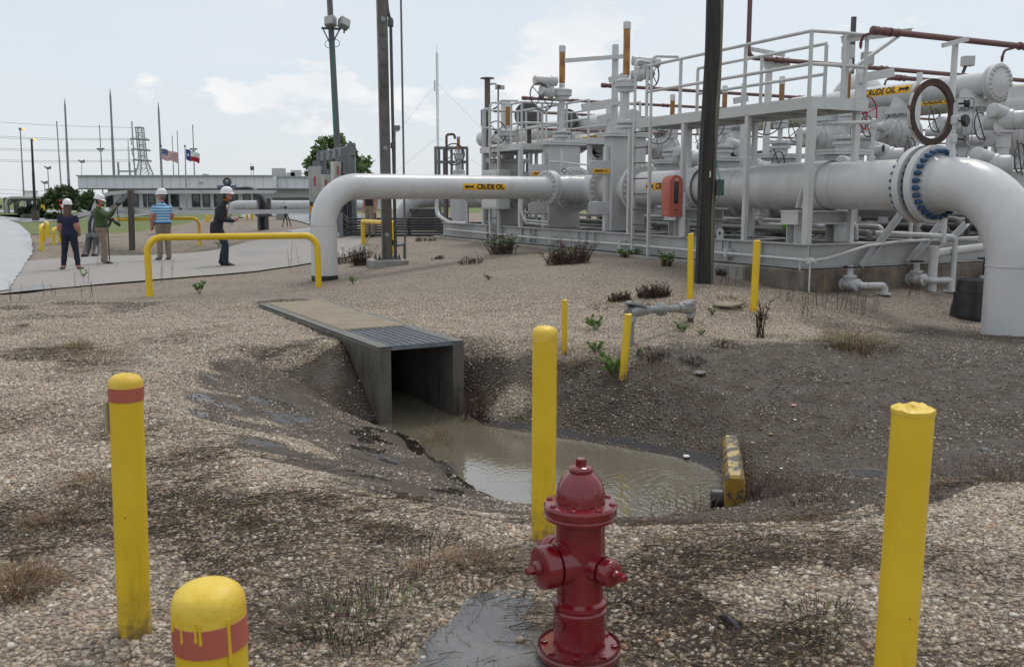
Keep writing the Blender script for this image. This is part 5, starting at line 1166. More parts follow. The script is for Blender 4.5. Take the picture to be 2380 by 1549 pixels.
# middle header seen between the two gate valves
s_m, z_m = sk(1380, 290, 6.2)
uh3 = thing('upper_header', 'white pipe crossing behind the two large gate valves', 'pipeline', S(s_m, 6.2, z_m))
mb = MB(); mb.tube([S(s_m - 2.4, 6.2, z_m + .0), S(s_m, 6.2, z_m), S(s_m + 9, 6.2, z_m)], .33, 32); mb.build('pipe', WHITE, uh3, smooth=60)
s_m2, z_m2 = sk(1378, 328, 5.0)
uh4 = thing('lower_header', 'stained pipe with a small CRUDE OIL label between the two gate valves', 'pipeline', S(s_m2, 5, z_m2))
mb = MB(); mb.tube([S(s_m2 - 1.4, 5.0, z_m2), S(s_m2 + 8, 5.0, z_m2)], .24, 28); mb.build('pipe', MAT['mossy_white_paint'], uh4, smooth=60)
pipe_label('CRUDE OIL', S(s_m2 - .3, 5.0, z_m2), UA, .24, R(70), 1.2, .16, uh4, flip=-1, arrow=-1)
mb = MB(); mb.lathe([(.36, 0), (.36, .14)], S(s_m2 + .9, 5.0, z_m2), UA, 24); mb.lathe([(.17, -.9), (.17, 0)], S(s_m2 - .2, 5.0, z_m2 - .15), UZ, 18); mb.build('flange', WHITE2, uh4)
# big goose-neck elbow at the back
t_g = 10; s_g, z_g = sk(1975, 235, t_g)
gn = thing('gooseneck_pipe', 'big white gooseneck pipe arching up behind the platform corner', 'pipeline', S(s_g, t_g, ZB))
mb = MB(); c_ = S(s_g - .25, t_g, z_g - .2); mb.tube([c_ + UA * .75 - UZ * 3] + arc(c_, UA, UZ, .62, 0, math.pi, 18) + [c_ - UA * .62 - UZ * 1.2], .33, 32); mb.build('pipe', WHITE, gn, smooth=60)
# ---- posts that carry the fire water pipes
def post(u, v0, t_, w, label, arms=(), round_=True, v1=None, m=STEEL_W):
    s_, z0 = sk(u, v0, t_); p = S(s_, t_, 0); o = thing('pipe_post', label, 'post', S(s_, t_, ZB), 'upright posts among the valves')
    r = w / 2 * (p.y) / 2222
    mb = MB(); mb.lathe([(r, 0), (r, z0 - ZB), (r * .9, z0 - ZB + .01)], S(s_, t_, ZB), UZ, 18); mb.build('upright', m, o)
    for (ua, va, ub, vb, h) in arms:
        q0 = at(ua, va, p.y + (ua - u) / 2222 * p.y * .45 - .0); q1 = at(ub, vb, p.y + (ub - u) / 2222 * p.y * .45)
        off = V((0, -r - .03, 0)); mb = MB(); mb.bar(q0 + off, q1 + off, .05, h * p.y / 2222); mb.build('arm', STEEL_W, o)
    return o
post(1430, 105, 1.9, 15, 'tallest white post, with flat arms, left of the ladder gate valve', [(1312, 143, 1447, 133, 9), (1351, 251, 1435, 236, 15), (1414, 188, 1458, 176, 13)])
post(1447.5, 171, 2.6, 13, 'white post close right of the tallest post')
post(1413, 251, 3.2, 10, 'thin white post left of the ladder gate valve, lower than the tallest', [(1388, 277, 1420, 270, 12)])
post(1788, 124, 3.4, 16, 'thick white post with a bracket behind the long platform', [(1736, 115, 1819, 130, 8), (1773, 152, 1830, 146, 20)])
post(1729, 195, 3.4, 12, 'white post with a plate right of the dark pole', [(1703, 236, 1735, 230, 14)])
post(1998, 150, 3.0, 17, 'thick white post right of the platform end', [(1990, 184, 2071, 170, 20)])
post(2220, 98, 2.4, 14, 'white post with a pipe saddle right of the platform', [(2185, 108, 2243, 93, 10)])
post(2137, 170, 6.5, 13, 'white post behind the upper header')
post(1858, 300, 1.9, 13, 'white post under the long platform')
post(1170, 236, 1.8, 13, 'white post through the small platform at far left')
post(1630, 300, 1.6, 12, 'white post just left of the dark pole')
# brace from the platform end up to the fire water pipe
sz, zz0 = sk(1965, 190, 1.12); pa = S(0, 1.15, 3.5); 
br = thing('pipe_bracket', 'white diagonal strut with an angle arm holding the red pipe', 'bracket', S(0, 1.15, ZD))
pv0, pv1 = at(1966, 171, S(0, 1.15, 0).y), at(2090, 82, S(0, 1.15, 0).y + .5)
mb = MB(); mb.cyl(pv0, pv1, .032, n=12); mb.build('strut', STEEL_W, br)
mb = MB(); pw0, pw1 = at(1955, 93, S(0, 1.15, 0).y), at(2118, 74, S(0, 1.15, 0).y + .55); mb.bar(pw0, pw1, .012, .1); mb.bar(pw0 + UZ * .05, pw1 + UZ * .05, .09, .012); mb.build('angle_arm', STEEL_W, br)
mb = MB(); b0 = at(1968, 97, S(0, 1.15, 0).y); mb.bar(b0, V((b0.x, b0.y, ZD - .15)), .07, .07, up=(0, 1, 0)); mb.build('upright', STEEL_W, br)

# ---- red fire water pipes
def red_pipe(u, v, t0, L_, r, label, up=None, noz=(), cap=True, back=0):
    s_, z_ = sk(u, v, t0); o = thing('firewater_pipe', label, 'pipe', S(s_, t0, z_), 'dull red fire water pipes')
    mb = MB(); pts = [S(s_, t0 - back, z_), S(s_, t0 + L_, z_)]
    if up: pts = rounded([S(s_, t0, z_ + up), S(s_, t0, z_), S(s_, t0 + L_, z_)], .18)
    mb.tube(pts, r, 14); mb.build('pipe', REDP, o, smooth=60)
    q = 0 if not up else .5
    while q < L_ and q < 14:
        mb = MB(); mb.lathe([(r * 1.3, -.1), (r * 1.45, -.08), (r * 1.2, -.05), (r * 1.2, .05), (r * 1.45, .08), (r * 1.3, .1)], S(s_, t0 + q + .35, z_), UW, 16); mb.build('coupling', REDP, o); q += 3.1
    if cap and not up:
        mb = MB(); mb.lathe([(r * .8, -.14), (r * 1.35, -.12), (r * 1.35, .0), (r * 1.15, .02), (r * 1.15, .1), (r * 1.35, .11), (r * 1.35, .2), (r, .22)], S(s_, t0 - back, z_), UW, 16); mb.build('end_cap', REDP, o)
    for q in noz:
        mb = MB(); b = S(s_, t0 + q, z_); mb.tube(rounded([b, b + UA * .3 - UZ * .03, b + UA * .34 - UZ * .13], .05), r * .42, 8); mb.lathe([(r * .25, -.1), (r * .5, -.06), (r * .5, -.02), (r * .6, 0)], b + UA * .34 - UZ * .13, UZ, 10); mb.build('sprinkler', REDP, o)
    return o
red_pipe(1738, 134, 2.6, 20, .05, 'red pipe coming down from above then running right behind the platform rail', up=5, noz=(3.6,))
red_pipe(2040, 72, 1.0, 16, .05, 'highest red pipe, over the rusty ring at right', noz=(.0, 3.4))
red_pipe(2074, 180, 9.2, 9, .06, 'short visible red pipe above the upper header label', noz=(.1,))
red_pipe(1408, 199, 2.2, 20, .045, 'red pipe with a capped end passing behind the ladder top', noz=())
red_pipe(1311, 233, 2.5, 20, .042, 'red pipe running right from behind the left amber stem', back=1.2)
red_pipe(1155, 258, 3.4, 22, .042, 'long red pipe across the railings of the small platform')
red_pipe(1262, 300, 3.0, 22, .03, 'lowest red pipe above the white cross pipe', noz=())
rv = gnd(1038, 560); rv = V((at(1038, 405, 34).x, 34, 0))
o = thing('firewater_pipe', 'thin red stand pipe beside the antenna mast', 'pipe', rv); zt = vert(1038, 313, rv)
mb = MB(); mb.tube(rounded([rv, V((rv.x, rv.y, zt)), V((rv.x + .28, rv.y, zt + .02)), V((rv.x + .3, rv.y, zt - .15))], .08), .045, 8); mb.build('pipe', REDP, o)

# ---- clutter of small bore pipes, trays and boxes on the deck
MOSS = mat('mossy_pipe', (.13, .135, .12), .6, c2=(.2, .2, .18), sc_=3)
rr = random.Random(5)
ORD = ['nearest', 'second nearest', 'third nearest', 'fourth nearest', 'fifth nearest', 'sixth nearest', 'seventh nearest', 'eighth nearest', 'ninth nearest', 'tenth nearest', 'fifth from the back', 'fourth from the back', 'third from the back', 'thick pale second from the back', 'rearmost']
for i, (t_, z_, s0_, s1_, r_, m) in enumerate(((1.35, 1.05, .8, 6, .05, MOSS), (1.5, 1.22, 0.4, 13, .04, FARG), (1.7, 1.05, .3, 13, .06, MOSS), (2.0, 1.15, .3, 8, .045, FARG), (2.2, 1.42, 5, 13, .04, FARG), (3.6, 1.1, .3, 12, .07, DARK), (4.1, 1.25, .4, 12, .06, MOSS), (4.4, 1.5, .5, 10, .05, DARK), (4.9, 1.1, .4, 12, .09, DARK),
        (5.4, 1.35, .3, 12, .06, FARG), (6.1, 1.15, .4, 14, .1, MOSS), (6.6, 1.6, .3, 14, .08, DARK), (7.2, 1.3, .3, 14, .12, DARK), (9.4, 1.5, .3, 14, .25, FARG), (10.2, 1.2, .2, 14, .12, DARK))):
    o = thing('small_bore_pipe', ORD[i] + ' low pipe running along the skid deck beneath the valves', 'pipe', S(s0_, t_, z_), 'low pipes on the skid deck')
    mb = MB(); mb.tube(rounded([S(s0_, t_, ZB + .02), S(s0_, t_, z_), S(s1_, t_, z_), S(s1_, t_, ZB)], .15), r_, 10); mb.build('pipe', m, o, smooth=60)
    for q in range(3):
        a = s0_ + (s1_ - s0_) * (.2 + .3 * q); mb = MB(); mb.sbox(a - .03, a + .03, t_ - .03, t_ + .03, ZB, z_ - r_); mb.build('stand', BEAMG, o)
for i, (s_, t_, w1, w2, h) in enumerate(((1.3, 2.0, .12, .12, 1.0), (2.9, 4.9, .5, .4, 1.3), (5.2, 1.9, .1, .1, 1.2), (7.6, 2.1, .1, .1, 1.1), (3.6, 1.9, .1, .1, .9), (8.4, 4.5, .5, .5, 1.2), (.9, 5.8, .5, .5, 1.0), (10.2, 3.9, .6, .5, 1.4), (6.0, 5.0, .6, .5, 1.1), (4.3, 6.4, .6, .6, 1.2), (1.7, 6.6, .5, .5, 1.2))):
    o = thing('deck_cabinet' if w1 > .2 else 'deck_stanchion', 'grey box on the deck, ' + ('', 'under the long platform near the dark pole', '', '', '', 'behind the left gate valve', 'right behind the platform corner', 'under the small platform', 'behind the ladder', 'behind the dark pole', 'right of the platform corner post')[i] if w1 > .2 else 'slim steel stanchion ' + ('under the platform corner', '', 'between the two large gate valves', 'behind the left pipe flange', 'behind the lifting lug')[i], 'cabinet' if w1 > .2 else 'post', S(s_, t_, ZB), 'boxes on the deck' if w1 > .2 else 'stanchions on the deck')
    mb = MB(); mb.sbox(s_ - w1 / 2, s_ + w1 / 2, t_ - w2 / 2, t_ + w2 / 2, ZB, ZB + h); mb.build('case' if w1 > .2 else 'upright', WHITE2 if i % 3 else BEAMG, o, bev=.012)
    if w1 > .2: mb = MB(); mb.sbox(s_ - w1 / 2 - .02, s_ - w1 / 2, t_ - w2 * .4, t_ + w2 * .4, ZB + .15, ZB + h - .15); mb.build('door', FARG, o, bev=.006)
for i, (u, v, t_, k) in enumerate(((1760, 395, 2.2, 1), (1985, 400, 2.3, 1), (1600, 370, 2.6, 1), (2145, 395, 3.6, 1), (2300, 385, 3.2, 1), (1395, 345, 4.3, 1), (2060, 365, 4, 1), (1720, 350, 4.2, 1), (2335, 280, 4.8, 1), (1300, 380, 3, 1))):
    s_, z_ = sk(u, v, t_); c = S(s_, t_, z_); o = thing('valve_actuator', ['grey actuator behind the left part of the long platform', 'grey actuator right of the platform corner post', 'grey actuator behind the dark pole', 'grey actuator left of the rusty ring foot', 'grey actuator behind the big elbow', 'grey actuator between the two large gate valves', 'grey actuator under the red hand wheel', 'grey actuator under the platform, near the dark pole', 'grey actuator below the white valve at the right edge', 'grey actuator above the left pipe flange'][i], 'actuator', V((c.x, c.y, ZB)), 'electric valve actuators')
    mb = MB(); mb.lathe([(.1, -.35), (.16, -.34), (.17, -.1), (.2, -.09), (.2, .12), (.17, .14), (.17, .3), (.12, .34)], c, UA * -.5 + V((.8, -.2, 0)), 20); mb.lathe([(.11, 0), (.13, .04), (.13, .36), (.1, .38)], c + UZ * .1, UW * -1 + UZ * .2, 16); mb.build('housing', WHITE2, o, smooth=35)
    mb = MB(); mb.lathe([(.07, 0), (.16, .01), (.16, .04), (.05, .06)], c + UZ * -.12 - UW * .1, V((.1, -1, .15)), 20); mb.build('end_cap', BLACK if i % 2 else WHITE2, o)
    mb = MB(); mb.lathe([(.12, 0), (.12, .25), (.2, .26), (.2, .3)], c - UZ * .48, UZ, 16); mb.lathe([(.1, ZB - c.z), (.1, -.4)], c, UZ, 12); mb.build('mounting', WHITE2, o)
    if i % 2 == 0:
        mb = MB(); wp = c + V((.35, -.25, .12)); ax = V((.7, -.7, 0)); mb.torus(wp, ax, .24, .013, 22, 6); x, y, d = frame(ax)
        for q in range(4): a = q * math.pi / 2 + .6; mb.tube([wp, wp + (x * math.cos(a) + y * math.sin(a)) * .34], .011, 6)
        mb.build('hand_wheel', DARK, o)
# small handrail pipe in front of the round valves
hr = thing('hand_rail', 'white low railing in front of the round valves', 'railing', S(-.1, 2.2, ZB), None)
s_, z_ = sk(1950, 402, 2.0); 
mb = MB(); mb.tube([S(.05, 1.4, 2.12), S(.05, 3.4, 2.12), S(.05, 8, 2.12)], .035, 10); mb.build('rail', STEEL_W, hr)
for q in (2.4, 4.2, 6.2, 8): mb = MB(); mb.cyl(S(.05, q, ZB), S(.05, q, 2.12), .035); mb.build('rail_post', STEEL_W, hr)
# diagonal braces at the end beam
for i, (a, b) in enumerate((((2000, 618), (2092, 492)), ((2108, 611), (2182, 519)), ((2186, 577), (2240, 520)))):
    t0, z0 = tk(*a, -.13); t1, z1 = tk(*b, -.13)
    o = thing('brace', ['diagonal grey brace left of the blue bolted flange', 'diagonal grey brace under the blue bolted flange', 'diagonal grey brace under the big elbow'][i], 'brace', S(-.13, t0, z0), 'diagonal braces against the end beam')
    mb = MB(); mb.bar(S(-.13, t0, z0), S(-.16, t1, z1), .12, .015, up=UA); mb.bar(S(-.16, t0 + .05, z0), S(-.19, t1 + .05, z1), .014, .06, up=UA); mb.build('angle_bar', BEAMG, o)
# drain valves through the footing
def drain(uw, vw, ub, vb, ue, ve, label):
    t0, z0 = tk(ub, vb, -.3); o = thing('drain_valve', label, 'valve', S(-.3, t0, z0), 'drain valves on the concrete footing')
    c = S(-.3, t0, z0); tw, zw = tk(uw, vw, -.3); t1, z1 = tk(ue, vb + 14, -.55)
    mb = MB(); mb.lathe([(.06, -.2), (.1, -.18), (.1, -.14), (.055, -.13), (.09, -.06), (.09, .06), (.055, .13), (.1, .14), (.1, .18), (.06, .2)], c, UA, 16); mb.lathe([(.085, 0), (.085, .1), (.11, .11), (.11, .14), (.05, .15), (.045, .3)], c, UZ, 16); mb.build('body', WHITE2, o, smooth=35)
    mb = MB(); zt = zw - z0; mb.lathe([(.018, .25), (.018, zt)], c, UZ, 8); wp = c + UZ * zt; mb.torus(wp, UZ, .105, .014, 22, 6)
    for k in range(3): a = k * 2.09; mb.bar(wp, wp + V((math.cos(a), math.sin(a), 0)) * .1, .016, .012)
    mb.build('hand_wheel', BLACK, o)
    e = S(-.5, t1, z0 - .02); g_ = hz(e.x, e.y); mb = MB(); mb.tube(rounded([c - UA * .19, c - UA * .3, S(-.62, t1, z0 - .01), S(-.62, t1, g_ + .02)], .05, 4), .05, 14)
    mb.lathe([(.062, -.12), (.062, -.02)], S(-.62, t1, z0 - .02), UZ, 14); mb.lathe([(.12, 0), (.12, .02)], S(-.62, t1, hz(S(-.62, t1, 0).x, S(-.62, t1, 0).y) + .015), UZ, 20); mb.build('outlet_pipe', WHITE2, o)
drain(1976, 620, 1974, 660, 2046, 690, 'white drain valve with black hand wheel below the first brace')
drain(2130, 607, 2128, 648, 2200, 670, 'white drain valve with black hand wheel left of the black tub')
t0, z0 = tk(2288, 600, -.3); o = thing('drain_valve', 'drain valve half hidden behind the big riser', 'valve', S(-.3, t0, z0 - .3), 'drain valves on the concrete footing')
mb = MB(); mb.torus(S(-.3, t0, z0), UZ, .11, .014, 22, 6); mb.lathe([(.018, -.3), (.018, 0)], S(-.3, t0, z0), UZ, 8); mb.build('hand_wheel', BLACK, o); mb = MB(); mb.lathe([(.08, -.6), (.1, -.4), (.06, -.3)], S(-.3, t0, z0), UZ, 14); mb.build('body', WHITE2, o)
o = thing('standpipe', 'white vertical pipe with a side branch in front of the end beam', 'pipe', S(-.55, 2.9, 0)); t0, z0 = tk(2170, 580, -.5); e = S(-.5, t0, 0)
mb = MB(); mb.tube([V((e.x, e.y, z0)), V((e.x, e.y, -.4))], .075, 16); mb.lathe([(.085, -.12), (.085, .06), (.0, .062)], V((e.x, e.y, z0)), UZ, 16); mb.build('riser', WHITE2, o)
t1, z1 = tk(2290, 574, -.5); mb = MB(); mb.tube([V((e.x, e.y, z0 - .06)), S(-.5, t1, z0 + .02), S(-.5, t1 + 1.5, z0 + .06)], .07, 14); mb.build('branch', WHITE2, o)
o = thing('conduit_pipe', 'thin white pipe bent down in front of the end beam', 'pipe', S(-.7, 3, 0)); t0, z0 = tk(2165, 552, -.6); t1, z1 = tk(2219, 562, -.6); g_ = S(-.6, t1, 0)
mb = MB(); mb.tube(rounded([S(.2, t0 - .4, z0 + .05), S(-.6, t0, z0 + .03), S(-.6, t1, z0), S(-.6, t1, hz(g_.x, g_.y) - .1)], .12), .045, 12); mb.build('pipe', WHITE2, o, smooth=60)
# junction boxes and conduits at the left end
s_, z_ = sk(1145, 440, -.12); o = thing('junction_box', 'large pale junction box behind the left pipe', 'cabinet', S(s_, -.12, ZB))
z1 = sk(1145, 395, -.12)[1]; z0 = sk(1145, 486, -.12)[1]
mb = MB(); mb.sbox(s_ - .5, s_ + .55, -.2, .15, z0, z1); mb.build('case', STEEL_W, o, bev=.02); mb = MB(); mb.sbox(s_ - .45, s_ + .4, -.225, -.2, z0 + .05, z1 - .05); mb.build('door', STEEL_W, o, bev=.01)
mb = MB(); mb.sbox(s_ - .3, s_ - .22, -.08, 0, ZB, z0); mb.sbox(s_ + .3, s_ + .38, -.08, 0, ZB, z0); mb.build('legs', BEAMG, o, kind='stuff')
o = thing('conduit_pipe', 'pair of bent grey conduits hanging down at the left end of the skid', 'pipe', S(14.5, -.2, ZB))
for k in (0, .12):
    mb = MB(); mb.tube(rounded([S(14.2 + k, .2, 1.9), S(14.9 + k, -.25, 1.85), S(15.0 + k, -.3, ZB + .25), S(14.0 + k, -.3, ZB + .02), S(13, -.2, ZB + .02)], .35, 8), .04, 10); mb.build('conduit', STEEL_W, o, smooth=60)
o = thing('bent_conduit', 'two thin white conduits bent inward beside the small platform leg', 'pipe', S(10, -.1, ZB))
for k in (0, .07):
    mb = MB(); mb.tube(rounded([S(9.85 + k, -.06, 2.9), S(9.85 + k, -.06, ZB + .12 + k), S(8.6, .0, ZB + .08 + k)], .3, 8), .022, 8); mb.build('conduit', STEEL_W, o, smooth=60)
s_, z_ = sk(1283, 419, -.1); o = thing('instrument_pipe', 'thin brass coloured instrument pipe in front of gate valve 23', 'pipe', S(s_, -.1, z_))
q0, q1 = at(1232, 427, S(s_, -.1, 0).y), at(1388, 440, S(s_, -.1, 0).y + .6); 
zc = .18; q0 = at(1277, 376, S(9.0, .1, 0).y); q1 = at(1410, 388, S(6.9, .2, 0).y)
mb = MB(); mb.tube([q0, at(1306, 377, S(8.6, .1, 0).y), q1], [.03, .02, .02], 10); mb.lathe([(.04, -.12), (.05, -.02), (.05, .04), (.03, .1), (.03, .3)], at(1305, 377, S(8.6, .1, 0).y), UZ, 12); mb.build('pipe', STEEL_W, o)
mb = MB(); mb.torus(at(1311, 397, S(8.5, .0, 0).y), V((.3, -1, 0)), .05, .012, 16, 6); mb.build('hand_wheel', DARK, o)
# camera mast at far left of the skid
cb = V((at(1133, 400, 31).x, 31, 0)); o = thing('camera_mast', 'dark steel mast with a small red and grey camera above the left platform', 'mast', cb); k = 31 / 2222
zt = vert(1133, 182, cb); mb = MB(); mb.lathe([(7.4 * k, 0), (6.6 * k, zt)], cb, UZ, 18); mb.build('column', POLEST, o)
mb = MB(); mb.lathe([(16 * k, 0), (16 * k, .03), (6 * k, .05)], cb + UZ * (zt - .02), UZ, 24); mb.build('top_plate', GREYP, o)
mb = MB(); mb.tube(rounded([cb + UZ * (zt - .2), cb + V((.25, -.1, zt - .18)), cb + V((.32, -.1, zt - .25))], .05), .03, 8); mb.box(cb + V((.4, -.1, zt - .3)), (.3, .12, .12)); mb.build('camera', FARG, o)
mb = MB(); mb.box(cb + V((.37, -.17, zt - .28)), (.1, .02, .12)); mb.build('camera_mark', REDP, o)
mb = MB(); mb.tube(rounded([cb + V((.35, -.15, zt - .36)), cb + V((.34, -.15, zt - .9)), cb + V((-.05, -.15, zt - 1.1)), cb + V((-.16, -.12, zt - 1.0)), cb + V((-.16, -.12, 1))], .12), .025, 8); mb.build('cable', DARK, o)
mb = MB(); mb.box(cb + V((-.15, -.14, zt - 1.25)), (.12, .12, .5)); mb.build('junction', GREYP, o)
# light mast behind the platform end
cb = V((at(1971, 300, 32).x, 32, 0)); o = thing('light_mast', 'dark mast with floodlights behind the platform end', 'mast', cb); k = 32 / 2222; zt = vert(1975, 40, cb)
mb = MB(); mb.lathe([(8 * k, 0), (6 * k, zt)], cb + V((.0, 0, 0)), UZ, 16); mb.build('column', DARK, o)
for dx, dz in ((-.22, -1.15), (.42, -1.35)):
    mb = MB(); mb.box(cb + V((dx, -.25, zt + dz)), (.36, .28, .42)); mb.build('floodlight', FARG, o, bev=.02)
mb = MB(); mb.bar(cb + V((-.4, -.1, zt - 1.6)), cb + V((.6, -.1, zt - 1.6)), .06, .06); mb.build('crossarm', DARK, o)
cb = V((at(2232, 250, 36).x, 36, 0)); o = thing('light_mast', 'slim mast with one floodlight behind the upper header', 'mast', cb); zt = vert(2232, 150, cb)
mb = MB(); mb.tube([cb, cb + UZ * (zt - .3), cb + V((.1, 0, zt))], .06, 10); mb.build('column', DARK, o); mb = MB(); mb.box(cb + V((.1, -.1, zt + .1)), (.42, .3, .36)); mb.build('floodlight', FARG, o, bev=.02)
# big pale tank and dark frame at the right edge
cb = V((at(2345, 400, 40).x, 40, 0)); zt = vert(2345, 255, cb); o = thing('tank', 'pale grey vertical vessel behind the valves at the right edge', 'tank', cb); mb = MB(); mb.lathe([(.75, 0), (.75, zt - .1), (.6, zt), (0, zt + .1)], cb, UZ, 32); mb.build('shell', FARG, o)
for i, (u0, v0, u1) in enumerate(((2290, 290, 2360), (1742, 358, 1800))):
    Y = 27 if i == 0 else 30; a, b = at(u0, v0, Y), at(u1, v0 - 6, Y + 1); o = thing('steel_structure', ['dark steel frame behind the valves at the right edge', 'dark steel frame behind the middle of the platform'][i], 'frame', V((a.x, a.y, ZB)))
    for p in (a, b): mb = MB(); mb.bar(p, V((p.x, p.y, ZB - .5)), .14, .14, up=(0, 1, 0)); mb.build('upright', DARK, o)
    mb = MB(); mb.bar(a, b, .14, .14); mb.build('top_beam', DARK, o)
for i, (u, v, Y, r) in enumerate(((1318, 270, 33, .33), (1225, 262, 33, .45))):
    c = at(u, v + 6, Y); o = thing('dark_hood', ['dark round pipe end above the white cross pipe', 'large dark round pipe end behind the left railings'][i], 'pipe end', V((c.x, c.y, 0)))
    mb = MB(); mb.lathe([(r * .2, -.01), (r, 0), (r, .5)], c, V((.2, 1, 0)), 24); mb.lathe([(.1, -c.z), (.1, 0)], c + V((.05, .25, 0)), UZ, 10); mb.build('pipe_end', DARK, o)
# ================================================================== beyond the skid and across the road
BW = mat('white_building_panel', (.74, .76, .78), .5, c2=(.68, .7, .72), sc_=1.2)
BW2 = mat('white_building_wall', (.8, .82, .83), .5, c2=(.74, .76, .77), sc_=2)
TRIM = mat('pale_green_trim', (.3, .38, .36), .5)
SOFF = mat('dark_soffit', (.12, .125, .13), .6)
FRAMEW = mat('dark_window_frame', (.03, .03, .035), .4)
PANE = mat('window_pane', (.035, .05, .055), .06, spec=.9, c2=(.09, .11, .11), sc_=2.5, stretch=(.3, 1, 3), rvar=0)
def X_at(u, Y): return (u - 1189.5) / 2222.3 * Y
def Z_at(v, Y): return H + (459 - v) / 2222.3 * Y
YB = 96.
bl = thing('control_building', 'long low white control building with a round emblem over its door', 'building', (X_at(420, YB), YB, 0))
x0, x1, x2 = X_at(183, YB), X_at(636, YB), X_at(900, YB); zt, zf = Z_at(410, YB), Z_at(438, YB)
mb = MB(); mb.box(((x0 + x2) / 2 + 1, YB + 9, zf / 2), (x2 - x0 - 2.2, 14, zf)); mb.build('wall', BW2, bl)
n = 0; x = x0
while x < x1 - .1:      # fascia panels
    w_ = min(.93, x1 - x); mb = MB(); mb.box((x + w_ / 2, YB + .06, (zt + zf) / 2), (w_ - .025, .12, zt - zf)); mb.build('fascia_panel', BW, bl); x += .93
mb = MB(); mb.box(((x0 + x1) / 2, YB + 1.15, (zt + zf) / 2), (x1 - x0, 2.0, zt - zf - .06)); mb.build('fascia_core', BW, bl)
x = x1
while x < x2:
    mb = MB(); mb.box((x + .47, YB + 1.8, (zt + zf) / 2 - .05), (.905, .12, zt - zf)); mb.build('fascia_panel', BW, bl); x += .93
mb = MB(); mb.box(((x1 + x2) / 2, YB + 4, (zt + zf) / 2 - .05), (x2 - x1, 4, zt - zf - .06)); mb.build('fascia_core', BW, bl)
mb = MB(); mb.box(((x0 + x1) / 2, YB - .02, zt + .05), (x1 - x0 + .1, .5, .1)); mb.box(((x1 + x2) / 2, YB + 1.7, zt - .02), (x2 - x1, .5, .1)); mb.build('roof_trim', TRIM, bl)
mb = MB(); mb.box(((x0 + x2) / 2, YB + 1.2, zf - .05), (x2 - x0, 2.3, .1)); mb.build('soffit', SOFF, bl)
mb = MB(); mb.box(((x0 + x2) / 2, YB + 7, zt - .05), (x2 - x0, 9, .1)); mb.build('roof', CONCL, bl)
for ua, ub, kind in ((246, 263, 'w'), (284, 300, 'w'), (306, 322, 'w'), (333, 340.5, 'w'), (344, 361, 'w'), (372, 391, 'w'), (397, 416, 'w'), (446, 465, 'w'), (471, 488, 'w'), (497, 519, 'w'), (526, 553, 'd'), (565, 582, 'w'), (589, 602, 'w')):
    a, b = X_at(ua, YB + 2), X_at(ub, YB + 2); z0, z1 = (Z_at(481, YB + 2), Z_at(451, YB + 2)) if kind == 'w' else (.05, Z_at(450, YB + 2))
    mb = MB(); yy = YB + 1.98
    for c, s_ in (((a + b) / 2, yy, z1 - .04), (b - a, .1, .08)), (((a + b) / 2, yy, z0 + .04), (b - a, .1, .08)), ((a + .04, yy, (z0 + z1) / 2), (.08, .1, z1 - z0)), ((b - .04, yy, (z0 + z1) / 2), (.08, .1, z1 - z0)), (((a + b) / 2, yy, z0 + (z1 - z0) * .27), (b - a, .09, .06)): mb.box(c, s_)
    if kind == 'd': mb.box(((a + b) / 2, yy, (z0 + z1) / 2), (.07, .09, z1 - z0)); mb.box(((a + b) / 2, yy, z0 + (z1 - z0) * .62), (b - a, .09, .06))
    f = mb.build('window' if kind == 'w' else 'entrance_door', FRAMEW, bl)
    mb = MB(); mb.box(((a + b) / 2, yy + .02, (z0 + z1) / 2), (b - a - .1, .02, z1 - z0 - .1)); mb.build('pane', PANE, f)
    if kind == 'w': mb = MB(); mb.box(((a + b) / 2, yy - .06, z0 - .03), (b - a + .1, .12, .06)); mb.build('sill', BW2, f)
mb = MB(); q = X_at(559, YB); mb.box((q, YB + 1.96, Z_at(471, YB)), (.26, .04, .28)); mb.build('notice', mat('blue_notice', (.02, .09, .25), .5), bl)
cx, cz, rs_ = X_at(552 - 1, YB), Z_at(423, YB), 9.6 * YB / 2222
cx = X_at(529.5, YB); mb = MB(); mb.lathe([(rs_, 0), (rs_, .06), (rs_ * .95, .08)], (cx, YB - .0, cz), (0, -1, 0), 40); sl = mb.build('emblem', mat('emblem_green', (.06, .1, .045), .5), bl)
mb = MB(); mb.lathe([(rs_ * .97, 0), (rs_ * .97, .01), (rs_ * .9, .01), (rs_ * .9, 0)], (cx, YB - .08, cz), (0, -1, 0), 40); mb.lathe([(rs_ * .7, 0), (rs_ * .7, .012), (rs_ * .64, .012), (rs_ * .64, 0)], (cx, YB - .08, cz), (0, -1, 0), 36); mb.build('emblem_ring', mat('emblem_gold', (.3, .24, .09), .5), sl)
mb = MB(); mb.lathe([(rs_ * .64, 0), (rs_ * .64, .008), (0, .008)], (cx, YB - .08, cz), (0, -1, 0), 36); mb.build('emblem_field', mat('emblem_blue', (.03, .08, .28), .5), sl)
E = lambda pts, dy: [(p[0] * rs_, p[1] * rs_) for p in pts]
mb = MB(); mb.prism(E([(-.3, .1), (.3, .1), (.3, -.2), (.18, -.45), (0, -.58), (-.18, -.45), (-.3, -.2)], 0), (cx, YB - .1, cz), V((1, 0, 0)), UZ, V((0, .014, 0))); mb.build('emblem_shield', mat('emblem_shield_green', (.1, .16, .06), .5), sl)
mb = MB(); mb.prism(E([(-.08, .06), (.02, -.12), (-.06, -.12), (.1, -.42), (.04, -.2), (.12, -.2), (.04, .06)], 0), (cx, YB - .112, cz), V((1, 0, 0)), UZ, V((0, .012, 0))); mb.build('emblem_bolt', mat('emblem_pale', (.5, .5, .4), .5), sl)
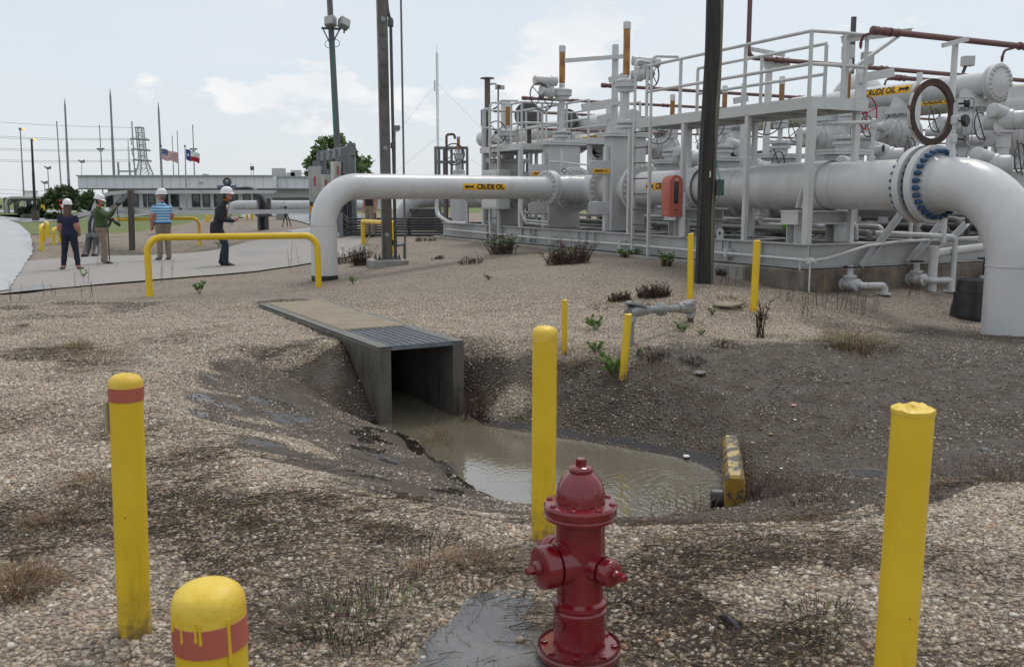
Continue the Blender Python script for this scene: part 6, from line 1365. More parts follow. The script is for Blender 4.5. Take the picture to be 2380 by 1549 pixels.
mb = MB(); mb.prism(E([(0, .52), (.07, .44), (.06, .36), (.3, .42), (.55, .34), (.36, .27), (.16, .2), (.08, .12), (-.08, .12), (-.16, .2), (-.36, .27), (-.55, .34), (-.3, .42), (-.06, .36), (-.07, .44)], 0), (cx, YB - .112, cz), V((1, 0, 0)), UZ, V((0, .012, 0))); mb.build('emblem_eagle', mat('emblem_white', (.7, .7, .72), .5), sl)
for a, tx in ((0, ''),):
    pass
flat_text('sign_lettering', 'CONTROL', (X_at(529.5, YB), YB - .09, Z_at(434.8, YB)), (1, 0, 0), (0, 0, 1), .36, mat('sign_navy', (.012, .025, .16), .5, rvar=0), bl, .04, .012, 1.15)
for u, w_, h_ in ((650, 1.3, .9), (679, .9, .45), (690, 1.0, .7), (480, .5, .3)):
    mb = MB(); mb.box((X_at(u, YB + 6), YB + 6, zt + h_ / 2 - .1), (w_, .8, h_ + .3)); mb.build('roof_vent', FARG, bl)
mb = MB(); mb.box((X_at(469, YB), YB - .1, Z_at(424, YB)), (.3, .2, .16)); mb.build('wall_lamp', FARG, bl)
for u, v in ((586, 388), (591, 395)):
    mb = MB(); mb.cyl((X_at(u, YB + 4), YB + 4, zt), (X_at(u, YB + 4), YB + 4, Z_at(v - 8, YB + 4)), .03, n=6); mb.build('roof_aerial', FARG, bl)
mb = MB(); mb.box((X_at(588.5, YB + 4), YB + 4, Z_at(392, YB + 4)), (.35, .2, .4)); mb.build('aerial_box', DARK, bl)

# ---- masts and poles
MASTG = mat('mast_grey', (.2, .22, .25), .5, c2=(.26, .28, .3), sc_=2)
def mast(u0, v0, u1, v1, Y, w, label, tip=1.2, group='tall lightning masts behind the building', m=MASTG, name='lightning_mast', lamp=None):
    b = at(u1, v1, Y); tpz = Z_at(v0, Y); tx = X_at(u0, Y) * (1 + (tpz - H) * SP / Y / CP * 0); tp = at(u0, v0, Y)
    o = thing(name, label, 'mast', (b.x, Y, 0), group); r = w / 2 * Y / 2222
    mb = MB(); base = V((b.x, Y, -.2)); top = V((tp.x, Y, tp.z)); d = top - base
    mb.tube([base, base + d * .3, base + d * .3001, base + d * .62, base + d * .6201, base + d * .93, top], [r, r * .95, r * .85, r * .8, r * .7, r * .62, r * .12 * tip], 10); mb.build('shaft', m, o)
    if lamp:
        lz = Z_at(lamp, Y); c = base.lerp(top, (lz + .2) / (top.z + .2)); wdt = 4.5 * Y / 2222
        mb = MB(); mb.tube(rounded([c + V((-wdt, 0, .3)), c + V((-wdt * .4, 0, 0)), c + V((wdt * .4, 0, 0)), c + V((wdt, 0, .3))], .4), .07, 6); mb.build('arms', m, o)
        for sg in (-1, 1): mb = MB(); mb.ball(c + V((sg * wdt * 1.1, 0, .36)), .24, 10, 6, (1.3, .6, .45)); mb.build('lamp_head', DARK, o)
    return o
mast(150, 229, 161, 460, 118, 6.5, 'thick tapered mast left of the tallest one')
mast(255.5, 206, 267, 460, 118, 7, 'tallest tapered mast above the white building')
mast(367.5, 238, 378, 460, 118, 6.5, 'thick tapered mast right of the lattice pylon')
mast(131.5, 282, 144, 460, 135, 3.6, 'thin mast farthest left beside a thick one', 6)
mast(231, 291, 239, 460, 135, 3.2, 'thin mast with two lamp arms, left of the pylon', 6, lamp=354)
mast(400, 316, 405, 460, 150, 2.6, 'shortest thin mast behind the striped flag', 6)
mast(411.5, 304, 417, 460, 150, 2.6, 'thin mast between the two flags', 6)
mast(447.5, 290, 453.5, 460, 140, 3.2, 'thin mast with a lamp arm behind the single star flag', 6, lamp=354)
GL = 'light poles at far left'
def lamp_pole(u0, v0, u1, v1, Y, w, label, m, lit):
    o = mast(u0, v0, u1, v1, Y, w, label, 5, GL, m, 'light_pole'); tp = at(u0, v0, Y); k = Y / 2222
    mb = MB(); mb.box((tp.x + .2 * k * 10, Y, tp.z + 2 * k), (9 * k, 6 * k, 5 * k)); hd = mb.build('lamp_housing', GREYP, o, bev=.03)
    if lit: mb = MB(); mb.box((tp.x + 7.5 * k, Y - 1.5 * k, tp.z + 2.2 * k), (4.5 * k, 3.5 * k, 3.6 * k)); mb.build('lamp_glass', mat('lit_lamp', (1, .55, .1), .4, emit=((1, .45, .06), 1.6), rvar=0), hd)
    else:
        for sg in (-1, 1): mb = MB(); mb.box((tp.x + sg * 5 * k, Y, tp.z + 4.5 * k), (5 * k, 4 * k, 2.6 * k), M.Rotation(-.5 * sg, 3, 'Y')); mb.build('lamp_head', GREYP, hd)
    return o
lamp_pole(47, 302, 57, 486, 120, 4.2, 'thin light pole with a lit amber lamp at far left', GALV, True)
lamp_pole(73.5, 327, 82.5, 512, 69, 7.5, 'thick brown wooden light pole with a lit amber lamp', WOODD, True)
mb = MB(); b = at(82.3, 500, 69); mb.lathe([(.26, 0), (.26, .75)], (b.x, 69, 0), UZ, 14); mb.build('guard_sleeve', WOODG, bpy.data.objects['light_pole.001'])
lamp_pole(111, 393, 115, 470, 150, 3, 'grey light pole with two heads above the bush', GALV, False)
lamp_pole(103.5, 427, 105.5, 470, 190, 2.4, 'smallest light pole above the bush', GALV, False)
lamp_pole(189.5, 378, 190.5, 470, 170, 1.8, 'short light pole just left of the building roof', GALV, False)
# pole with floodlights on a bracket
pb2 = V((X_at(785, 34), 34, 0)); o = thing('floodlight_pole', 'grey pole with two square floodlights behind the electric panels', 'light pole', pb2); k = 34 / 2222
tpz = 16.; mb = MB(); t0 = at(783, 330, 34); t1 = at(769, 60, 34); dd = (t1 - t0) / (t1.z - t0.z); mb.tube([t0 + dd * (0 - t0.z), t0 + dd * (6 - t0.z), t0 + dd * (tpz - t0.z)], [.125, .105, .085], 14); mb.build('shaft', mat('grey_pole_wood', (.15, .155, .16), .7, c2=(.09, .095, .1), sc_=2, stretch=(4, 4, .3), bump=.5, bsc=9), o)
a, b = at(747, 66, 33.8), at(792, 68, 33.8); mb = MB(); mb.bar(a, b, .07, .07); mb.bar(a + V((.05, 0, -.02)), at(765, 98, 33.8), .04, .04); mb.bar(b + V((-.05, 0, -.02)), at(774, 98, 33.8), .04, .04); mb.build('bracket', DARK, o)
def flood(u, v, rot):
    c = at(u, v, 33.7); R_ = M.Rotation(rot, 3, 'Z') @ M.Rotation(-.35, 3, 'X') @ M.Rotation(rot * .5, 3, 'Y'); mb = MB(); mb.box(c, (.36, .26, .34), R_); h_ = mb.build('floodlight', GALV, o, bev=.02)
    mb = MB(); mb.box(c + R_ @ V((0, -.137, 0)), (.3, .02, .28), R_); mb.build('lens', mat('lens', (.35, .36, .34), .15), h_)
    mb = MB(); mb.bar(c - UZ * .15, c - UZ * .33, .05, .05, up=(0, 1, 0)); mb.build('yoke', DARK, h_)
flood(768, 51, -.35); flood(799, 55, .8)
mb = MB(); mb.tube([at(779, 330, 33.8), at(774, 150, 33.8), at(769, 105, 33.8)], .018, 6); mb.torus(at(764, 103, 33.7), (0, 1, 0), .13, .012, 16, 5); mb.torus(at(781, 101, 33.7), (0, 1, 0), .12, .012, 16, 5); mb.build('cable', GREENW, o)
# square steel pole on a plinth
pg = gnd(900, 616); o = thing('steel_pole', 'square weathered steel pole with a side conduit on a concrete plinth', 'light pole', pg); k = pg.y / 2222
mb = MB(); mb.box((pg.x, pg.y, pg.z - .05), (.78, .78, .36), .35); mb.build('plinth', CONCL, o, bev=.03)
mb = MB(); mb.box((pg.x, pg.y, pg.z + .145), (.5, .5, .03), .35); mb.build('base_plate', POLEST, o)
for a in range(4): mb = MB(); aa = math.pi / 4 + a * math.pi / 2 + .35; mb.lathe([(.025, 0), (.025, .04), (.014, .04), (.014, .08)], (pg.x + .3 * math.cos(aa), pg.y + .3 * math.sin(aa), pg.z + .16), UZ, 6); mb.build('anchor_bolt', RUST, o)
lean = -.03; mb = MB(); P0 = V((pg.x, pg.y, pg.z + .15)); P1 = V((pg.x + lean * 0 - .04, pg.y, 13)); hw = 11.2 * k
rx = V((1, .3, 0)).normalized(); ry = V((-.3, 1, 0)).normalized(); q = []
for p, s_ in ((P0, 1), (P1, .98)): q += [p + rx * (a * hw * s_) + ry * (b * hw * s_) for a, b in ((-1, -1), (1, -1), (1, 1), (-1, 1))]
mb.add(q, [(0, 1, 5, 4), (1, 2, 6, 5), (2, 3, 7, 6), (3, 0, 4, 7), (3, 2, 1, 0), (4, 5, 6, 7)]); mb.build('shaft', POLEST, o, bev=.02)
for v in (47, 80, 112, 152, 198, 345, 412, 580, 545, 310, 470): 
    z = vert(900, v, pg); mb = MB(); mb.lathe([(.05, -.002), (.05, .004), (.018, .005), (.018, .016)], V((pg.x + .02, pg.y - hw * 1.06 - .0, z)), V((.3, -1, 0)), 12); mb.build('weld_spot', GALV if v % 2 else POLEST, o)
mb = MB(); cxp = pg.x + hw + .06; zc = vert(912, 52, pg); mb.tube(rounded([V((cxp + .02, pg.y, pg.z)), V((cxp, pg.y, zc)), V((cxp - .06, pg.y, zc + .25)), V((cxp - .08, pg.y, zc + .55)), V((cxp + .16, pg.y, zc + .9)), V((cxp + .3, pg.y, zc + 1.05))], .14), .033, 10); mb.build('conduit', DARK, o)
mb = MB(); mb.lathe([(.035, -.1), (.06, -.09), (.06, .05), (.035, .09)], V((cxp, pg.y, zc)), UZ, 10)
for v in (60, 345, 610, 570): mb.lathe([(.055, 0), (.055, .12)], V((cxp + .005, pg.y, vert(912, v, pg))), UZ, 10)
mb.build('coupling', DARK, o)
mb = MB(); mb.tube([V((cxp + .2, pg.y + .25, pg.z)), V((cxp + .19, pg.y + .25, 13))], .022, 8); mb.build('thin_conduit', GREYP, o)
mb = MB(); mb.box(V((cxp + .36, pg.y, zc + 1.12)), (.2, .18, .16), M.Rotation(.5, 3, 'Y')); mb.build('lamp_box', REDP, o, bev=.02)
ge = gnd(940, 610); mb = MB(); mb.tube(rounded([V((cxp, pg.y, pg.z + .42)), V((ge.x, ge.y, pg.z + .44)), V((ge.x, ge.y, ge.z - .1))], .06), .028, 8); mb.build('ground_conduit', GREYP, o)
# ---- electric panel rack
rk = thing('panel_rack', 'dark steel rack with pale electric cabinets behind the left elbow', 'electric rack', (X_at(800, 33), 33, 0))
def rp(u, Y): return V((X_at(u, Y), Y, 0))
A_, B_ = rp(749, 36.5), rp(819, 31.5)
for p, w_ in ((A_, .22), (B_, .24)):
    g_ = hz(p.x, p.y); mb = MB(); mb.box((p.x, p.y, (g_ + 3.4) / 2), (w_, w_, 3.42 - g_)); mb.build('post', GREYP, rk)
    mb = MB(); mb.prism([(-.35, -.3), (.35, -.3), (.35, .12), (.22, .22), (-.22, .22), (-.35, .12)], (p.x, p.y, g_ + .02), V((1, 0, 0)), UZ, V((0, .6, 0))); mb.build('plinth', CONCL, rk)
d = (B_ - A_).normalized()
for z, h_ in ((3.18, .34),): mb = MB(); mb.bar(A_ - d * .5 + UZ * z, B_ + d * .3 + UZ * z, .16, h_); mb.build('top_beam', GREYP, rk)
for z in (.75, 1.5, 2.25): mb = MB(); mb.bar(A_ + UZ * z, B_ + UZ * z, .05, .08); mb.build('strut', GREYP, rk)
for q in (.2, .42, .62, .8, .9): mb = MB(); p = A_.lerp(B_, q) + V((-.05, -.12, 0)); mb.box((p.x, p.y, 1.7), (.1, .06, 3.2)); mb.build('upright', GREYP, rk)
CAB = mat('cabinet_beige', (.5, .49, .46), .45, c2=(.42, .41, .385), sc_=2)
for i, (ua, va, ub, vb, Y) in enumerate(((720, 388, 747, 472, 33.5), (747, 407, 770, 462, 33.3), (772, 378, 805, 428, 32.5))):
    xa, xb = X_at(ua, Y), X_at(ub, Y); za, zb2 = Z_at(vb, Y), Z_at(va, Y)
    o = thing('electric_cabinet', ['tall pale electric cabinet at the left of the rack', 'small pale electric cabinet in the middle of the rack', 'pale electric cabinet highest on the rack'][i], 'cabinet', (xa, Y, za), 'electric cabinets on the rack')
    wdt = xb - xa; mb = MB(); mb.box(((xa + xb) / 2, Y, (za + zb2) / 2), (wdt * .95, .35, zb2 - za), .5); mb.build('case', GALV if i == 0 else CAB, o, bev=.015)
    ex = V((math.cos(.5), math.sin(.5), 0)); fr = V((-math.sin(.5), math.cos(.5), 0)) * -1; c = V(((xa + xb) / 2, Y, (za + zb2) / 2)) + fr * .185
    mb = MB(); mb.fbox(c, ex * wdt * .86, UZ * (zb2 - za) * .94, fr * .03); dr = mb.build('door', CAB, o, bev=.008)
    mb = MB(); mb.fbox(c + fr * .02 - ex * wdt * .2 + UZ * (zb2 - za) * .1, ex * .07, UZ * .3, fr * .008); mb.build('warning_label', BAND, dr)
    for zz in (-.35, .35): mb = MB(); mb.fbox(c + fr * .01 + ex * wdt * .42 + UZ * (zb2 - za) * zz, ex * .03, UZ * .12, fr * .03); mb.build('hinge', DARK, dr)
    mb = MB(); mb.box(((xa + xb) / 2, Y + .24, (za + zb2) / 2), (wdt * .6, .06, zb2 - za + .4)); mb.build('back_rail', GREYP, o)
    if i == 1: mb = MB(); mb.box(V(((xa + xb) / 2, Y, 0)) + fr * .28 + UZ * (za + .35), (.2, .14, .22)); mb.build('switch_handle', BLACK, o, bev=.02)
# sign post strip left of the elbow
q = V((X_at(723, 33), 33, 0)); o = thing('marker_post', 'orange and blue marker post left of the elbow', 'post', q); mb = MB(); mb.box((q.x, 33, .75), (.1, .06, 1.5)); mb.build('post', RUST, o); mb = MB(); mb.box((q.x, 32.95, 1.22), (.14, .02, .28)); mb.build('orange_plate', mat('orange_plate', (.6, .25, .02), .5), o); mb = MB(); mb.box((q.x, 32.95, .86), (.14, .02, .4)); mb.build('blue_plate', mat('blue_plate', (.04, .05, .2), .5), o)
# ---- black conduit rack
for i in range(7):
    z = .46 + i * .085; Y = 30.6; o = thing('rack_conduit', ['lowest', 'second lowest', 'third lowest', 'middle', 'third highest', 'second highest', 'highest'][i] + ' of the black conduits running right from the panel rack', 'conduit', (X_at(800, Y), Y, z), 'black conduits on the low rack')
    a, b = V((X_at(793 - i * 0, Y), Y - .1 * (i % 2), z)), V((X_at(1050, Y - .6), Y - .6, z + .02)); mb = MB(); mb.tube(rounded([a + V((.0, .3, 1.2 + i * .1)), a, b], .3), .034, 8); mb.build('conduit', CONDUIT, o, smooth=60)
for i, u in enumerate((792, 870, 951, 1030)):
    q = V((X_at(u, 30.4), 30.4, 0)); o = thing('rack_stand', 'upright of the low conduit rack, ' + ('under the panel rack', 'behind the yellow square rail', 'in the open middle', 'by the skid end')[i], 'post', q, 'uprights of the low conduit rack'); mb = MB(); mb.box((q.x, q.y - .1, .55), (.12, .06, 1.25)); mb.build('upright', GREYP, o)
for i, u in enumerate((800, 812)):
    q = V((X_at(u, 31), 31, 0)); o = thing('riser_conduit', ['left', 'right'][i] + ' one of two black conduits rising to the electric cabinets', 'conduit', q, 'conduits rising to the cabinets'); mb = MB(); mb.tube([q, q + UZ * 2.4], .07, 10); mb.build('conduit', CONDUIT, o)
# pale elbow, dark block and vessel behind the left pipe
q = V((X_at(934, 37), 37, 0)); o = thing('ground_elbow', 'pale pipe elbow entering the ground behind the long grey pipe', 'pipeline', q)
mb = MB(); mb.tube([q + V((0, 0, -.3)), q + UZ * .4] + arc(q + V((1.0, 0, .6)), V((-1, 0, 0)), UZ, 1.0, 0, math.pi / 2, 10) + [q + V((5, -1, 1.6))], .34, 28); mb.build('pipe', FARG, o, smooth=60)
q = V((X_at(989, 36), 36, 0)); o = thing('concrete_block', 'dark concrete block under the pale pipe behind the left pipe', 'concrete block', q); mb = MB(); mb.box((q.x, q.y, .55), (1.15, 1.0, 1.4)); mb.build('block', DARK, o, bev=.03)
o = thing('gate_valve', 'small gate valve with a tall amber stem and big wheel at the far left end', 'valve', (X_at(1066, 33.5), 33.5, 0), GA); q = V((X_at(1066, 33.5), 33.5, 0)); k = 33.5 / 2222
zz = lambda v: Z_at(v, 33.5)
mb = MB(); mb.lathe([(.3, 0), (.3, zz(410)), (.22, zz(405)), (.22, zz(398)), (.12, zz(396)), (.1, zz(374)), (.15, zz(372)), (.15, zz(362)), (.08, zz(356)), (.08, zz(350))], q, UZ, 20); mb.build('body', WHITE2, o); mb = MB(); mb.lathe([(.055, zz(350)), (.055, zz(323))], q, UZ, 12); mb.build('stem_cover', AMBER, o); mb = MB(); mb.lathe([(.065, zz(324)), (.065, zz(320))], q, UZ, 12); mb.build('stem_cap', WHITE, o)
wp = V((X_at(1056, 33.2), 33.2, zz(361))); mb = MB(); mb.torus(wp, (.25, -1, 0), .36, .022, 28, 6); x, y, d = frame((.25, -1, 0))
for i in range(5): a = i * 1.257; mb.tube([wp, wp + (x * math.cos(a) + y * math.sin(a)) * .36], .014, 6)
mb.build('hand_wheel', DARK, o)
o = thing('steel_structure', 'dark steel frame around the far left valve', 'frame', (X_at(1036, 34), 34, 0))
for u in (1013, 1021, 1033, 1050, 1075, 1086):
    Y = 34 + (u % 3) * .4; mb = MB(); mb.bar(V((X_at(u, Y), Y, 0)), V((X_at(u, Y), Y, Z_at(347, Y))), .09, .09, up=(0, 1, 0)); mb.build('upright', GREYP, o)
for v in (346, 378): mb = MB(); mb.bar(V((X_at(1010, 34), 34, Z_at(v, 34))), V((X_at(1088, 34), 34, Z_at(v, 34))), .12, .1); mb.build('beam', GREYP, o)
q = V((X_at(1059, 32), 32, 0))
# ---- cable trays, wooden post, black cable bends
YT = 34.; TRAY = mat('tray_grey', (.5, .51, .52), .45, .1, c2=(.42, .43, .44), sc_=2)
pz = at(306, 592, YT); o = thing('wooden_post', 'weathered square wooden post holding the cable trays', 'post', (X_at(304, YT), YT, pz.z))
a, b = at(303, 440, YT), at(307, 592, YT); mb = MB(); mb.bar(b - UZ * .4, a, 11.5 * YT / 2222, 11 * YT / 2222, up=(0, 1, 0)); mb.build('post', WOODG, o, bev=.02)
def tray(pts, h_, label, Y=YT + .35):
    o = thing('cable_tray', label, 'cable tray', (X_at(pts[0][0], Y), Y, 0), 'grey cable trays'); P_ = rounded([at(u, v, Y) for u, v in pts], 1.1, 8)
    for yo in (-.16, .16):
        mb = MB()
        for p, q in zip(P_[:-1], P_[1:]): mb.bar(p + V((0, yo, 0)), q + V((0, yo, 0)), .025, h_, up=UZ if abs((q - p).normalized().z) < .9 else V((1, 0, 0)))
        mb.build('side_rail', TRAY, o)
    mb = MB()
    for p, q in zip(P_[:-1], P_[1:]): mb.bar(p - UZ * h_ * .2, q - UZ * h_ * .2, .3, .02)
    mb.build('bed', SOFF, o)
tray([(213, 545), (226, 452), (303, 446), (500, 446), (640, 446)], .125, 'upper grey cable tray in front of the building, curving down at its left end')
tray([(150, 520), (196, 496), (303, 493), (480, 493), (720, 491)], .15, 'lower grey cable tray in front of the building')
mb = MB(); o = thing('cable_trough', 'diagonal grey trough between the two cable trays', 'cable tray', (X_at(280, YT), YT, 0)); a, b = at(262, 484, YT), at(298, 452, YT); mb.bar(a, b, .2, .14); mb.build('trough', GREYP, o)
for i, (u0, u1) in enumerate(((208, 196), (222, 220))):
    o = thing('conduit_sleeve', ['grey conduit sleeve bending out of the ground behind the woman', 'grey straight conduit sleeve behind the man in green'][i], 'conduit', (X_at(u0, 30), 30, 0)); mb = MB(); P_ = rounded([at(u1, 596, 29.5), at((u0 + u1) / 2 + 3, 575, 30), at(u0, 542, 30)], .6, 6); mb.tube(P_, .1, 14); mb.build('sleeve', DARK, o); mb = MB(); e = P_[-1]; mb.lathe([(.12, -.12), (.12, .0), (.09, .01)], e, UZ, 14); mb.build('collar', GREYP, o)
    mb = MB(); mb.tube(rounded([e - UZ * .2, e + V((.02, 0, .35)), e + V((.1 + .04 * i, .3, .75))], .3, 6), .055, 10); mb.build('cable', CONDUIT, o, smooth=60)
for i in range(5):
    o = thing('black_cable', ('leftmost', 'second', 'middle', 'fourth', 'rightmost')[i] + ' of the thick black cables bending down to the ground', 'cable', (X_at(607, 40), 40, 0), 'bundle of thick black cables')
    Y = 39.5 - .12 * (i % 2); e = i * 2.9; P_ = rounded([at(520 + e, 445 - i * 1.2, Y + .4), at(552 + e, 438 - i * .2, Y), at(575 + i * 3.5, 437, Y), at(604 + e, 462, Y), at(604.5 + e, 500, Y), at(605 + e, 556, Y)], 1.2, 8)
    mb = MB(); mb.tube(P_, .062, 10); mb.build('cable', CONDUIT, o, smooth=60)
o = thing('cable_stand', 'dark steel stand clamping the black cable bundle', 'stand', (X_at(612, 39), 39, 0))
for u0, v0, u1, v1 in ((599, 462, 606, 540), (618, 461, 629, 490)): a, b = at(u0, v0, 39.2), at(u1, v1, 39.2); mb = MB(); mb.box(((a.x + b.x) / 2, 39.25, (a.z + b.z) / 2), (abs(b.x - a.x), .1, abs(a.z - b.z))); mb.build('plate', DARK, o)
for v in (488, 499): a, b = at(594, v, 39.1), at(631, v, 39.1); mb = MB(); mb.bar(a, b, .08, .05 if v < 490 else .16); mb.build('clamp_bar', DARK, o)
for u in (604, 621): a = at(u, 548, 39.3); mb = MB(); mb.box((a.x, 39.3, (Z_at(500, 39.3)) / 2), (.14, .14, Z_at(500, 39.3))); mb.build('leg', DARK, o)
a = at(597, 465, 39); mb = MB(); mb.cyl((a.x, 39, 0), a, .025, n=6); mb.build('ground_rod', GALV, o)
# large pipe lying in front of the building
o = thing('lying_pipe', 'large pale pipe running low in front of the building, its left end bending down', 'pipeline', (X_at(600, 52), 52, 0)); Y = 52
P_ = [V((X_at(524, Y) - .3, Y + .6, .0))] + arc(V((X_at(524, Y) + .75, Y, .42)), V((-1, 0, 0)), UZ, .8, 0.2, math.pi / 2, 8) + [V((X_at(620, Y), Y, 1.22)), V((X_at(800, Y), Y, 1.22)), V((X_at(870, Y), Y, 1.22))]
mb = MB(); mb.tube(P_, 11.8 * Y / 2222, 28); mb.build('pipe', FARG, o, smooth=60)
for u in (650, 760): mb = MB(); mb.box((X_at(u, Y), Y, .47), (.3, .7, .94)); mb.build('support', CONCL, o)
o = thing('white_block', 'white concrete block on the lawn edge', 'concrete block', (X_at(569, 60), 60, 0)); mb = MB(); mb.box((X_at(569, 60), 60, Z_at(505, 60) + .2), (.4, .4, .95)); mb.build('block', BW2, o)
o = thing('parked_trailer', 'flat trailer parked behind the lying pipe, only its wheels showing', 'trailer', (X_at(690, 84), 84, 0)); mb = MB(); mb.box((X_at(700, 84), 84, 1.2), (4.6, 2, .9)); mb.build('body', DARK, o)
for u in (669, 697):
    mb = MB(); mb.lathe([(.2, -.15), (.5, -.14), (.52, .1), (.2, .12)], (X_at(u, 83), 83, .5), (0, 1, 0), 18); wh = mb.build('wheel', BLACK, o); mb = MB(); mb.lathe([(.22, 0), (.2, .05)], (X_at(u, 83), 82.84, .5), (0, -1, 0), 14); mb.build('rim', GALV, wh)
# tripod
q = V((X_at(662.5, 41), 41, 0)); o = thing('tripod', 'black camera tripod standing on the gravel without a camera', 'tripod', q); zt = Z_at(486, 41)
for i, (dx, dy) in enumerate(((-.22, -.05), (.04, .25), (.36, -.1))):
    mb = MB(); mb.tube([q + UZ * (zt - .12) + V((dx * .1, 0, 0)), q + V((dx * .6, dy * .6, zt * .42)), q + V((dx, dy, .0))], [.026, .022, .014], 8); mb.build('leg', BLACK, o)
mb = MB(); mb.lathe([(.035, -.4), (.035, -.15), (.055, -.14), (.055, -.02), (.03, 0), (.04, .06), (.05, .07), (.05, .1)], q + UZ * zt, UZ, 12); mb.box(q + UZ * (zt + .11), (.16, .12, .025)); mb.build('head', BLACK, o); mb = MB(); mb.tube([q + UZ * (zt + .06), q + V((-.22, -.1, zt + .1))], .012, 6); mb.build('handle', BLACK, o)
# ---- flags on poles
def flag_pole(u0, v0, u1, v1, Y, label):
    b = at(u1, v1, Y); tp = at(u0, v0, Y); o = thing('flag_pole', label, 'flag pole', (b.x, Y, 0), 'flag poles before the building'); mb = MB(); mb.tube([(b.x, Y, 0), ((b.x + tp.x) / 2, Y, tp.z / 2), (tp.x, Y, tp.z)], [.075, .06, .04], 10); mb.build('pole', GALV, o); mb = MB(); mb.ball((tp.x, Y, tp.z + .08), .1, 10, 6); mb.build('finial', DARK, o); return tp
def flag(u, v, Y, L_, hgt, sag, name, label, regions):
    """waving cloth: regions = list of (name, material, function(s, t)) where s runs out from the pole and t down"""
    c = at(u, v, Y); o = thing(name, label, 'flag', c); nx, ny = 36, 26
    def pt(i, j):
        s_, t_ = i / nx, j / ny; return c + V((L_ * s_ * (1 - .08 * t_), .22 * math.sin(s_ * 7 + t_ * 1.5) * s_, -hgt * t_ - sag * s_ ** 1.3 * (1 - .35 * t_) + .05 * math.sin(s_ * 9 + t_ * 2)))
    for nm, m, fn in regions:
        mb = MB(); vs = [pt(i, j) for j in range(ny + 1) for i in range(nx + 1)]; fs = [(j * (nx + 1) + i, j * (nx + 1) + i + 1, (j + 1) * (nx + 1) + i + 1, (j + 1) * (nx + 1) + i) for j in range(ny) for i in range(nx) if fn((i + .5) / nx, (j + .5) / ny)]
        used = sorted({k for f in fs for k in f}); mp_ = {k: n for n, k in enumerate(used)}
        mb.add([vs[k] for k in used], [tuple(mp_[k] for k in f) for f in fs]); mb.build(nm, m, o, smooth=80)
    return o, pt
FR, FW, FB = mat('flag_red', (.38, .015, .035), .75), mat('flag_white', (.7, .7, .7), .75), mat('flag_blue', (.03, .05, .22), .75)
YF = 90; flag_pole(374, 341, 380, 497, YF, 'flag pole carrying the striped flag'); flag_pole(429.7, 341.5, 434, 497, YF, 'flag pole carrying the single star flag')
cant = lambda s, t: s < .4 and t < 7 / 13
o, pt = flag(375.5, 346, YF, 1.5, 1.0, .42, 'striped_flag', 'flag with red and white stripes and a blue starred corner', [('canton', FB, cant), ('red_stripes', FR, lambda s, t: not cant(s, t) and int(t * 13) % 2 == 0), ('white_stripes', FW, lambda s, t: not cant(s, t) and int(t * 13) % 2 == 1)])
mb = MB()
for r_ in range(5):
    for c_ in range(6):
        p = pt((.04 + c_ * .062) * 36, (.05 + r_ * .1) * 26) + V((0, -.03, 0)); mb.box(p, (.035, .006, .035))
mb.build('stars', FW, o, kind='stuff')
o, pt = flag(431.5, 347.5, YF, 1.25, .98, .42, 'single_star_flag', 'flag with one white star on blue beside white and red bands', [('blue_band', FB, lambda s, t: s < .36), ('white_band', FW, lambda s, t: s >= .36 and t < .5), ('red_band', FR, lambda s, t: s >= .36 and t >= .5)])
p = pt(.18 * 36, .5 * 26) + V((0, -.06, 0)); mb = MB(); mb.prism([((.17 if i % 2 == 0 else .068) * math.sin(i * math.pi / 5), (.17 if i % 2 == 0 else .068) * math.cos(i * math.pi / 5)) for i in range(10)], p, V((1, 0, -.25)), UZ, V((0, .02, 0))); mb.build('star', FW, o)
# ---- lattice pylon, substation frames, wires
PYL = mat('pylon_steel', (.27, .3, .33), .6)
YP = 250.; o = thing('lattice_pylon', 'grey lattice power pylon with three pairs of arms behind the building', 'pylon', (X_at(337, YP), YP, 0)); W0 = lambda v: (7 if v < 375 else 7 + (v - 375) * .25) * YP / 2222
cxp = lambda v: X_at(333 + (v - 300) * .055, YP)
lv = [299, 312, 327, 339, 351, 363, 375, 392, 410, 440, 475]
def corner(v, a, b): w_ = W0(v) ; return V((cxp(v) + a * w_, YP + b * w_, Z_at(v, YP)))
for a, b in ((-1, -1), (1, -1), (1, 1), (-1, 1)):
    mb = MB()
    for v0, v1 in zip(lv[:-1], lv[1:]): mb.tube([corner(v0, a, b), corner(v1, a, b)], .12 if v0 < 375 else .16, 5)
    mb.build('leg', PYL, o)
mb = MB()
for v0, v1 in zip(lv[:-1], lv[1:]):
    for k in range(4):
        A4 = ((-1, -1), (1, -1), (1, 1), (-1, 1)); p, q = A4[k], A4[(k + 1) % 4]
        mb.tube([corner(v0, *p), corner(v1, *q)], .05, 4); mb.tube([corner(v0, *q), corner(v1, *p)], .05, 4); mb.tube([corner(v0, *p), corner(v0, *q)], .06, 4)
mb.build('lattice', PYL, o, kind='stuff')
for v, ua, ub in ((299, 320, 344), (325, 311, 354), (349, 312, 355), (373, 314, 356)):
    mb = MB(); a, b = V((X_at(ua, YP), YP, Z_at(v, YP))), V((X_at(ub, YP), YP, Z_at(v + 3, YP))); mb.bar(a, b, .5 if v > 300 else .15, .45 if v > 300 else .2); 
    if v > 300: mb.tube([a, V((cxp(v - 9), YP, Z_at(v - 9, YP)))], .05, 4); mb.tube([b, V((cxp(v - 9), YP, Z_at(v - 9, YP)))], .05, 4); mb.tube([a, a + V((.2, 0, -1.6))], .12, 5)
    mb.build('arm', PYL, o)
mb = MB(); mb.tube([(X_at(327, YP), YP - 3, 0), (X_at(326.5, YP), YP - 3, Z_at(288, YP))], .16, 6); mb.build('mast_pole', PYL, o)
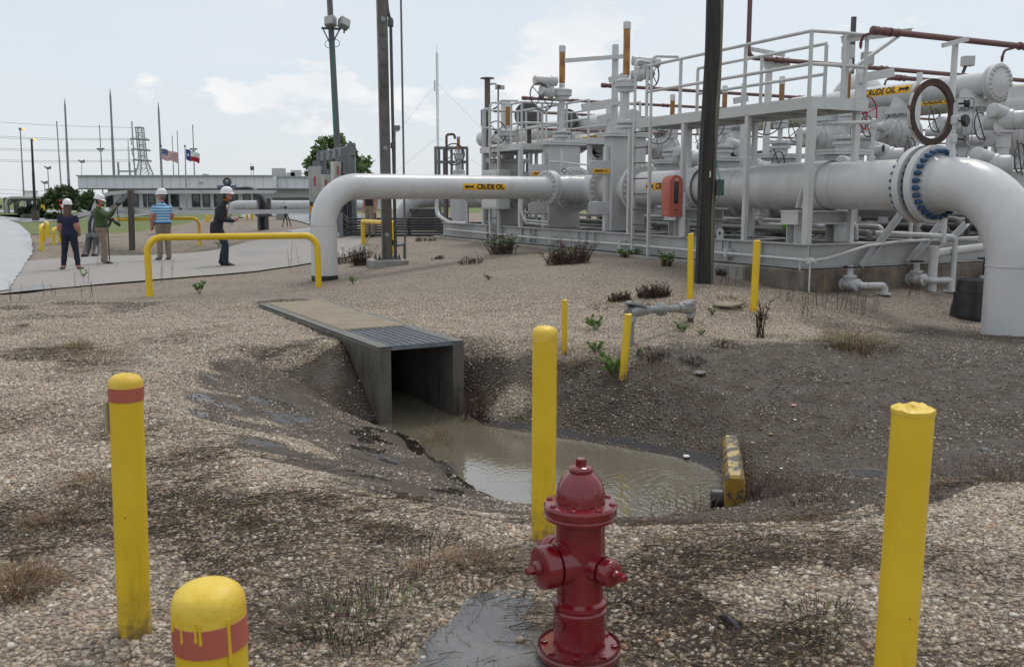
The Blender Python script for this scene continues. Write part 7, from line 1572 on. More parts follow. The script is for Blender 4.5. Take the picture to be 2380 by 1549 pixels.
o = thing('lattice_mast', 'thin lattice aerial mast left of the pylon', 'mast', (X_at(305, 230), 230, 0)); mb = MB()
for dx in (-1.2, 1.2): mb.tube([(X_at(305 + dx, 230), 230, 0), (X_at(305 + dx * .9, 230), 230, Z_at(341, 230))], .06, 4)
for i in range(26): za, zb2 = i * .7 * 1.0 + 3, (i + 1) * .7 + 3; s_ = 1 if i % 2 else -1; xx = X_at(305, 230); mb.tube([(xx + s_ * .13, 230, za * .75), (xx - s_ * .13, 230, zb2 * .75)], .035, 4)
mb.tube([(X_at(305, 230), 230, Z_at(341, 230)), (X_at(305, 230), 230, Z_at(327, 230))], .07, 4); mb.build('lattice', PYL, o)
o = thing('dead_end_frame', 'low steel H frame left of the pylon', 'frame', (X_at(292, 220), 220, 0)); mb = MB(); Y = 220
mb.bar((X_at(277, Y), Y, Z_at(399, Y)), (X_at(320, Y), Y, Z_at(399, Y)), .35, .35); mb.build('cross_beam', PYL, o)
for u, v in ((279, 378), (305, 378), (319, 392)): mb = MB(); mb.tube([(X_at(u, Y), Y, 0), (X_at(u, Y), Y, Z_at(v, Y))], .22 if u < 310 else .1, 6); mb.build('leg', PYL, o)
o = thing('substation_frame', 'small substation frame left of the white building', 'frame', (X_at(178, 180), 180, 0)); Y = 180
for v in (444, 453): mb = MB(); mb.bar((X_at(153 if v < 450 else 160, Y), Y, Z_at(v, Y)), (X_at(183, Y), Y, Z_at(v, Y)), .25, .25); mb.build('beam', PYL, o)
for u in (154, 162, 168, 176, 181): mb = MB(); mb.tube([(X_at(u, Y), Y, 0), (X_at(u, Y), Y, Z_at(446 if u != 168 else 440, Y))], .14, 6); mb.build('leg', PYL, o)
o = thing('utility_pole', 'distant utility pole with three cross arms above the bush', 'pole', (X_at(136, 240), 240, 0)); Y = 240; mb = MB(); mb.tube([(X_at(136.5, Y), Y, 0), (X_at(134.5, Y), Y, Z_at(430, Y))], .3, 6); mb.build('shaft', PYL, o)
for v in (432, 440, 448, 457): mb = MB(); mb.bar((X_at(122 if v > 435 else 128, Y), Y, Z_at(v, Y)), (X_at(142, Y), Y, Z_at(v, Y)), .15, .15); mb.build('cross_arm', PYL, o)
WIRE = mat('wire', (.25, .27, .3), .5)
for i, (v0, v1) in enumerate(((300, 272), (325, 308), (328, 312), (349, 337), (352, 341), (373, 364), (376, 368), (445, 420), (452, 433), (458, 446))):
    o = thing('power_line', ('topmost', 'second from the top', 'third from the top', 'fourth from the top', 'fifth from the top', 'sixth from the top', 'seventh from the top', 'third lowest', 'second lowest', 'lowest')[i] + ' of the thin power lines running off the left edge', 'power line', (X_at(150, YP), YP, 5), 'thin power lines at far left'); u1 = 318 if i < 7 else 130
    mb = MB(); P_ = []
    for k in range(13):
        q = k / 12; u = u1 + (-160 - u1) * q; v = v0 + (v1 - v0) * q + 6 * math.sin(q * math.pi) * 1.0; P_.append(V((X_at(u, YP), YP, Z_at(v, YP))))
    mb.tube(P_, .042, 4); mb.build('wire', WIRE, o)
# guyed antenna mast
YA = 210.; q = V((X_at(1018, YA), YA, 0)); tp = at(1014.5, 122, YA); o = thing('antenna_mast', 'slim guyed lattice antenna mast left of the skid', 'mast', q)
for a in range(3):
    an = a * 2.094; off = V((math.cos(an), math.sin(an), 0)) * .26; mb = MB(); mb.tube([q + off, tp + off], .045, 4); mb.build('leg', mat('mast_rail', (.42, .44, .46), .5), o)
mb = MB(); n = 60
for i in range(n):
    c0, c1 = q.lerp(tp, i / n), q.lerp(tp, (i + 1) / n)
    for a in range(3): A1, A2 = a * 2.094, (a + 1) * 2.094; mb.tube([c0 + V((math.cos(A1), math.sin(A1), 0)) * .3, c1 + V((math.cos(A2), math.sin(A2), 0)) * .3], .04, 3); mb.tube([c0 + V((math.cos(A1), math.sin(A1), 0)) * .3, c0 + V((math.cos(A2), math.sin(A2), 0)) * .3], .04, 3)
mb.build('lattice', MAT['mast_rail'], o, kind='stuff')
mb = MB(); mb.tube([tp, tp + UZ * 1.6], .04, 4); mb.box(tp + V((-.5, 0, -7)), (.25, .25, 2.4)); mb.build('aerial', MAT['mast_rail'], o)
for fr, dx in ((.8, -22), (.8, 26), (.45, -18), (.45, 22)): mb = MB(); mb.tube([q.lerp(tp, fr), q + V((dx, 0, 0))], .022, 3); mb.build('guy_wire', WIRE, o)
q = V((X_at(917.5, 60), 60, 0)); o = thing('light_pole', 'slim pole with a small floodlight right of the square steel pole', 'light pole', q, GL); tp = at(917, 305, 60); mb = MB(); mb.tube([q, tp], .06, 8); mb.bar(tp + V((-.2, 0, 0)), tp + V((.25, 0, 0)), .06, .06); mb.build('shaft', GREYP, o); mb = MB(); mb.box(tp + V((.16, 0, .2)), (.34, .2, .3)); mb.build('floodlight', GREYP, o)
# ---- yield sign, marker stone, far left rack
YS = 70.; q = V((X_at(145, YS), YS, 0)); o = thing('yield_sign', 'red and white triangular yield sign at the lane bend', 'sign', q); k = YS / 2222
mb = MB(); mb.cyl(q, (q.x, YS, Z_at(461, YS)), .035, n=8); mb.build('post', GALV, o)
T_ = lambda s_: [(-9.3 * k * s_, 5.5 * k * s_), (9.3 * k * s_, 5.5 * k * s_), (0, -10.3 * k * s_)]
cz = Z_at(478.5, YS); mb = MB(); mb.prism(T_(1), (q.x, YS - .06, cz), V((1, 0, 0)), UZ, V((0, .02, 0))); sg = mb.build('plate', mat('sign_red', (.5, .03, .025), .5), o)
mb = MB(); mb.prism(T_(.52), (q.x, YS - .075, cz), V((1, 0, 0)), UZ, V((0, .012, 0))); mb.build('white_field', mat('sign_white', (.75, .75, .75), .5), sg)
for dx, m in ((-5, MAT['sign_red']), (5, MAT['blue_notice'])): mb = MB(); mb.box((q.x + dx * k, YS - .05, Z_at(466, YS)), (9.5 * k, .02, 3.6 * k)); mb.build('street_plate', m, o)
q = V((X_at(150, 66), 66, 0)); mb = MB(); o = thing('sign_post', 'grey round post beside the yield sign', 'post', q); mb.lathe([(.08, 0), (.08, Z_at(466, 66)), (.0, Z_at(465, 66))], q, UZ, 12); mb.build('post', GALV, o)
q = gz(60.5, 507); mb = MB(); o = thing('marker_stone', 'small grey marker stone on the lawn by the wooden light pole', 'stone', q); mb.prism([(-.42, 0), (.42, 0), (.4, .26), (.3, .32), (-.32, .31), (-.4, .25)], q, V((1, 0, 0)), UZ, V((0, .25, 0))); mb.build('slab', CONC, o, bev=.03)
q = V((X_at(98, 82), 82, 0)); bollard(q, q + UZ * 1.0, .16, 'thick yellow post behind the round evergreen bush', 'flat', m=YELN, group='short yellow posts on the far lawn')
YR = 100.; o = thing('pipe_rack', 'dark pipe rack with a pale pipe bending down at the far left edge', 'pipe rack', (X_at(50, YR), YR, 0))
mb = MB(); mb.bar((X_at(12, YR), YR, Z_at(463, YR)), (X_at(105, YR), YR, Z_at(463, YR)), .5, .34); mb.build('beam', DARK, o)
for u in (14, 37, 66, 92): mb = MB(); mb.box((X_at(u, YR), YR, .75), (.4, .4, 1.5)); mb.build('post', DARK, o)
mb = MB(); mb.tube(rounded([(X_at(20, YR), YR - .6, 0), (X_at(20, YR), YR - .6, Z_at(459, YR)), (X_at(105, YR), YR - .6, Z_at(459, YR))], .7), .16, 8); mb.build('pipe', FARG, o)
mb = MB(); mb.bar((X_at(22, YR), YR - .2, .9), (X_at(36, YR), YR - .2, 1.5), .2, .2); mb.bar((X_at(38, YR), YR - .2, .9), (X_at(50, YR), YR - .2, 1.5), .2, .2); mb.build('knee_brace', GREYP, o)
mb = MB(); mb.bar((X_at(-10, YR), YR - 1, .15), (X_at(14, YR), YR - 1, .8), .3, .3); mb.build('ramp', DARK, o)
o = thing('equipment_shed', 'small white shed roof behind the pipe rack', 'shed', (X_at(72, 160), 160, 0)); mb = MB(); mb.box((X_at(72, 160), 160, 1.3), (1.6, 1.5, 2.6)); mb.build('wall', BW2, o); mb = MB(); mb.box((X_at(72, 160), 160, 2.65), (1.8, 1.7, .1)); mb.build('roof', FARG, o)
# dashed far tree line on the horizon
# ================================================================== people
SKIN = mat('skin', (.42, .2, .14), .5, c2=(.36, .16, .11), sc_=14)
HELM = mat('white_helmet', (.74, .75, .76), .28, coat=.3)
def cloth(n, c, c2=None, sc_=18): return mat(n, c, .85, c2=c2 or tuple(x * .7 for x in c), sc_=sc_, bump=.3, bsc=30)
NAVY = cloth('navy_tee', (.012, .015, .045)); DENIM = cloth('dark_jeans', (.012, .016, .035)); GREEN = cloth('green_shirt', (.05, .085, .025)); KHAKI = cloth('khaki', (.25, .2, .15)); SUIT = cloth('charcoal_jacket', (.018, .02, .026)); BJEAN = cloth('blue_black_jeans', (.015, .03, .045)); SHOE = mat('dark_shoe', (.018, .014, .013), .5); SNEAK = mat('grey_sneaker', (.13, .12, .12), .7); HAIRB = mat('brown_hair', (.07, .035, .02), .5, c2=(.13, .06, .03), sc_=30, stretch=(3, 3, .4)); HAIRD = mat('dark_hair', (.02, .017, .015), .5); HAIRG = mat('grey_hair', (.15, .15, .15), .5); LAN = mat('orange_lanyard', (.6, .16, .02), .6); SOCK = mat('white_sock', (.6, .6, .6), .8)
ST = bpy.data.materials.new('striped_shirt'); ST.use_nodes = True; t = ST.node_tree; L = t.links; B = t.nodes['Principled BSDF']; B.inputs['Roughness'].default_value = .85
tcn = nd('ShaderNodeTexCoord'); sx_ = nd('ShaderNodeSeparateXYZ'); L.new(tcn.outputs['Object'], sx_.inputs[0]); mm = nd('ShaderNodeMath', operation='MULTIPLY'); L.new(sx_.outputs[2], mm.inputs[0]); mm.inputs[1].default_value = 14.; ff = nd('ShaderNodeMath', operation='FRACT'); L.new(mm.outputs[0], ff.inputs[0])
L.new(gramp(ff.outputs[0], [(0, (.1, .34, .58)), (.4, (.1, .34, .58)), (.44, (.62, .7, .75)), (.68, (.62, .7, .75)), (.71, (.03, .09, .28)), (.86, (.03, .09, .28)), (.9, (.1, .34, .58)), (1, (.1, .34, .58))]), B.inputs['Base Color'])
def person(base, hgt, yaw, J, reg, label, helmet=True, tilt=0, hair=None, headyaw=0, voxel=.016, torso=1.0):
    """body lofted along the bones, fused into one continuous skin, then dressed by region"""
    D = dict(pel=(0, 0, .95), wai=(0, .01, 1.1), che=(0, .01, 1.28), shc=(0, 0, 1.41), neb=(0, -.01, 1.47), nec=(0, .015, 1.55), hea=(0, .035, 1.64),
             hl=(-.085, 0, .92), kl=(-.095, .02, .5), al=(-.1, -.02, .08), tl=(-.12, .14, .03), hr=(.085, 0, .92), kr=(.095, .02, .5), ar=(.1, -.02, .08), tr=(.12, .14, .03),
             sl=(-.175, 0, 1.41), el=(-.235, -.03, 1.14), wl=(-.245, .04, .89), fl=(-.24, .07, .80), sr=(.175, 0, 1.41), er=(.235, -.03, 1.14), wr=(.245, .04, .89), fr=(.24, .07, .80))
    D.update(J); D = {k: V(v) for k, v in D.items()}
    mb = MB(); bones = []
    def limb(a, b, ra, rb, tagn, n=14, mid=None):
        q_ = 1.13 if tagn in ('legs', 'uarm', 'farm') else 1.0; ra, rb, mid = ra * q_, rb * q_, (mid * q_ if mid else None)
        A_, B_ = D[a] if isinstance(a, str) else a, D[b] if isinstance(b, str) else b
        mb.tube([A_ - (B_ - A_).normalized() * ra * .3, A_, A_.lerp(B_, .35), B_, B_ + (B_ - A_).normalized() * rb * .4], [ra * .6, ra, (mid or (ra * .65 + rb * .35)), rb, rb * .6], n); bones.append((A_, B_, ra, rb, tagn))
    def ell(a, rx, ry, rz, tagn): mb.ball(D[a] if isinstance(a, str) else a, 1, 18, 11, (rx, ry, rz)); bones.append((D[a] if isinstance(a, str) else a, (D[a] if isinstance(a, str) else a) + V((0, 0, .001)), min(rx, ry), min(rx, ry), tagn))
    T = torso
    rings = [('pel', -.07, .12 * T, .095 * T), ('pel', .0, .165 * T, .125 * T), ('pel', .07, .158 * T, .118 * T), ('wai', .0, .145 * T, .11 * T), ('che', .0, .168 * T, .12 * T), ('che', .08, .175 * T, .118 * T), ('shc', .03, .135, .085), ('neb', .02, .07, .065)]
    n = 22; vs = []; fs = []
    for k, dz, rx, ry in rings:
        for i in range(n): a = 2 * math.pi * i / n; vs.append(D[k] + V((rx * math.cos(a), ry * math.sin(a), dz)))
    for j in range(len(rings) - 1):
        for i in range(n): fs.append((j * n + i, j * n + (i + 1) % n, (j + 1) * n + (i + 1) % n, (j + 1) * n + i))
    fs += [tuple(range(n))[::-1], tuple((len(rings) - 1) * n + i for i in range(n))]; mb.add(vs, fs)
    bones.append((D['wai'], D['shc'], .13, .13, 'top')); bones.append((D['pel'] - V((0, 0, .06)), D['pel'] + V((0, 0, .03)), .15, .14, 'legs'))
    limb('neb', 'nec', .06, .055, 'skin')
    hc = D['hea'] + V((0, 0, .04)); HR = M.Rotation(headyaw, 3, 'Z')
    f = lambda x, y, z: hc + HR @ V((x, y, z))
    ell(hc, .076, .095, .112, 'skin'); ell(f(0, .035, -.065), .055, .06, .06, 'skin'); ell(f(0, .1, -.012), .013, .022, .02, 'skin'); ell(f(0, .085, -.06), .022, .014, .01, 'skin'); ell(f(.078, -.005, -.01), .012, .022, .032, 'skin'); ell(f(-.078, -.005, -.01), .012, .022, .032, 'skin'); ell(f(0, .078, .03), .05, .02, .012, 'skin')
    for s_ in 'lr':
        limb('h' + s_, 'k' + s_, .092 * T, .068, 'legs', mid=.088); limb('k' + s_, 'a' + s_, .066, .055, 'legs', mid=.066); limb('a' + s_, 't' + s_, .052, .036, 'shoe', mid=.05)
        limb('s' + s_, 'e' + s_, .068, .05, 'uarm', mid=.06); limb('e' + s_, 'w' + s_, .048, .033, 'farm', mid=.046)
        w_, fh = D['w' + s_], D['f' + s_]; d = (fh - w_).normalized(); sd = d.cross(V((0, 1, 0)) if abs(d.y) < .8 else V((0, 0, 1))).normalized(); up = sd.cross(d)
        mb.tube([w_, w_ + d * .05, w_ + d * .09], [.03, .036, .03], 10); bones.append((w_, w_ + d * .09, .033, .03, 'skin'))
        for q in range(4):
            o_ = sd * (-.03 + .02 * q); L4 = (.07, .08, .078, .06)[q]; a0 = w_ + d * .075 + o_; mb.tube([a0, a0 + d * L4 * .5 + up * .006, a0 + d * L4 * .8 + up * .03], [.0115, .011, .009], 8); bones.append((a0, a0 + d * L4, .012, .012, 'skin'))
        sgn = 1 if s_ == 'l' else -1; a0 = w_ + d * .03 + sd * .03 * sgn; mb.tube([a0, a0 + sd * .025 * sgn + d * .03 + up * .01, a0 + sd * .03 * sgn + d * .06 + up * .02], [.014, .012, .01], 8); bones.append((a0, a0 + d * .05 + sd * .03 * sgn, .012, .012, 'skin'))
        if 'jacket' in reg: limb(V((D['h' + s_].x * .9, D['h' + s_].y - .01, .98)), V((D['h' + s_].x * 1.1, D['h' + s_].y - .03, .76)), .125, .125, 'top')
    me0 = bpy.data.meshes.new('person'); me0.from_pydata(mb.v, [], mb.f); ob = bpy.data.objects.new('person', me0); col.objects.link(ob)
    rm = ob.modifiers.new('fuse', 'REMESH'); rm.mode = 'VOXEL'; rm.voxel_size = voxel; sm = ob.modifiers.new('smooth', 'SMOOTH'); sm.factor = .5; sm.iterations = 3
    dg = bpy.context.evaluated_depsgraph_get(); me = bpy.data.meshes.new_from_object(ob.evaluated_get(dg)); bpy.data.objects.remove(ob); bpy.data.meshes.remove(me0)
    nv = len(me.vertices); co = np.zeros(nv * 3); me.vertices.foreach_get('co', co); co = co.reshape(-1, 3)
    npoly = len(me.polygons); cen = np.zeros(npoly * 3); me.polygons.foreach_get('center', cen); cen = cen.reshape(-1, 3)
    best = np.full(npoly, 1e9); which = np.zeros(npoly, int); tags = []; tt = np.zeros(npoly)
    for bi, (a, b, ra, rb, tg) in enumerate(bones):
        a, b = np.array(a), np.array(b); ab = b - a; q = np.clip(((cen - a) @ ab) / max(ab @ ab, 1e-9), 0, 1); dd = np.linalg.norm(cen - a - q[:, None] * ab, axis=1) - (ra + (rb - ra) * q)
        m = dd < best; best[m] = dd[m]; which[m] = bi; tt[m] = q[m]; tags.append(tg)
    mats = []; mi = np.zeros(npoly, np.int32)
    def slot(m):
        if m not in mats: mats.append(m)
        return mats.index(m)
    for bi, tg in enumerate(tags):
        sel = which == bi; m = reg.get(tg, SKIN); mi[sel] = slot(m)
        if tg == 'uarm' and reg.get('short'): mi[sel & (tt > .62)] = slot(SKIN)
        if tg == 'legs' and reg.get('ankle'): mi[sel & (cen[:, 2] < .135)] = slot(SKIN); mi[sel & (cen[:, 2] < .095)] = slot(reg['shoe'])
    torso_sel = np.isin(which, [i for i, tg in enumerate(tags) if tg in ('top', 'legs')]) & (np.abs(cen[:, 0]) < .3)
    wl_ = reg.get('waist', 1.0); mi[torso_sel & (cen[:, 2] > wl_)] = slot(reg['top'])
    if 'jacket' not in reg: mi[torso_sel & (cen[:, 2] <= wl_) & (cen[:, 2] > .8)] = slot(reg['legs'])
    if 'belt' in reg: mi[torso_sel & (np.abs(cen[:, 2] - wl_) < .018)] = slot(reg['belt'])
    mi[(np.isin(which, [i for i, tg in enumerate(tags) if tg == 'skin'])) & (cen[:, 2] < 1.5) & (np.abs(cen[:, 0]) < .1) & (cen[:, 2] > 1.4)] = slot(reg['top'])
    for m in mats: me.materials.append(m)
    me.polygons.foreach_set('material_index', mi)
    # creases
    fold = np.array([mn.noise(V(p) * 9) * .008 + mn.noise(V((p[0] * 5, p[1] * 5, p[2] * 16))) * .007 for p in co]); nrm = np.zeros(nv * 3); me.vertices.foreach_get('normal', nrm); nrm = nrm.reshape(-1, 3)
    keep = (co[:, 2] < 1.45) & (co[:, 2] > .1); co = co + nrm * (fold * keep)[:, None]; me.vertices.foreach_set('co', co.ravel()); me.shade_smooth(); me.update()
    k = hgt / (1.84 if helmet else 1.78)
    o = bpy.data.objects.new('person', me); col.objects.link(o); o.location = base; o.rotation_euler = (0, 0, yaw); o.scale = (k, k, k); tag(o, label, 'person')
    def child(mbx, name, m, smooth=50):
        c = mbx.build(name, m, None, smooth); c.parent = o; return c
    if helmet:
        R_ = HR @ M.Rotation(tilt, 3, 'X'); top = f(0, -.01, .045)
        mb = MB(); n = 26; rings = [(1.02, 0), (1, .03), (.96, .06), (.86, .095), (.68, .122), (.42, .14), (.18, .147), (0.001, .149)]; vs = []; fs = []
        for q, z in rings:
            for i in range(n): a = 2 * math.pi * i / n; vs.append(top + R_ @ V((.108 * q * math.cos(a), .135 * q * math.sin(a), z + (.006 if abs(math.cos(a)) < .12 else 0) * (z > .05))))
        for j in range(len(rings) - 1):
            for i in range(n): fs.append((j * n + i, j * n + (i + 1) % n, (j + 1) * n + (i + 1) % n, (j + 1) * n + i))
        mb.add(vs, fs); hm = child(mb, 'hard_hat', HELM)
        mb = MB(); vs = []; fs = []
        for rr, z in ((1.0, .004), (1.09, -.002), (1.1, -.008), (1.0, -.006)):
            for i in range(n): a = 2 * math.pi * i / n; ext_ = 1 + (.22 * max(0, math.sin(a)) ** 2 if rr > 1.02 else 0); vs.append(top + R_ @ V((.11 * rr * math.cos(a), .137 * rr * ext_ * math.sin(a), z - (.012 * max(0, math.sin(a)) if rr > 1.02 else 0))))
        for j in range(3):
            for i in range(n): fs.append((j * n + i, j * n + (i + 1) % n, (j + 1) * n + (i + 1) % n, (j + 1) * n + i))
        mb.add(vs, fs); b_ = mb.build('brim', HELM, None); b_.parent = hm
    if hair:
        m, long = hair; mb = MB(); ang = [math.pi + .25 + i * (math.pi - .5) / 12 for i in range(13)]; vs = []; fs = []
        rows = [(.075, .06, 1.0), (.03, .0, 1.03), (-.03, .0, 1.03), (-.085, .0, .92)] if not long else [(.075, .06, 1.0), (.02, 0, 1.08), (-.06, 0, 1.12), (-.14, -.01, 1.1), (-.22, -.03, 1.15), (-.30, -.045, 1.05), (-.36, -.05, .7)]
        for z, dy, q in rows:
            for a in ang: wv = 1 + .05 * math.sin(a * 9 + z * 30) * (z < 0); vs.append(f(.088 * q * wv * math.cos(a), .1 * q * wv * math.sin(a) + dy, z + .02 * math.sin(a * 13) * (z < -.3)))
        for j in range(len(rows) - 1):
            for i in range(12): fs.append((j * 13 + i, (j + 1) * 13 + i, (j + 1) * 13 + i + 1, j * 13 + i + 1))
        mb.add(vs, fs); h_ = child(mb, 'hair', m); s2 = h_.modifiers.new('thick', 'SOLIDIFY'); s2.thickness = .022; s2.offset = -.5
    return o, child, f, D
# woman from behind
b = gnd(166, 628); hg = vert(166, 464, b) - b.z
o, child, f, D = person(b, hg, R(6), dict(kl=(-.15, .02, .5), al=(-.19, -.02, .08), tl=(-.3, .05, .03), kr=(.14, .02, .5), ar=(.19, -.02, .08), tr=(.31, .05, .03), hl=(-.09, 0, .92), hr=(.09, 0, .92), el=(-.25, -.02, 1.13), wl=(-.22, .14, .93), fl=(-.16, .2, .9), er=(.25, -.02, 1.13), wr=(.23, .12, .93), fr=(.17, .2, .9)),
    dict(top=NAVY, legs=DENIM, shoe=SNEAK, uarm=NAVY, farm=SKIN, short=1, ankle=1, waist=.93), 'woman seen from behind in a navy tee and dark jeans with a white hard hat', hair=(HAIRB, True), torso=1.24)
mb = MB(); mb.box((-.12, .22, .9), (.16, .02, .22)); child(mb, 'notebook', mat('maroon_notebook', (.12, .02, .03), .6))
# man in green with the camera
b = gnd(240, 615); hg = vert(240, 452, b) - b.z
o, child, f, D = person(b, hg, R(-82), dict(kl=(-.11, .03, .5), al=(-.12, -.03, .08), tl=(-.13, .13, .03), kr=(.09, .08, .5), ar=(.1, .08, .08), tr=(.11, .28, .03), wai=(0, .03, 1.1), che=(0, .0, 1.28), shc=(0, -.04, 1.41), sl=(-.17, -.03, 1.41), sr=(.17, -.03, 1.41), neb=(0, -.04, 1.47), nec=(0, -.02, 1.55), hea=(0, .01, 1.64),
    el=(-.2, .2, 1.27), wl=(-.06, .36, 1.45), fl=(-.02, .4, 1.55), er=(.19, .22, 1.26), wr=(.08, .38, 1.44), fr=(.03, .42, 1.54)), dict(top=GREEN, legs=KHAKI, shoe=mat('brown_shoe', (.05, .03, .02), .5), uarm=GREEN, farm=GREEN, waist=1.0, belt=SHOE), 'man in a green shirt taking a photo, white hard hat tipped back', hair=(HAIRD, False), tilt=-.22, torso=1.28)
cam_c = V((0, .45, 1.6)); cw = M.Rotation(R(-82), 3, 'Z') @ (cam_c * (hg / 1.84)); 
mb = MB(); c = V(b) + cw; mb.box(c, (.05, .13, .08)); oc = thing('photo_camera', 'small black camera held up by the man in green', 'camera', c); mb.build('body', BLACK, oc, bev=.01); mb = MB(); mb.lathe([(.03, 0), (.03, .06)], c + V((.02, 0, 0)), (1, .1, 0), 14); mb.build('lens', BLACK, oc)
mb = MB(); mb.tube(rounded([c + V((0, -.07, .02)), c + V((.03, -.09, -.2)), c + V((.07, -.08, -.46)), c + V((.02, -.06, -.5)), c + V((0, -.05, -.1))], .05), .007, 5); mb.build('strap', BLACK, oc)
mb = MB(); mb.tube([f(.07, .02, -.13), f(.0, -.09, -.12), f(-.07, .02, -.13)], .014, 6); child(mb, 'lanyard', LAN)
mb = MB(); mb.box((.15, -.02, .9), (.02, .075, .06)); child(mb, 'badge', mat('badge_white', (.7, .7, .7), .5))
mb = MB(); mb.torus(f(-.035, .1, .012), (0, 1, 0), .024, .003, 12, 4); mb.torus(f(.035, .1, .012), (0, 1, 0), .024, .003, 12, 4); mb.tube([f(.06, .095, .014), f(.08, 0, .015)], .003, 4); child(mb, 'glasses', BLACK)
# shoulder video camera on a stand behind him
q = b + V((.15, .7, 0)); q.z = hz(q.x, q.y); oc = thing('video_camera', 'black video camera with a furry microphone, lowered behind the man in green', 'camera', q); k = q.y / 2222
c = at(262, 514, q.y); mb = MB(); mb.tube([at(250, 528, q.y), at(258, 514, q.y)], .035, 10); mb.box(at(258, 510, q.y), (.16, .12, .08)); mb.build('body', BLACK, oc, bev=.02); mb = MB(); mb.tube([at(263, 512, q.y), at(270, 517, q.y), at(279, 524, q.y)], [.035, .05, .04], 14); mb.build('microphone', BLACK, oc)
mb = MB(); mb.tube([at(262, 508, q.y), at(254, 506, q.y), at(249, 512, q.y)], .02, 6); mb.build('handle', GALV, oc)
for dx, dy in ((-.02, .0),): mb = MB(); mb.tube([at(250, 528, q.y), V((at(250, 528, q.y).x, q.y, hz(q.x, q.y)))], [.018, .012], 8); mb.build('leg', BLACK, oc)
# man in the striped shirt
b = gnd(383, 606); hg = vert(383, 440, b) - b.z
o, child, f, D = person(b, hg, R(28), dict(kl=(-.1, .0, .5), al=(-.12, -.03, .08), tl=(-.2, .12, .03), kr=(.1, .02, .5), ar=(.11, -.02, .08), tr=(.06, .15, .03), el=(-.27, -.02, 1.13), wl=(-.27, .05, .9), fl=(-.27, .08, .82), er=(.25, .05, 1.14), wr=(.18, .24, 1.05), fr=(.1, .3, 1.05)),
    dict(top=ST, legs=KHAKI, shoe=SHOE, uarm=ST, farm=SKIN, short=1, waist=.97, belt=SHOE), 'man in a light blue striped polo shirt and khaki trousers looking left', hair=(HAIRG, False), headyaw=R(58), torso=1.28)
mb = MB(); mb.tube([D['neb'] + V((.06, .04, .03)), D['neb'] + V((0, -.075, .045)), D['neb'] + V((-.06, .04, .03))], .013, 6); child(mb, 'collar', SUIT)
# man in the dark jacket bending forward
b = gnd(517, 620); hg = (vert(517, 439, b) - b.z) * 1.06
o, child, f, D = person(b, hg, R(-80), dict(pel=(0, -.08, .9), wai=(0, -.03, 1.05), che=(0, .02, 1.22), shc=(0, .05, 1.35), neb=(0, .08, 1.4), nec=(0, .12, 1.47), hea=(0, .17, 1.56), hl=(-.085, -.08, .88), hr=(.085, -.08, .88), kl=(-.1, .07, .49), al=(-.1, -.04, .08), tl=(-.11, .12, .03), kr=(.1, .1, .49), ar=(.1, .08, .08), tr=(.11, .27, .03),
    sl=(-.175, .04, 1.36), el=(-.24, .05, 1.08), wl=(-.1, .27, 1.03), fl=(-.04, .34, 1.07), sr=(.175, .04, 1.36), er=(.24, .06, 1.07), wr=(.11, .29, 1.02), fr=(.05, .36, 1.07)), dict(top=SUIT, legs=BJEAN, shoe=SHOE, uarm=SUIT, farm=SUIT, jacket=1, waist=.74), 'man in a charcoal jacket leaning forward with a recorder in his hand', hair=(HAIRD, False), torso=1.1)
k_ = hg / 1.84; c = V(b) + M.Rotation(R(-80), 3, 'Z') @ (V((.02, .44, 1.1)) * k_); oc = thing('voice_recorder', 'small black recorder held out by the man in the dark jacket', 'recorder', c); mb = MB(); mb.box(c, (.12, .04, .028), M.Rotation(.15, 3, 'Y')); mb.build('body', BLACK, oc, bev=.006)
mb = MB(); mb.tube([f(.07, .0, -.12), f(.02, -.08, -.1), f(-.07, .0, -.12)], .014, 6); mb.tube([f(.05, .05, -.16), D['che'] + V((.03, .14, .02)), D['wai'] + V((.01, .17, .05))], .012, 6); child(mb, 'lanyard', LAN)
mb = MB(); mb.prism([(-.05, -.1), (.05, -.1), (.05, .1), (-.05, .1)], D['wai'] + V((.0, .26, -.12)), V((0, 1, 0)), V((0, -.35, 1)), V((.012, 0, 0))); child(mb, 'papers', mat('white_papers', (.7, .7, .7), .7))
# man half hidden behind the steel pole
b = gnd(861, 551); hg = 1.8
o, child, f, D = person(b, hg, R(150), dict(), dict(top=SUIT, legs=KHAKI, shoe=SHOE, uarm=SUIT, farm=SKIN, short=1, waist=1.0), 'man in khaki trousers standing behind the square steel pole, his upper half hidden', hair=(HAIRD, False), torso=1.12)
# ================================================================== plants and litter
def leafmat(n, c, c2, tr=.25):
    m = mat(n, c, .6, c2=c2, sc_=9, rvar=.05); m.node_tree.nodes['Principled BSDF'].inputs['Subsurface Weight'].default_value = 0; return m
TWIG = mat('dry_twig', (.05, .034, .026), .85, c2=(.1, .068, .048), sc_=11); TWIGR = mat('red_dry_stalk', (.055, .026, .02), .85, c2=(.09, .05, .035), sc_=12)
STRAW = mat('dry_straw', (.25, .175, .09), .8, c2=(.15, .095, .05), sc_=9); LEAFG = leafmat('weed_leaf', (.11, .2, .03), (.07, .14, .02)); LEAFD = leafmat('dark_leaf', (.05, .09, .025), (.085, .125, .04)); LEAFT = leafmat('tree_leaf', (.11, .17, .05), (.075, .125, .035)); LEAFO = leafmat('evergreen_leaf', (.022, .042, .016), (.04, .065, .025)); LEAFB = leafmat('brown_leaf', (.08, .05, .03), (.05, .03, .02)); BARK = mat('bark', (.09, .07, .055), .9, c2=(.05, .04, .032), sc_=8)
pr = random.Random(11)
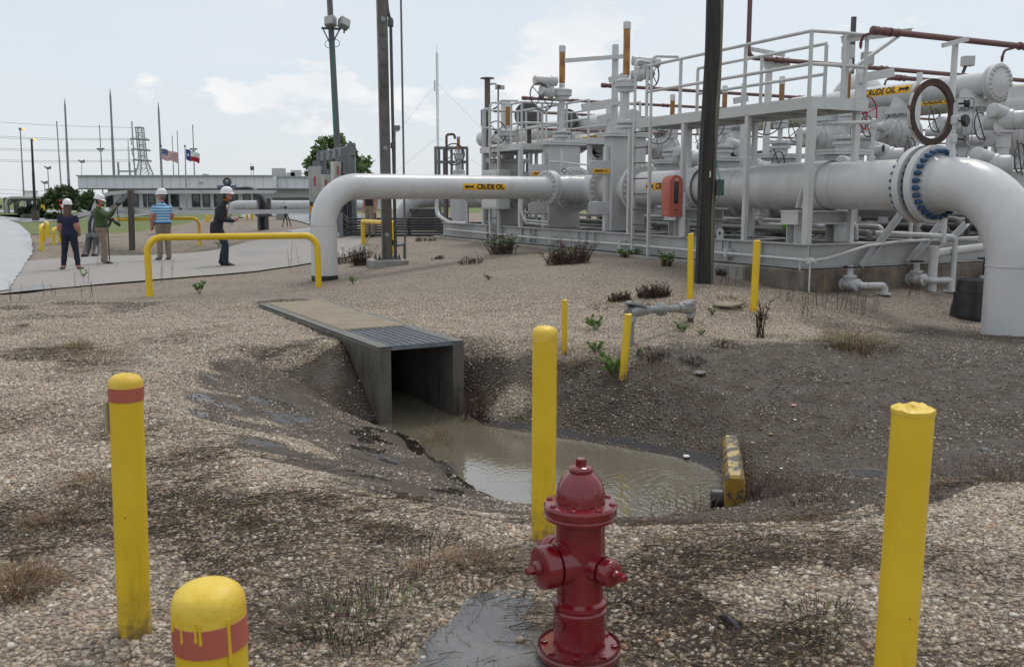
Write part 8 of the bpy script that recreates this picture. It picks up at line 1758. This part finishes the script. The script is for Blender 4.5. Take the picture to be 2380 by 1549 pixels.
def leaf(mb, p, d, n_, L_, W_):
    d = V(d).normalized(); s_ = d.cross(V(n_)).normalized(); u = s_.cross(d)
    mb.add([p, p + d * L_ * .45 + s_ * W_ / 2 + u * L_ * .06, p + d * L_, p + d * L_ * .45 - s_ * W_ / 2 + u * L_ * .06], [(0, 1, 2, 3)])
def rdir(zlo=0, zhi=1):
    a = pr.uniform(0, 6.283); z = pr.uniform(zlo, zhi); q = math.sqrt(max(0, 1 - z * z)); return V((q * math.cos(a), q * math.sin(a), z))
# litter of dry twigs and straw, thickest where the gravel is brown
lm = lit * vis * (GY < 12) * (GZ > WATER_Z + .03) * (~onroad); area = np.zeros_like(GX); area[:-1, :-1] = np.diff(GX[:-1, :], axis=1) * np.diff(GY[:, :-1], axis=0)
pw = (lm * area * np.minimum(1, (5.5 / np.maximum(GY, 2)) ** 1.5)).ravel(); pw /= pw.sum()
pick = rng.choice(pw.size, 8500, p=pw); mbt, mbs, mbg = MB(), MB(), MB()
for i in pick:
    x, y = GX.ravel()[i] + pr.uniform(-.06, .06), GY.ravel()[i] + pr.uniform(-.06, .06); z = hz(x, y) if False else GZ.ravel()[i]
    a = pr.uniform(0, 6.28) if pr.random() < .5 else pr.gauss(.2, .5); L_ = pr.uniform(.05, .24); p = V((x, y, z + .012)); bend = pr.uniform(-.9, .9); pts = [p]
    for k in range(3):
        a += bend * .5 + pr.uniform(-.2, .2); p = p + V((math.cos(a), math.sin(a), pr.uniform(-.12, .22))) * L_ / 3; pts.append(V((p.x, p.y, max(p.z, z + .006))))
    r = pr.uniform(.0009, .0021); q = pr.random()
    (mbt if q < .72 else mbs).tube(pts, [r, r, r * .8, r * .4], 3, cap=False)
o = mbt.build('dry_twigs', TWIG, None, 0, label='tangle of dry dark twigs on the gravel', kind='stuff'); o = mbs.build('dry_straw', STRAW, None, 0, label='pale dry straw scattered on the gravel', kind='stuff')
# soft brown mats: many short blades
mbm = MB(); pick = rng.choice(pw.size, 22000, p=pw)
for i in pick:
    x, y, z = GX.ravel()[i] + pr.uniform(-.04, .04), GY.ravel()[i] + pr.uniform(-.04, .04), GZ.ravel()[i]; d = rdir(.05, .7); L_ = pr.uniform(.02, .075); s_ = d.cross(UZ).normalized() * .0016; p = V((x, y, z + .004)); e = p + d * L_
    mbm.add([p - s_, p + s_, e], [(0, 1, 2)])
mbm.build('dead_grass', mat('dead_grass', (.085, .055, .035), .9, c2=(.14, .095, .055), sc_=5), None, 0, label='short brown dead grass matted over the gravel', kind='stuff')
def blades(mb, c, n, rad, h0, h1, w_, lean=.6):
    for i in range(n):
        a = pr.uniform(0, 6.28); q = rad * math.sqrt(pr.random()); x, y = c.x + q * math.cos(a), c.y + q * math.sin(a); p = V((x, y, hz(x, y))); h_ = pr.uniform(h0, h1); d = V((math.cos(a) * lean * pr.random(), math.sin(a) * lean * pr.random(), 1)).normalized()
        m_ = p + d * h_ * .55; e = m_ + (d + V((d.x, d.y, -.4)) * 1.2).normalized() * h_ * .5; s_ = d.cross(V((math.cos(a), math.sin(a), .1))).normalized() * w_
        mb.add([p - s_, p + s_, m_ + s_ * .8, m_ - s_ * .8, e], [(0, 1, 2, 3), (3, 2, 4)])
def tuft(u, v, rad, h0, h1, n, label, m=STRAW, w_=.0016, m2=None):
    if v > 1050: rad *= 1.35; h0 *= .7; h1 *= .95; n = int(n * 1.5)
    c = gnd(u, v); o = thing('grass_tuft', label, 'grass tuft', c, 'grass tufts on the gravel'); mb = MB(); blades(mb, c, n, rad, h0, h1, w_, 1.7); mb.build('blades', m, o, 0, kind='stuff')
    if m2: mb = MB(); blades(mb, c, n // 7, rad * .7, h0, h1 * .8, w_ * 1.1, 1.2); mb.build('green_blades', m2, o, 0, kind='stuff')
tuft(30, 1375, .13, .07, .16, 420, 'large tan grass tuft at the left edge of the foreground')
tuft(128, 1215, .12, .04, .1, 220, 'tan grass tuft left of the tall banded bollard')
tuft(225, 1130, .16, .05, .13, 200, 'tan straw tuft touching the tall banded bollard')
tuft(860, 1430, .3, .03, .11, 380, 'sprawling grass tuft with green blades left of the wet slab', TWIG, .002, LEAFG)
tuft(770, 1450, .16, .03, .1, 240, 'brown grass tuft with some green between front bollard and slab', TWIG, .002, LEAFG)
tuft(1090, 1330, .2, .04, .13, 360, 'matted brown grass at the hole above the slab', STRAW)
tuft(985, 1300, .2, .04, .12, 300, 'matted brown grass left of the hole', TWIG)
tuft(235, 835, .35, .08, .3, 300, 'wispy tan weed patch at left beyond the banded bollard', STRAW)
tuft(180, 808, .16, .05, .16, 140, 'green and tan tuft at left, far gravel', STRAW, .003, LEAFG)
tuft(1985, 800, .45, .06, .24, 620, 'wide tan grass tuft on the dark bank at right', STRAW, .003, LEAFD)
tuft(1490, 720, .25, .04, .12, 160, 'low brown tuft behind the silver conduit', TWIGR, .003); tuft(1405, 712, .3, .03, .1, 160, 'low tan tuft left of the silver conduit', STRAW, .003); tuft(1520, 820, .18, .03, .1, 200, 'reddish tuft right of the leaning yellow post', TWIGR, .003)
tuft(1610, 838, .14, .03, .1, 160, 'small brown tuft on the edge of the dark bank', TWIG, .003); tuft(1680, 800, .16, .03, .1, 160, 'reddish flat tuft below the yellow corner post', TWIGR, .003); tuft(1690, 700, .3, .03, .1, 160, 'brown tuft right of the dark pole foot', TWIGR, .003); tuft(1335, 850, .12, .03, .08, 120, 'tan tuft below the thin yellow post', STRAW, .003)
tuft(1900, 1450, .12, .03, .09, 150, 'small tuft with green blades on the right foreground gravel', TWIG, .002, LEAFG); tuft(1880, 1150, .35, .04, .14, 380, 'dark brittle weeds at the lip of the wet swale', TWIGR); tuft(2330, 1110, .4, .04, .14, 420, 'dark brittle weeds at the right edge of the wet swale', TWIGR); tuft(1750, 1150, .22, .06, .2, 420, 'dark dead weeds right against the yellow concrete block', TWIGR)
def water_reeds(u, v, z, n, h_, label, m, spread=.12):
    c = gz(u, v, z); o = thing('reeds', label, 'reeds', c, 'dry reeds in the pond'); mb = MB()
    for i in range(n):
        p = c + V((pr.uniform(-spread, spread), pr.uniform(-spread, spread), -.05)); d = V((pr.uniform(-.7, .7), pr.uniform(-.5, .5), 1)).normalized(); L_ = h_ * pr.uniform(.5, 1); e = p + d * L_; mb.tube([p, p + d * L_ * .6, e + V((d.x, d.y, -.5)) * L_ * .25], [.0028, .0025, .001], 3, cap=False)
    mb.build('stalks', m, o, 0, kind='stuff')
water_reeds(1012, 1030, WATER_Z, 34, .36, 'bent tan reeds in the water before the culvert mouth', STRAW, .16); water_reeds(1595, 1185, WATER_Z, 40, .32, 'thin dry reeds at the near shore left of the yellow block', STRAW, .2); water_reeds(1560, 1195, WATER_Z, 20, .2, 'short brown reeds at the near shore', TWIG, .2)
def stalks(u, v, n, h_, label, m, spread=.12, r=.004, twigs=4):
    c = gnd(u, v); o = thing('dead_stalks', label, 'weeds', c, 'dead weed stalks'); mb = MB()
    for i in range(n):
        x, y = c.x + pr.uniform(-spread, spread), c.y + pr.uniform(-spread, spread); p = V((x, y, hz(x, y) - .02)); d = V((pr.uniform(-.16, .16), pr.uniform(-.16, .16), 1)); L_ = h_ * pr.uniform(.55, 1); e = p + d * L_; mb.tube([p, p + d * L_ * .5 + V((pr.uniform(-.02, .02), 0, 0)), e], [r, r * .8, r * .4], 4, cap=False)
        for k in range(twigs): q = p + d * L_ * pr.uniform(.35, .95); b_ = rdir(.2, .9) * L_ * pr.uniform(.1, .28); mb.tube([q, q + b_], [r * .5, r * .25], 3, cap=False)
    mb.build('stems', m, o, 0, kind='stuff')
stalks(1092, 985, 26, .42, 'red brown dead stalks beside the right culvert wall', TWIGR, .14, .004)
stalks(1767, 785, 9, .5, 'dark dead seed stalk right of the yellow corner post', TWIGR, .05, .008, 12)
for u, v, h_, lb in ((1868, 738, .65, 'left of the first drain valve'), (1912, 716, .5, 'below the first drain valve'), (1958, 720, .6, 'under the first drain valve handle'), (1990, 730, .7, 'in front of the first drain outlet'), (2020, 720, .4, 'right of the first drain outlet'), (2125, 690, .7, 'under the second drain valve'), (1825, 700, .45, 'at the concrete corner'), (1690, 660, .5, 'right of the dark pole foot'), (2290, 740, .5, 'against the riser and the tub')): stalks(u, v, 4, h_, 'thin dead stalks ' + lb, TWIGR, .12, .004, 5)
for u, v, h_, lb in ((250, 622, .35, 'at the road edge below the man in green'), (372, 655, .8, 'at the road edge inside the long yellow rail'), (175, 665, .6, 'at the road edge left of the long yellow rail'), (690, 620, .8, 'at the road edge left of the elbow'), (40, 700, .5, 'at the left road edge'), (108, 690, .4, 'at the left road corner'), (230, 690, .4, 'before the long yellow rail'), (1340, 572, .5, 'beside the dark weed bush')): stalks(u, v, 3, h_ * .8, 'thin dead stalks ' + lb, TWIGR, .25, .0042, 4)
def bush(u, v, w_, h_, label, green, dark=TWIGR, n=60, lf=LEAFG, cat='bush'):
    n = int(n * 1.3)
    c = gnd(u, v); k = c.y / 2222; W_, Hh = w_ * k / 2, h_ * k; o = thing('weed_bush', label, cat, c, 'weedy bushes on the gravel'); mb = MB(); ml = MB(); md = MB()
    for i in range(n):
        a = pr.uniform(0, 6.28); q = W_ * .85 * math.sqrt(pr.random()); p = V((c.x + q * math.cos(a), c.y + q * math.sin(a) * .6, 0)); p.z = hz(p.x, p.y) - .02; d = V((pr.gauss(.12 * math.cos(a), .3), pr.gauss(0, .3), 1)); L_ = Hh * (pr.uniform(.25, .75) if pr.random() < .75 else pr.uniform(.7, 1.05)) * (1 - .35 * (q / W_) ** 2); e = p + d * L_
        mb.tube([p, p + d * L_ * .5, e], [.006, .005, .0025], 3, cap=False)
        for t_ in range(7):
            q = p.lerp(e, pr.uniform(.15, 1)); b_ = rdir(-.1, .9) * Hh * pr.uniform(.08, .22); mb.tube([q, q + b_], [.0035, .002], 3, cap=False)
            tgt = ml if (pr.random() < green and (q.z - c.z) > Hh * .3) else md
            for _ in range(2): leaf(tgt, q + b_ * pr.random(), rdir(-.3, .8), rdir(.2, 1), pr.uniform(.05, .1) if tgt is ml else pr.uniform(.015, .04), .04 if tgt is ml else .012)
    mb.build('stems', dark, o, 0, kind='stuff'); md.build('dead_leaves', LEAFB, o, 0, kind='stuff')
    if ml.f: ml.build('leaves', lf, o, 0, kind='stuff')
bush(1168, 590, 66, 62, 'dark weed bush with a green leafy top at the skid foot', .45); bush(1320, 612, 118, 62, 'widest dark brown weed bush before the skid', .03, n=120); bush(838, 616, 48, 62, 'brown weed bush with a few green leaves behind the elbow', .12, n=50); bush(1520, 690, 88, 40, 'low dark weed bush behind the silver conduit', .0, n=90); bush(1440, 700, 62, 32, 'low dark weed bush left of another behind the conduit', .0, n=50); bush(1095, 613, 62, 28, 'sparse low brown weed left of the wide bush', .0, n=20); bush(1016, 602, 34, 14, 'tiny brown weed near the steel pole', .0, n=14)
bush(1460, 598, 56, 24, 'low leafy green weed before the skid beam', .8, n=26); bush(1545, 618, 34, 42, 'upright green weed left of the yellow post', .7, n=16); bush(800, 612, 70, 40, 'thin dead weeds at the foot of the elbow', .0, n=26); bush(1680, 640, 40, 30, 'low dead weed right of the dark pole', .0, n=20); bush(990, 560, 60, 18, 'dead weeds along the conduit rack', .0, n=26); bush(1500, 712, 30, 10, 'flat dead weed by the conduit', .0, n=8)
def weed(u, v, w_, h_, label, n=9, lf=LEAFG):
    c = gnd(u, v); k = c.y / 2222; o = thing('green_weed', label, 'weed', c, 'small green weeds'); mb = MB(); ms = MB()
    for i in range(n):
        a = pr.uniform(0, 6.28); d = V((math.cos(a) * .7 * w_ / h_, math.sin(a) * .7 * w_ / h_, pr.uniform(.7, 1.6))).normalized(); L_ = h_ * k * pr.uniform(.6, 1.1); e = c + d * L_; ms.tube([c - UZ * .02, c + d * L_ * .5, e], .0035, 3, cap=False)
        for t_ in range(5): q = c + d * L_ * pr.uniform(.3, 1); leaf(mb, q, (d + rdir(-.2, .8) * .9), rdir(.3, 1), L_ * pr.uniform(.3, .5), L_ * .22)
    mb.build('leaves', lf, o, 0, kind='stuff'); ms.build('stems', LEAFD, o, 0, kind='stuff')
weed(1385, 768, 42, 34, 'bright green weed left of the silver conduit', 12); weed(1385, 818, 46, 30, 'green weed below another, left of the leaning post', 12); weed(1425, 872, 44, 48, 'leafy green weed against the leaning yellow post', 14, LEAFG); weed(1583, 772, 36, 24, 'bright green weed under the right conduit body', 12); weed(1628, 778, 18, 14, 'tiny green weed right of the conduit', 7); weed(1656, 732, 20, 20, 'green weed between conduit and yellow corner post', 8); weed(464, 682, 20, 26, 'single green weed inside the long yellow rail', 8); weed(1135, 650, 24, 14, 'tiny green weed on the open gravel', 8); weed(1482, 822, 22, 16, 'small green weed right of the leaning post', 8); weed(195, 645, 14, 16, 'tiny green weed before the elbow', 5); weed(510, 572, 22, 14, 'green weed on the far road edge', 7); weed(822, 660, 22, 20, 'small green weed right of the elbow', 6)
def tree(u, vb, Y, blobs, label, name, leafm, n, ls, trunk=None, cat='tree', group='trees and shrubs by the building', lw=.75):
    """blobs: (du, dv, radius in px) of crown lobes relative to u, picture rows dv above the base row"""
    k = Y / 2222; base = V((X_at(u, Y), Y, 0)); o = thing(name, label, cat, base, group); mb = MB()
    if trunk:
        tr = MB(); th, tw = trunk[0] * k, trunk[1] * k; tr.tube([base - UZ * .2, base + UZ * th * .5, base + UZ * th], [tw, tw * .8, tw * .6], 10)
        for du, dv, r in blobs: c = base + V((du * k, 0, dv * k)); tr.tube([base + UZ * th * .7, (base + UZ * th).lerp(c, .5) + V((0, pr.uniform(-.3, .3), .2)), c], [tw * .55, tw * .3, tw * .08], 7)
        tr.build('trunk', BARK, o)
    tot = sum(r ** 2 for _, _, r in blobs)
    for du, dv, r in blobs:
        c = base + V((du * k, pr.uniform(-.5, .5) * r * k, dv * k)); m_ = int(n * r * r / tot)
        clumps = [c + rdir(-.8, 1) * r * k * pr.uniform(.45, 1.0) for _ in range(max(5, int(r * 1.1)))]
        for i in range(m_):
            q = pr.choice(clumps) + V((pr.gauss(0, 1), pr.gauss(0, 1), pr.gauss(0, .75))) * r * k * .17; leaf(mb, q, rdir(-.7, .9), rdir(-.2, 1), ls * pr.uniform(.6, 1.3), ls * lw)
    mb.build('crown', leafm, o, 0, kind='stuff'); return o
tree(783, 500, 110, [(-58, 110, 17), (-42, 132, 18), (-20, 152, 20), (6, 158, 20), (30, 128, 26), (52, 112, 24), (62, 90, 18), (10, 110, 28), (-25, 108, 20), (-62, 84, 12), (40, 85, 22)], 'broad green tree behind the electric rack and the pole', 'tree', LEAFT, 2700, .5, (75, 4))
tree(140, 503, 92, [(-32, 34, 16), (-14, 46, 17), (6, 54, 15), (26, 46, 16), (38, 34, 13), (-38, 22, 12), (14, 28, 18), (-10, 26, 18), (34, 18, 12)], 'rounded crape myrtle like tree behind the yield sign', 'tree', LEAFD, 2800, .36, (22, 2.2), lw=.5)
tree(207, 500, 88, [(-18, 34, 12), (-2, 46, 12), (14, 38, 12), (22, 26, 11), (-6, 22, 14), (8, 16, 12)], 'open leafy tree against the white building corner', 'tree', LEAFD, 1300, .34, (20, 1.8), lw=.5)
tree(72, 503, 78, [(-16, 14, 10), (0, 20, 11), (16, 14, 10), (-22, 8, 7), (22, 8, 7), (0, 8, 10)], 'round dark clipped evergreen bush by the wooden light pole', 'evergreen_bush', LEAFO, 3600, .2, (8, 1.5), 'bush')
tree(122, 511, 72, [(-10, 6, 7), (2, 8, 8), (13, 6, 7)], 'low dark evergreen bush under the yield sign', 'evergreen_bush', LEAFO, 2000, .18, None, 'bush')
tree(478, 487, 93, [(-50, 5, 4), (-36, 6, 5), (-20, 6, 5), (-6, 5, 4)], 'low clipped hedge below the building windows', 'hedge', LEAFD, 900, .2, None, 'hedge')
tree(420, 487, 93, [(0, 8, 5), (3, 3, 5)], 'small light green shrub below a building window', 'shrub', LEAFG, 260, .25, None, 'shrub')
# stones and scraps
def stone(u, v, w_, label, m, flat=.6, name='stone', z=None):
    c = gnd(u, v) if z is None else gz(u, v, z); k = c.y / 2222 * w_ / 2; bm = bmesh.new(); bmesh.ops.create_icosphere(bm, subdivisions=3, radius=1); sd_ = pr.uniform(0, 50)
    for q in bm.verts: q.co *= 1 + mn.noise(q.co * 1.3 + V((sd_, 0, 0))) * .4 + mn.noise(q.co * 4 + V((0, sd_, 0))) * .08; q.co.z *= flat; q.co *= k
    me = bpy.data.meshes.new(name); bm.to_mesh(me); bm.free(); me.shade_smooth(); me.materials.append(m); o = bpy.data.objects.new(name, me); col.objects.link(o); o.location = c + UZ * k * flat * .5; tag(o, label, 'stone', 'loose stones and shells'); return o
ROCK = mat('tan_rock', (.3, .24, .17), .75, c2=(.18, .15, .11), sc_=14, bump=.5, bsc=40); SHELLW = mat('white_shell', (.72, .71, .67), .5); ROCKD = mat('grey_rock', (.17, .16, .16), .7, c2=(.1, .1, .1), sc_=12, bump=.4)
stone(1210, 1492, 24, 'brown lump of rock on the wet slab by the hydrant', ROCK, .9); stone(1146, 1418, 14, 'small dark pebble on the far part of the wet slab', ROCKD); stone(1062, 1452, 8, 'tiny pebble at the left side of the wet slab', ROCK); stone(1100, 1470, 6, 'tiniest pebble in the middle of the wet slab', ROCK); stone(974, 1362, 24, 'pale rounded rock in the grass above the slab', ROCK, .8); stone(1595, 1060, 18, 'white shell at the far pond shore', SHELLW, .3); stone(1845, 942, 13, 'pinkish shell on the dark bank', mat('pink_shell', (.5, .3, .24), .6), .35); stone(1847, 975, 9, 'small white shell low on the dark bank', SHELLW, .35); stone(1690, 712, 66, 'flat brown rock right of the silver conduit', ROCK, .28); stone(1625, 868, 30, 'flat grey rock on the edge of the dark bank', ROCKD, .3); stone(1815, 1088, 8, 'white chip behind the yellow block', SHELLW, .4); stone(1790, 1010, 12, 'brown stone on the dark bank above the yellow block', ROCK); stone(2005, 1356, 34, 'flat brown rock on the right foreground gravel', ROCK, .35); stone(2290, 1048, 26, 'dark clod on the wet swale at right', ROCKD, .5)
rr_ = random.Random(3)
c = gnd(1690, 1452); o = thing('plastic_scrap', 'crumpled dark plastic scrap on the gravel right of the hydrant', 'scrap', c); mb = MB(); k = c.y / 2222
vs = [c + V((x * k, y * k * 1.3, .012 + rr_.uniform(0, .02))) for x, y in ((-16, 22), (2, 24), (14, 18), (12, 2), (18, -14), (24, -26), (14, -30), (4, -18), (-2, -2), (-12, 8))]; vs.append(c + UZ * .035); mb.add(vs, [(i, (i + 1) % 10, 10) for i in range(10)]); so = mb.build('sheet', mat('dark_plastic_scrap', (.05, .04, .05), .25), o); md = so.modifiers.new('thick', 'SOLIDIFY'); md.thickness = .003
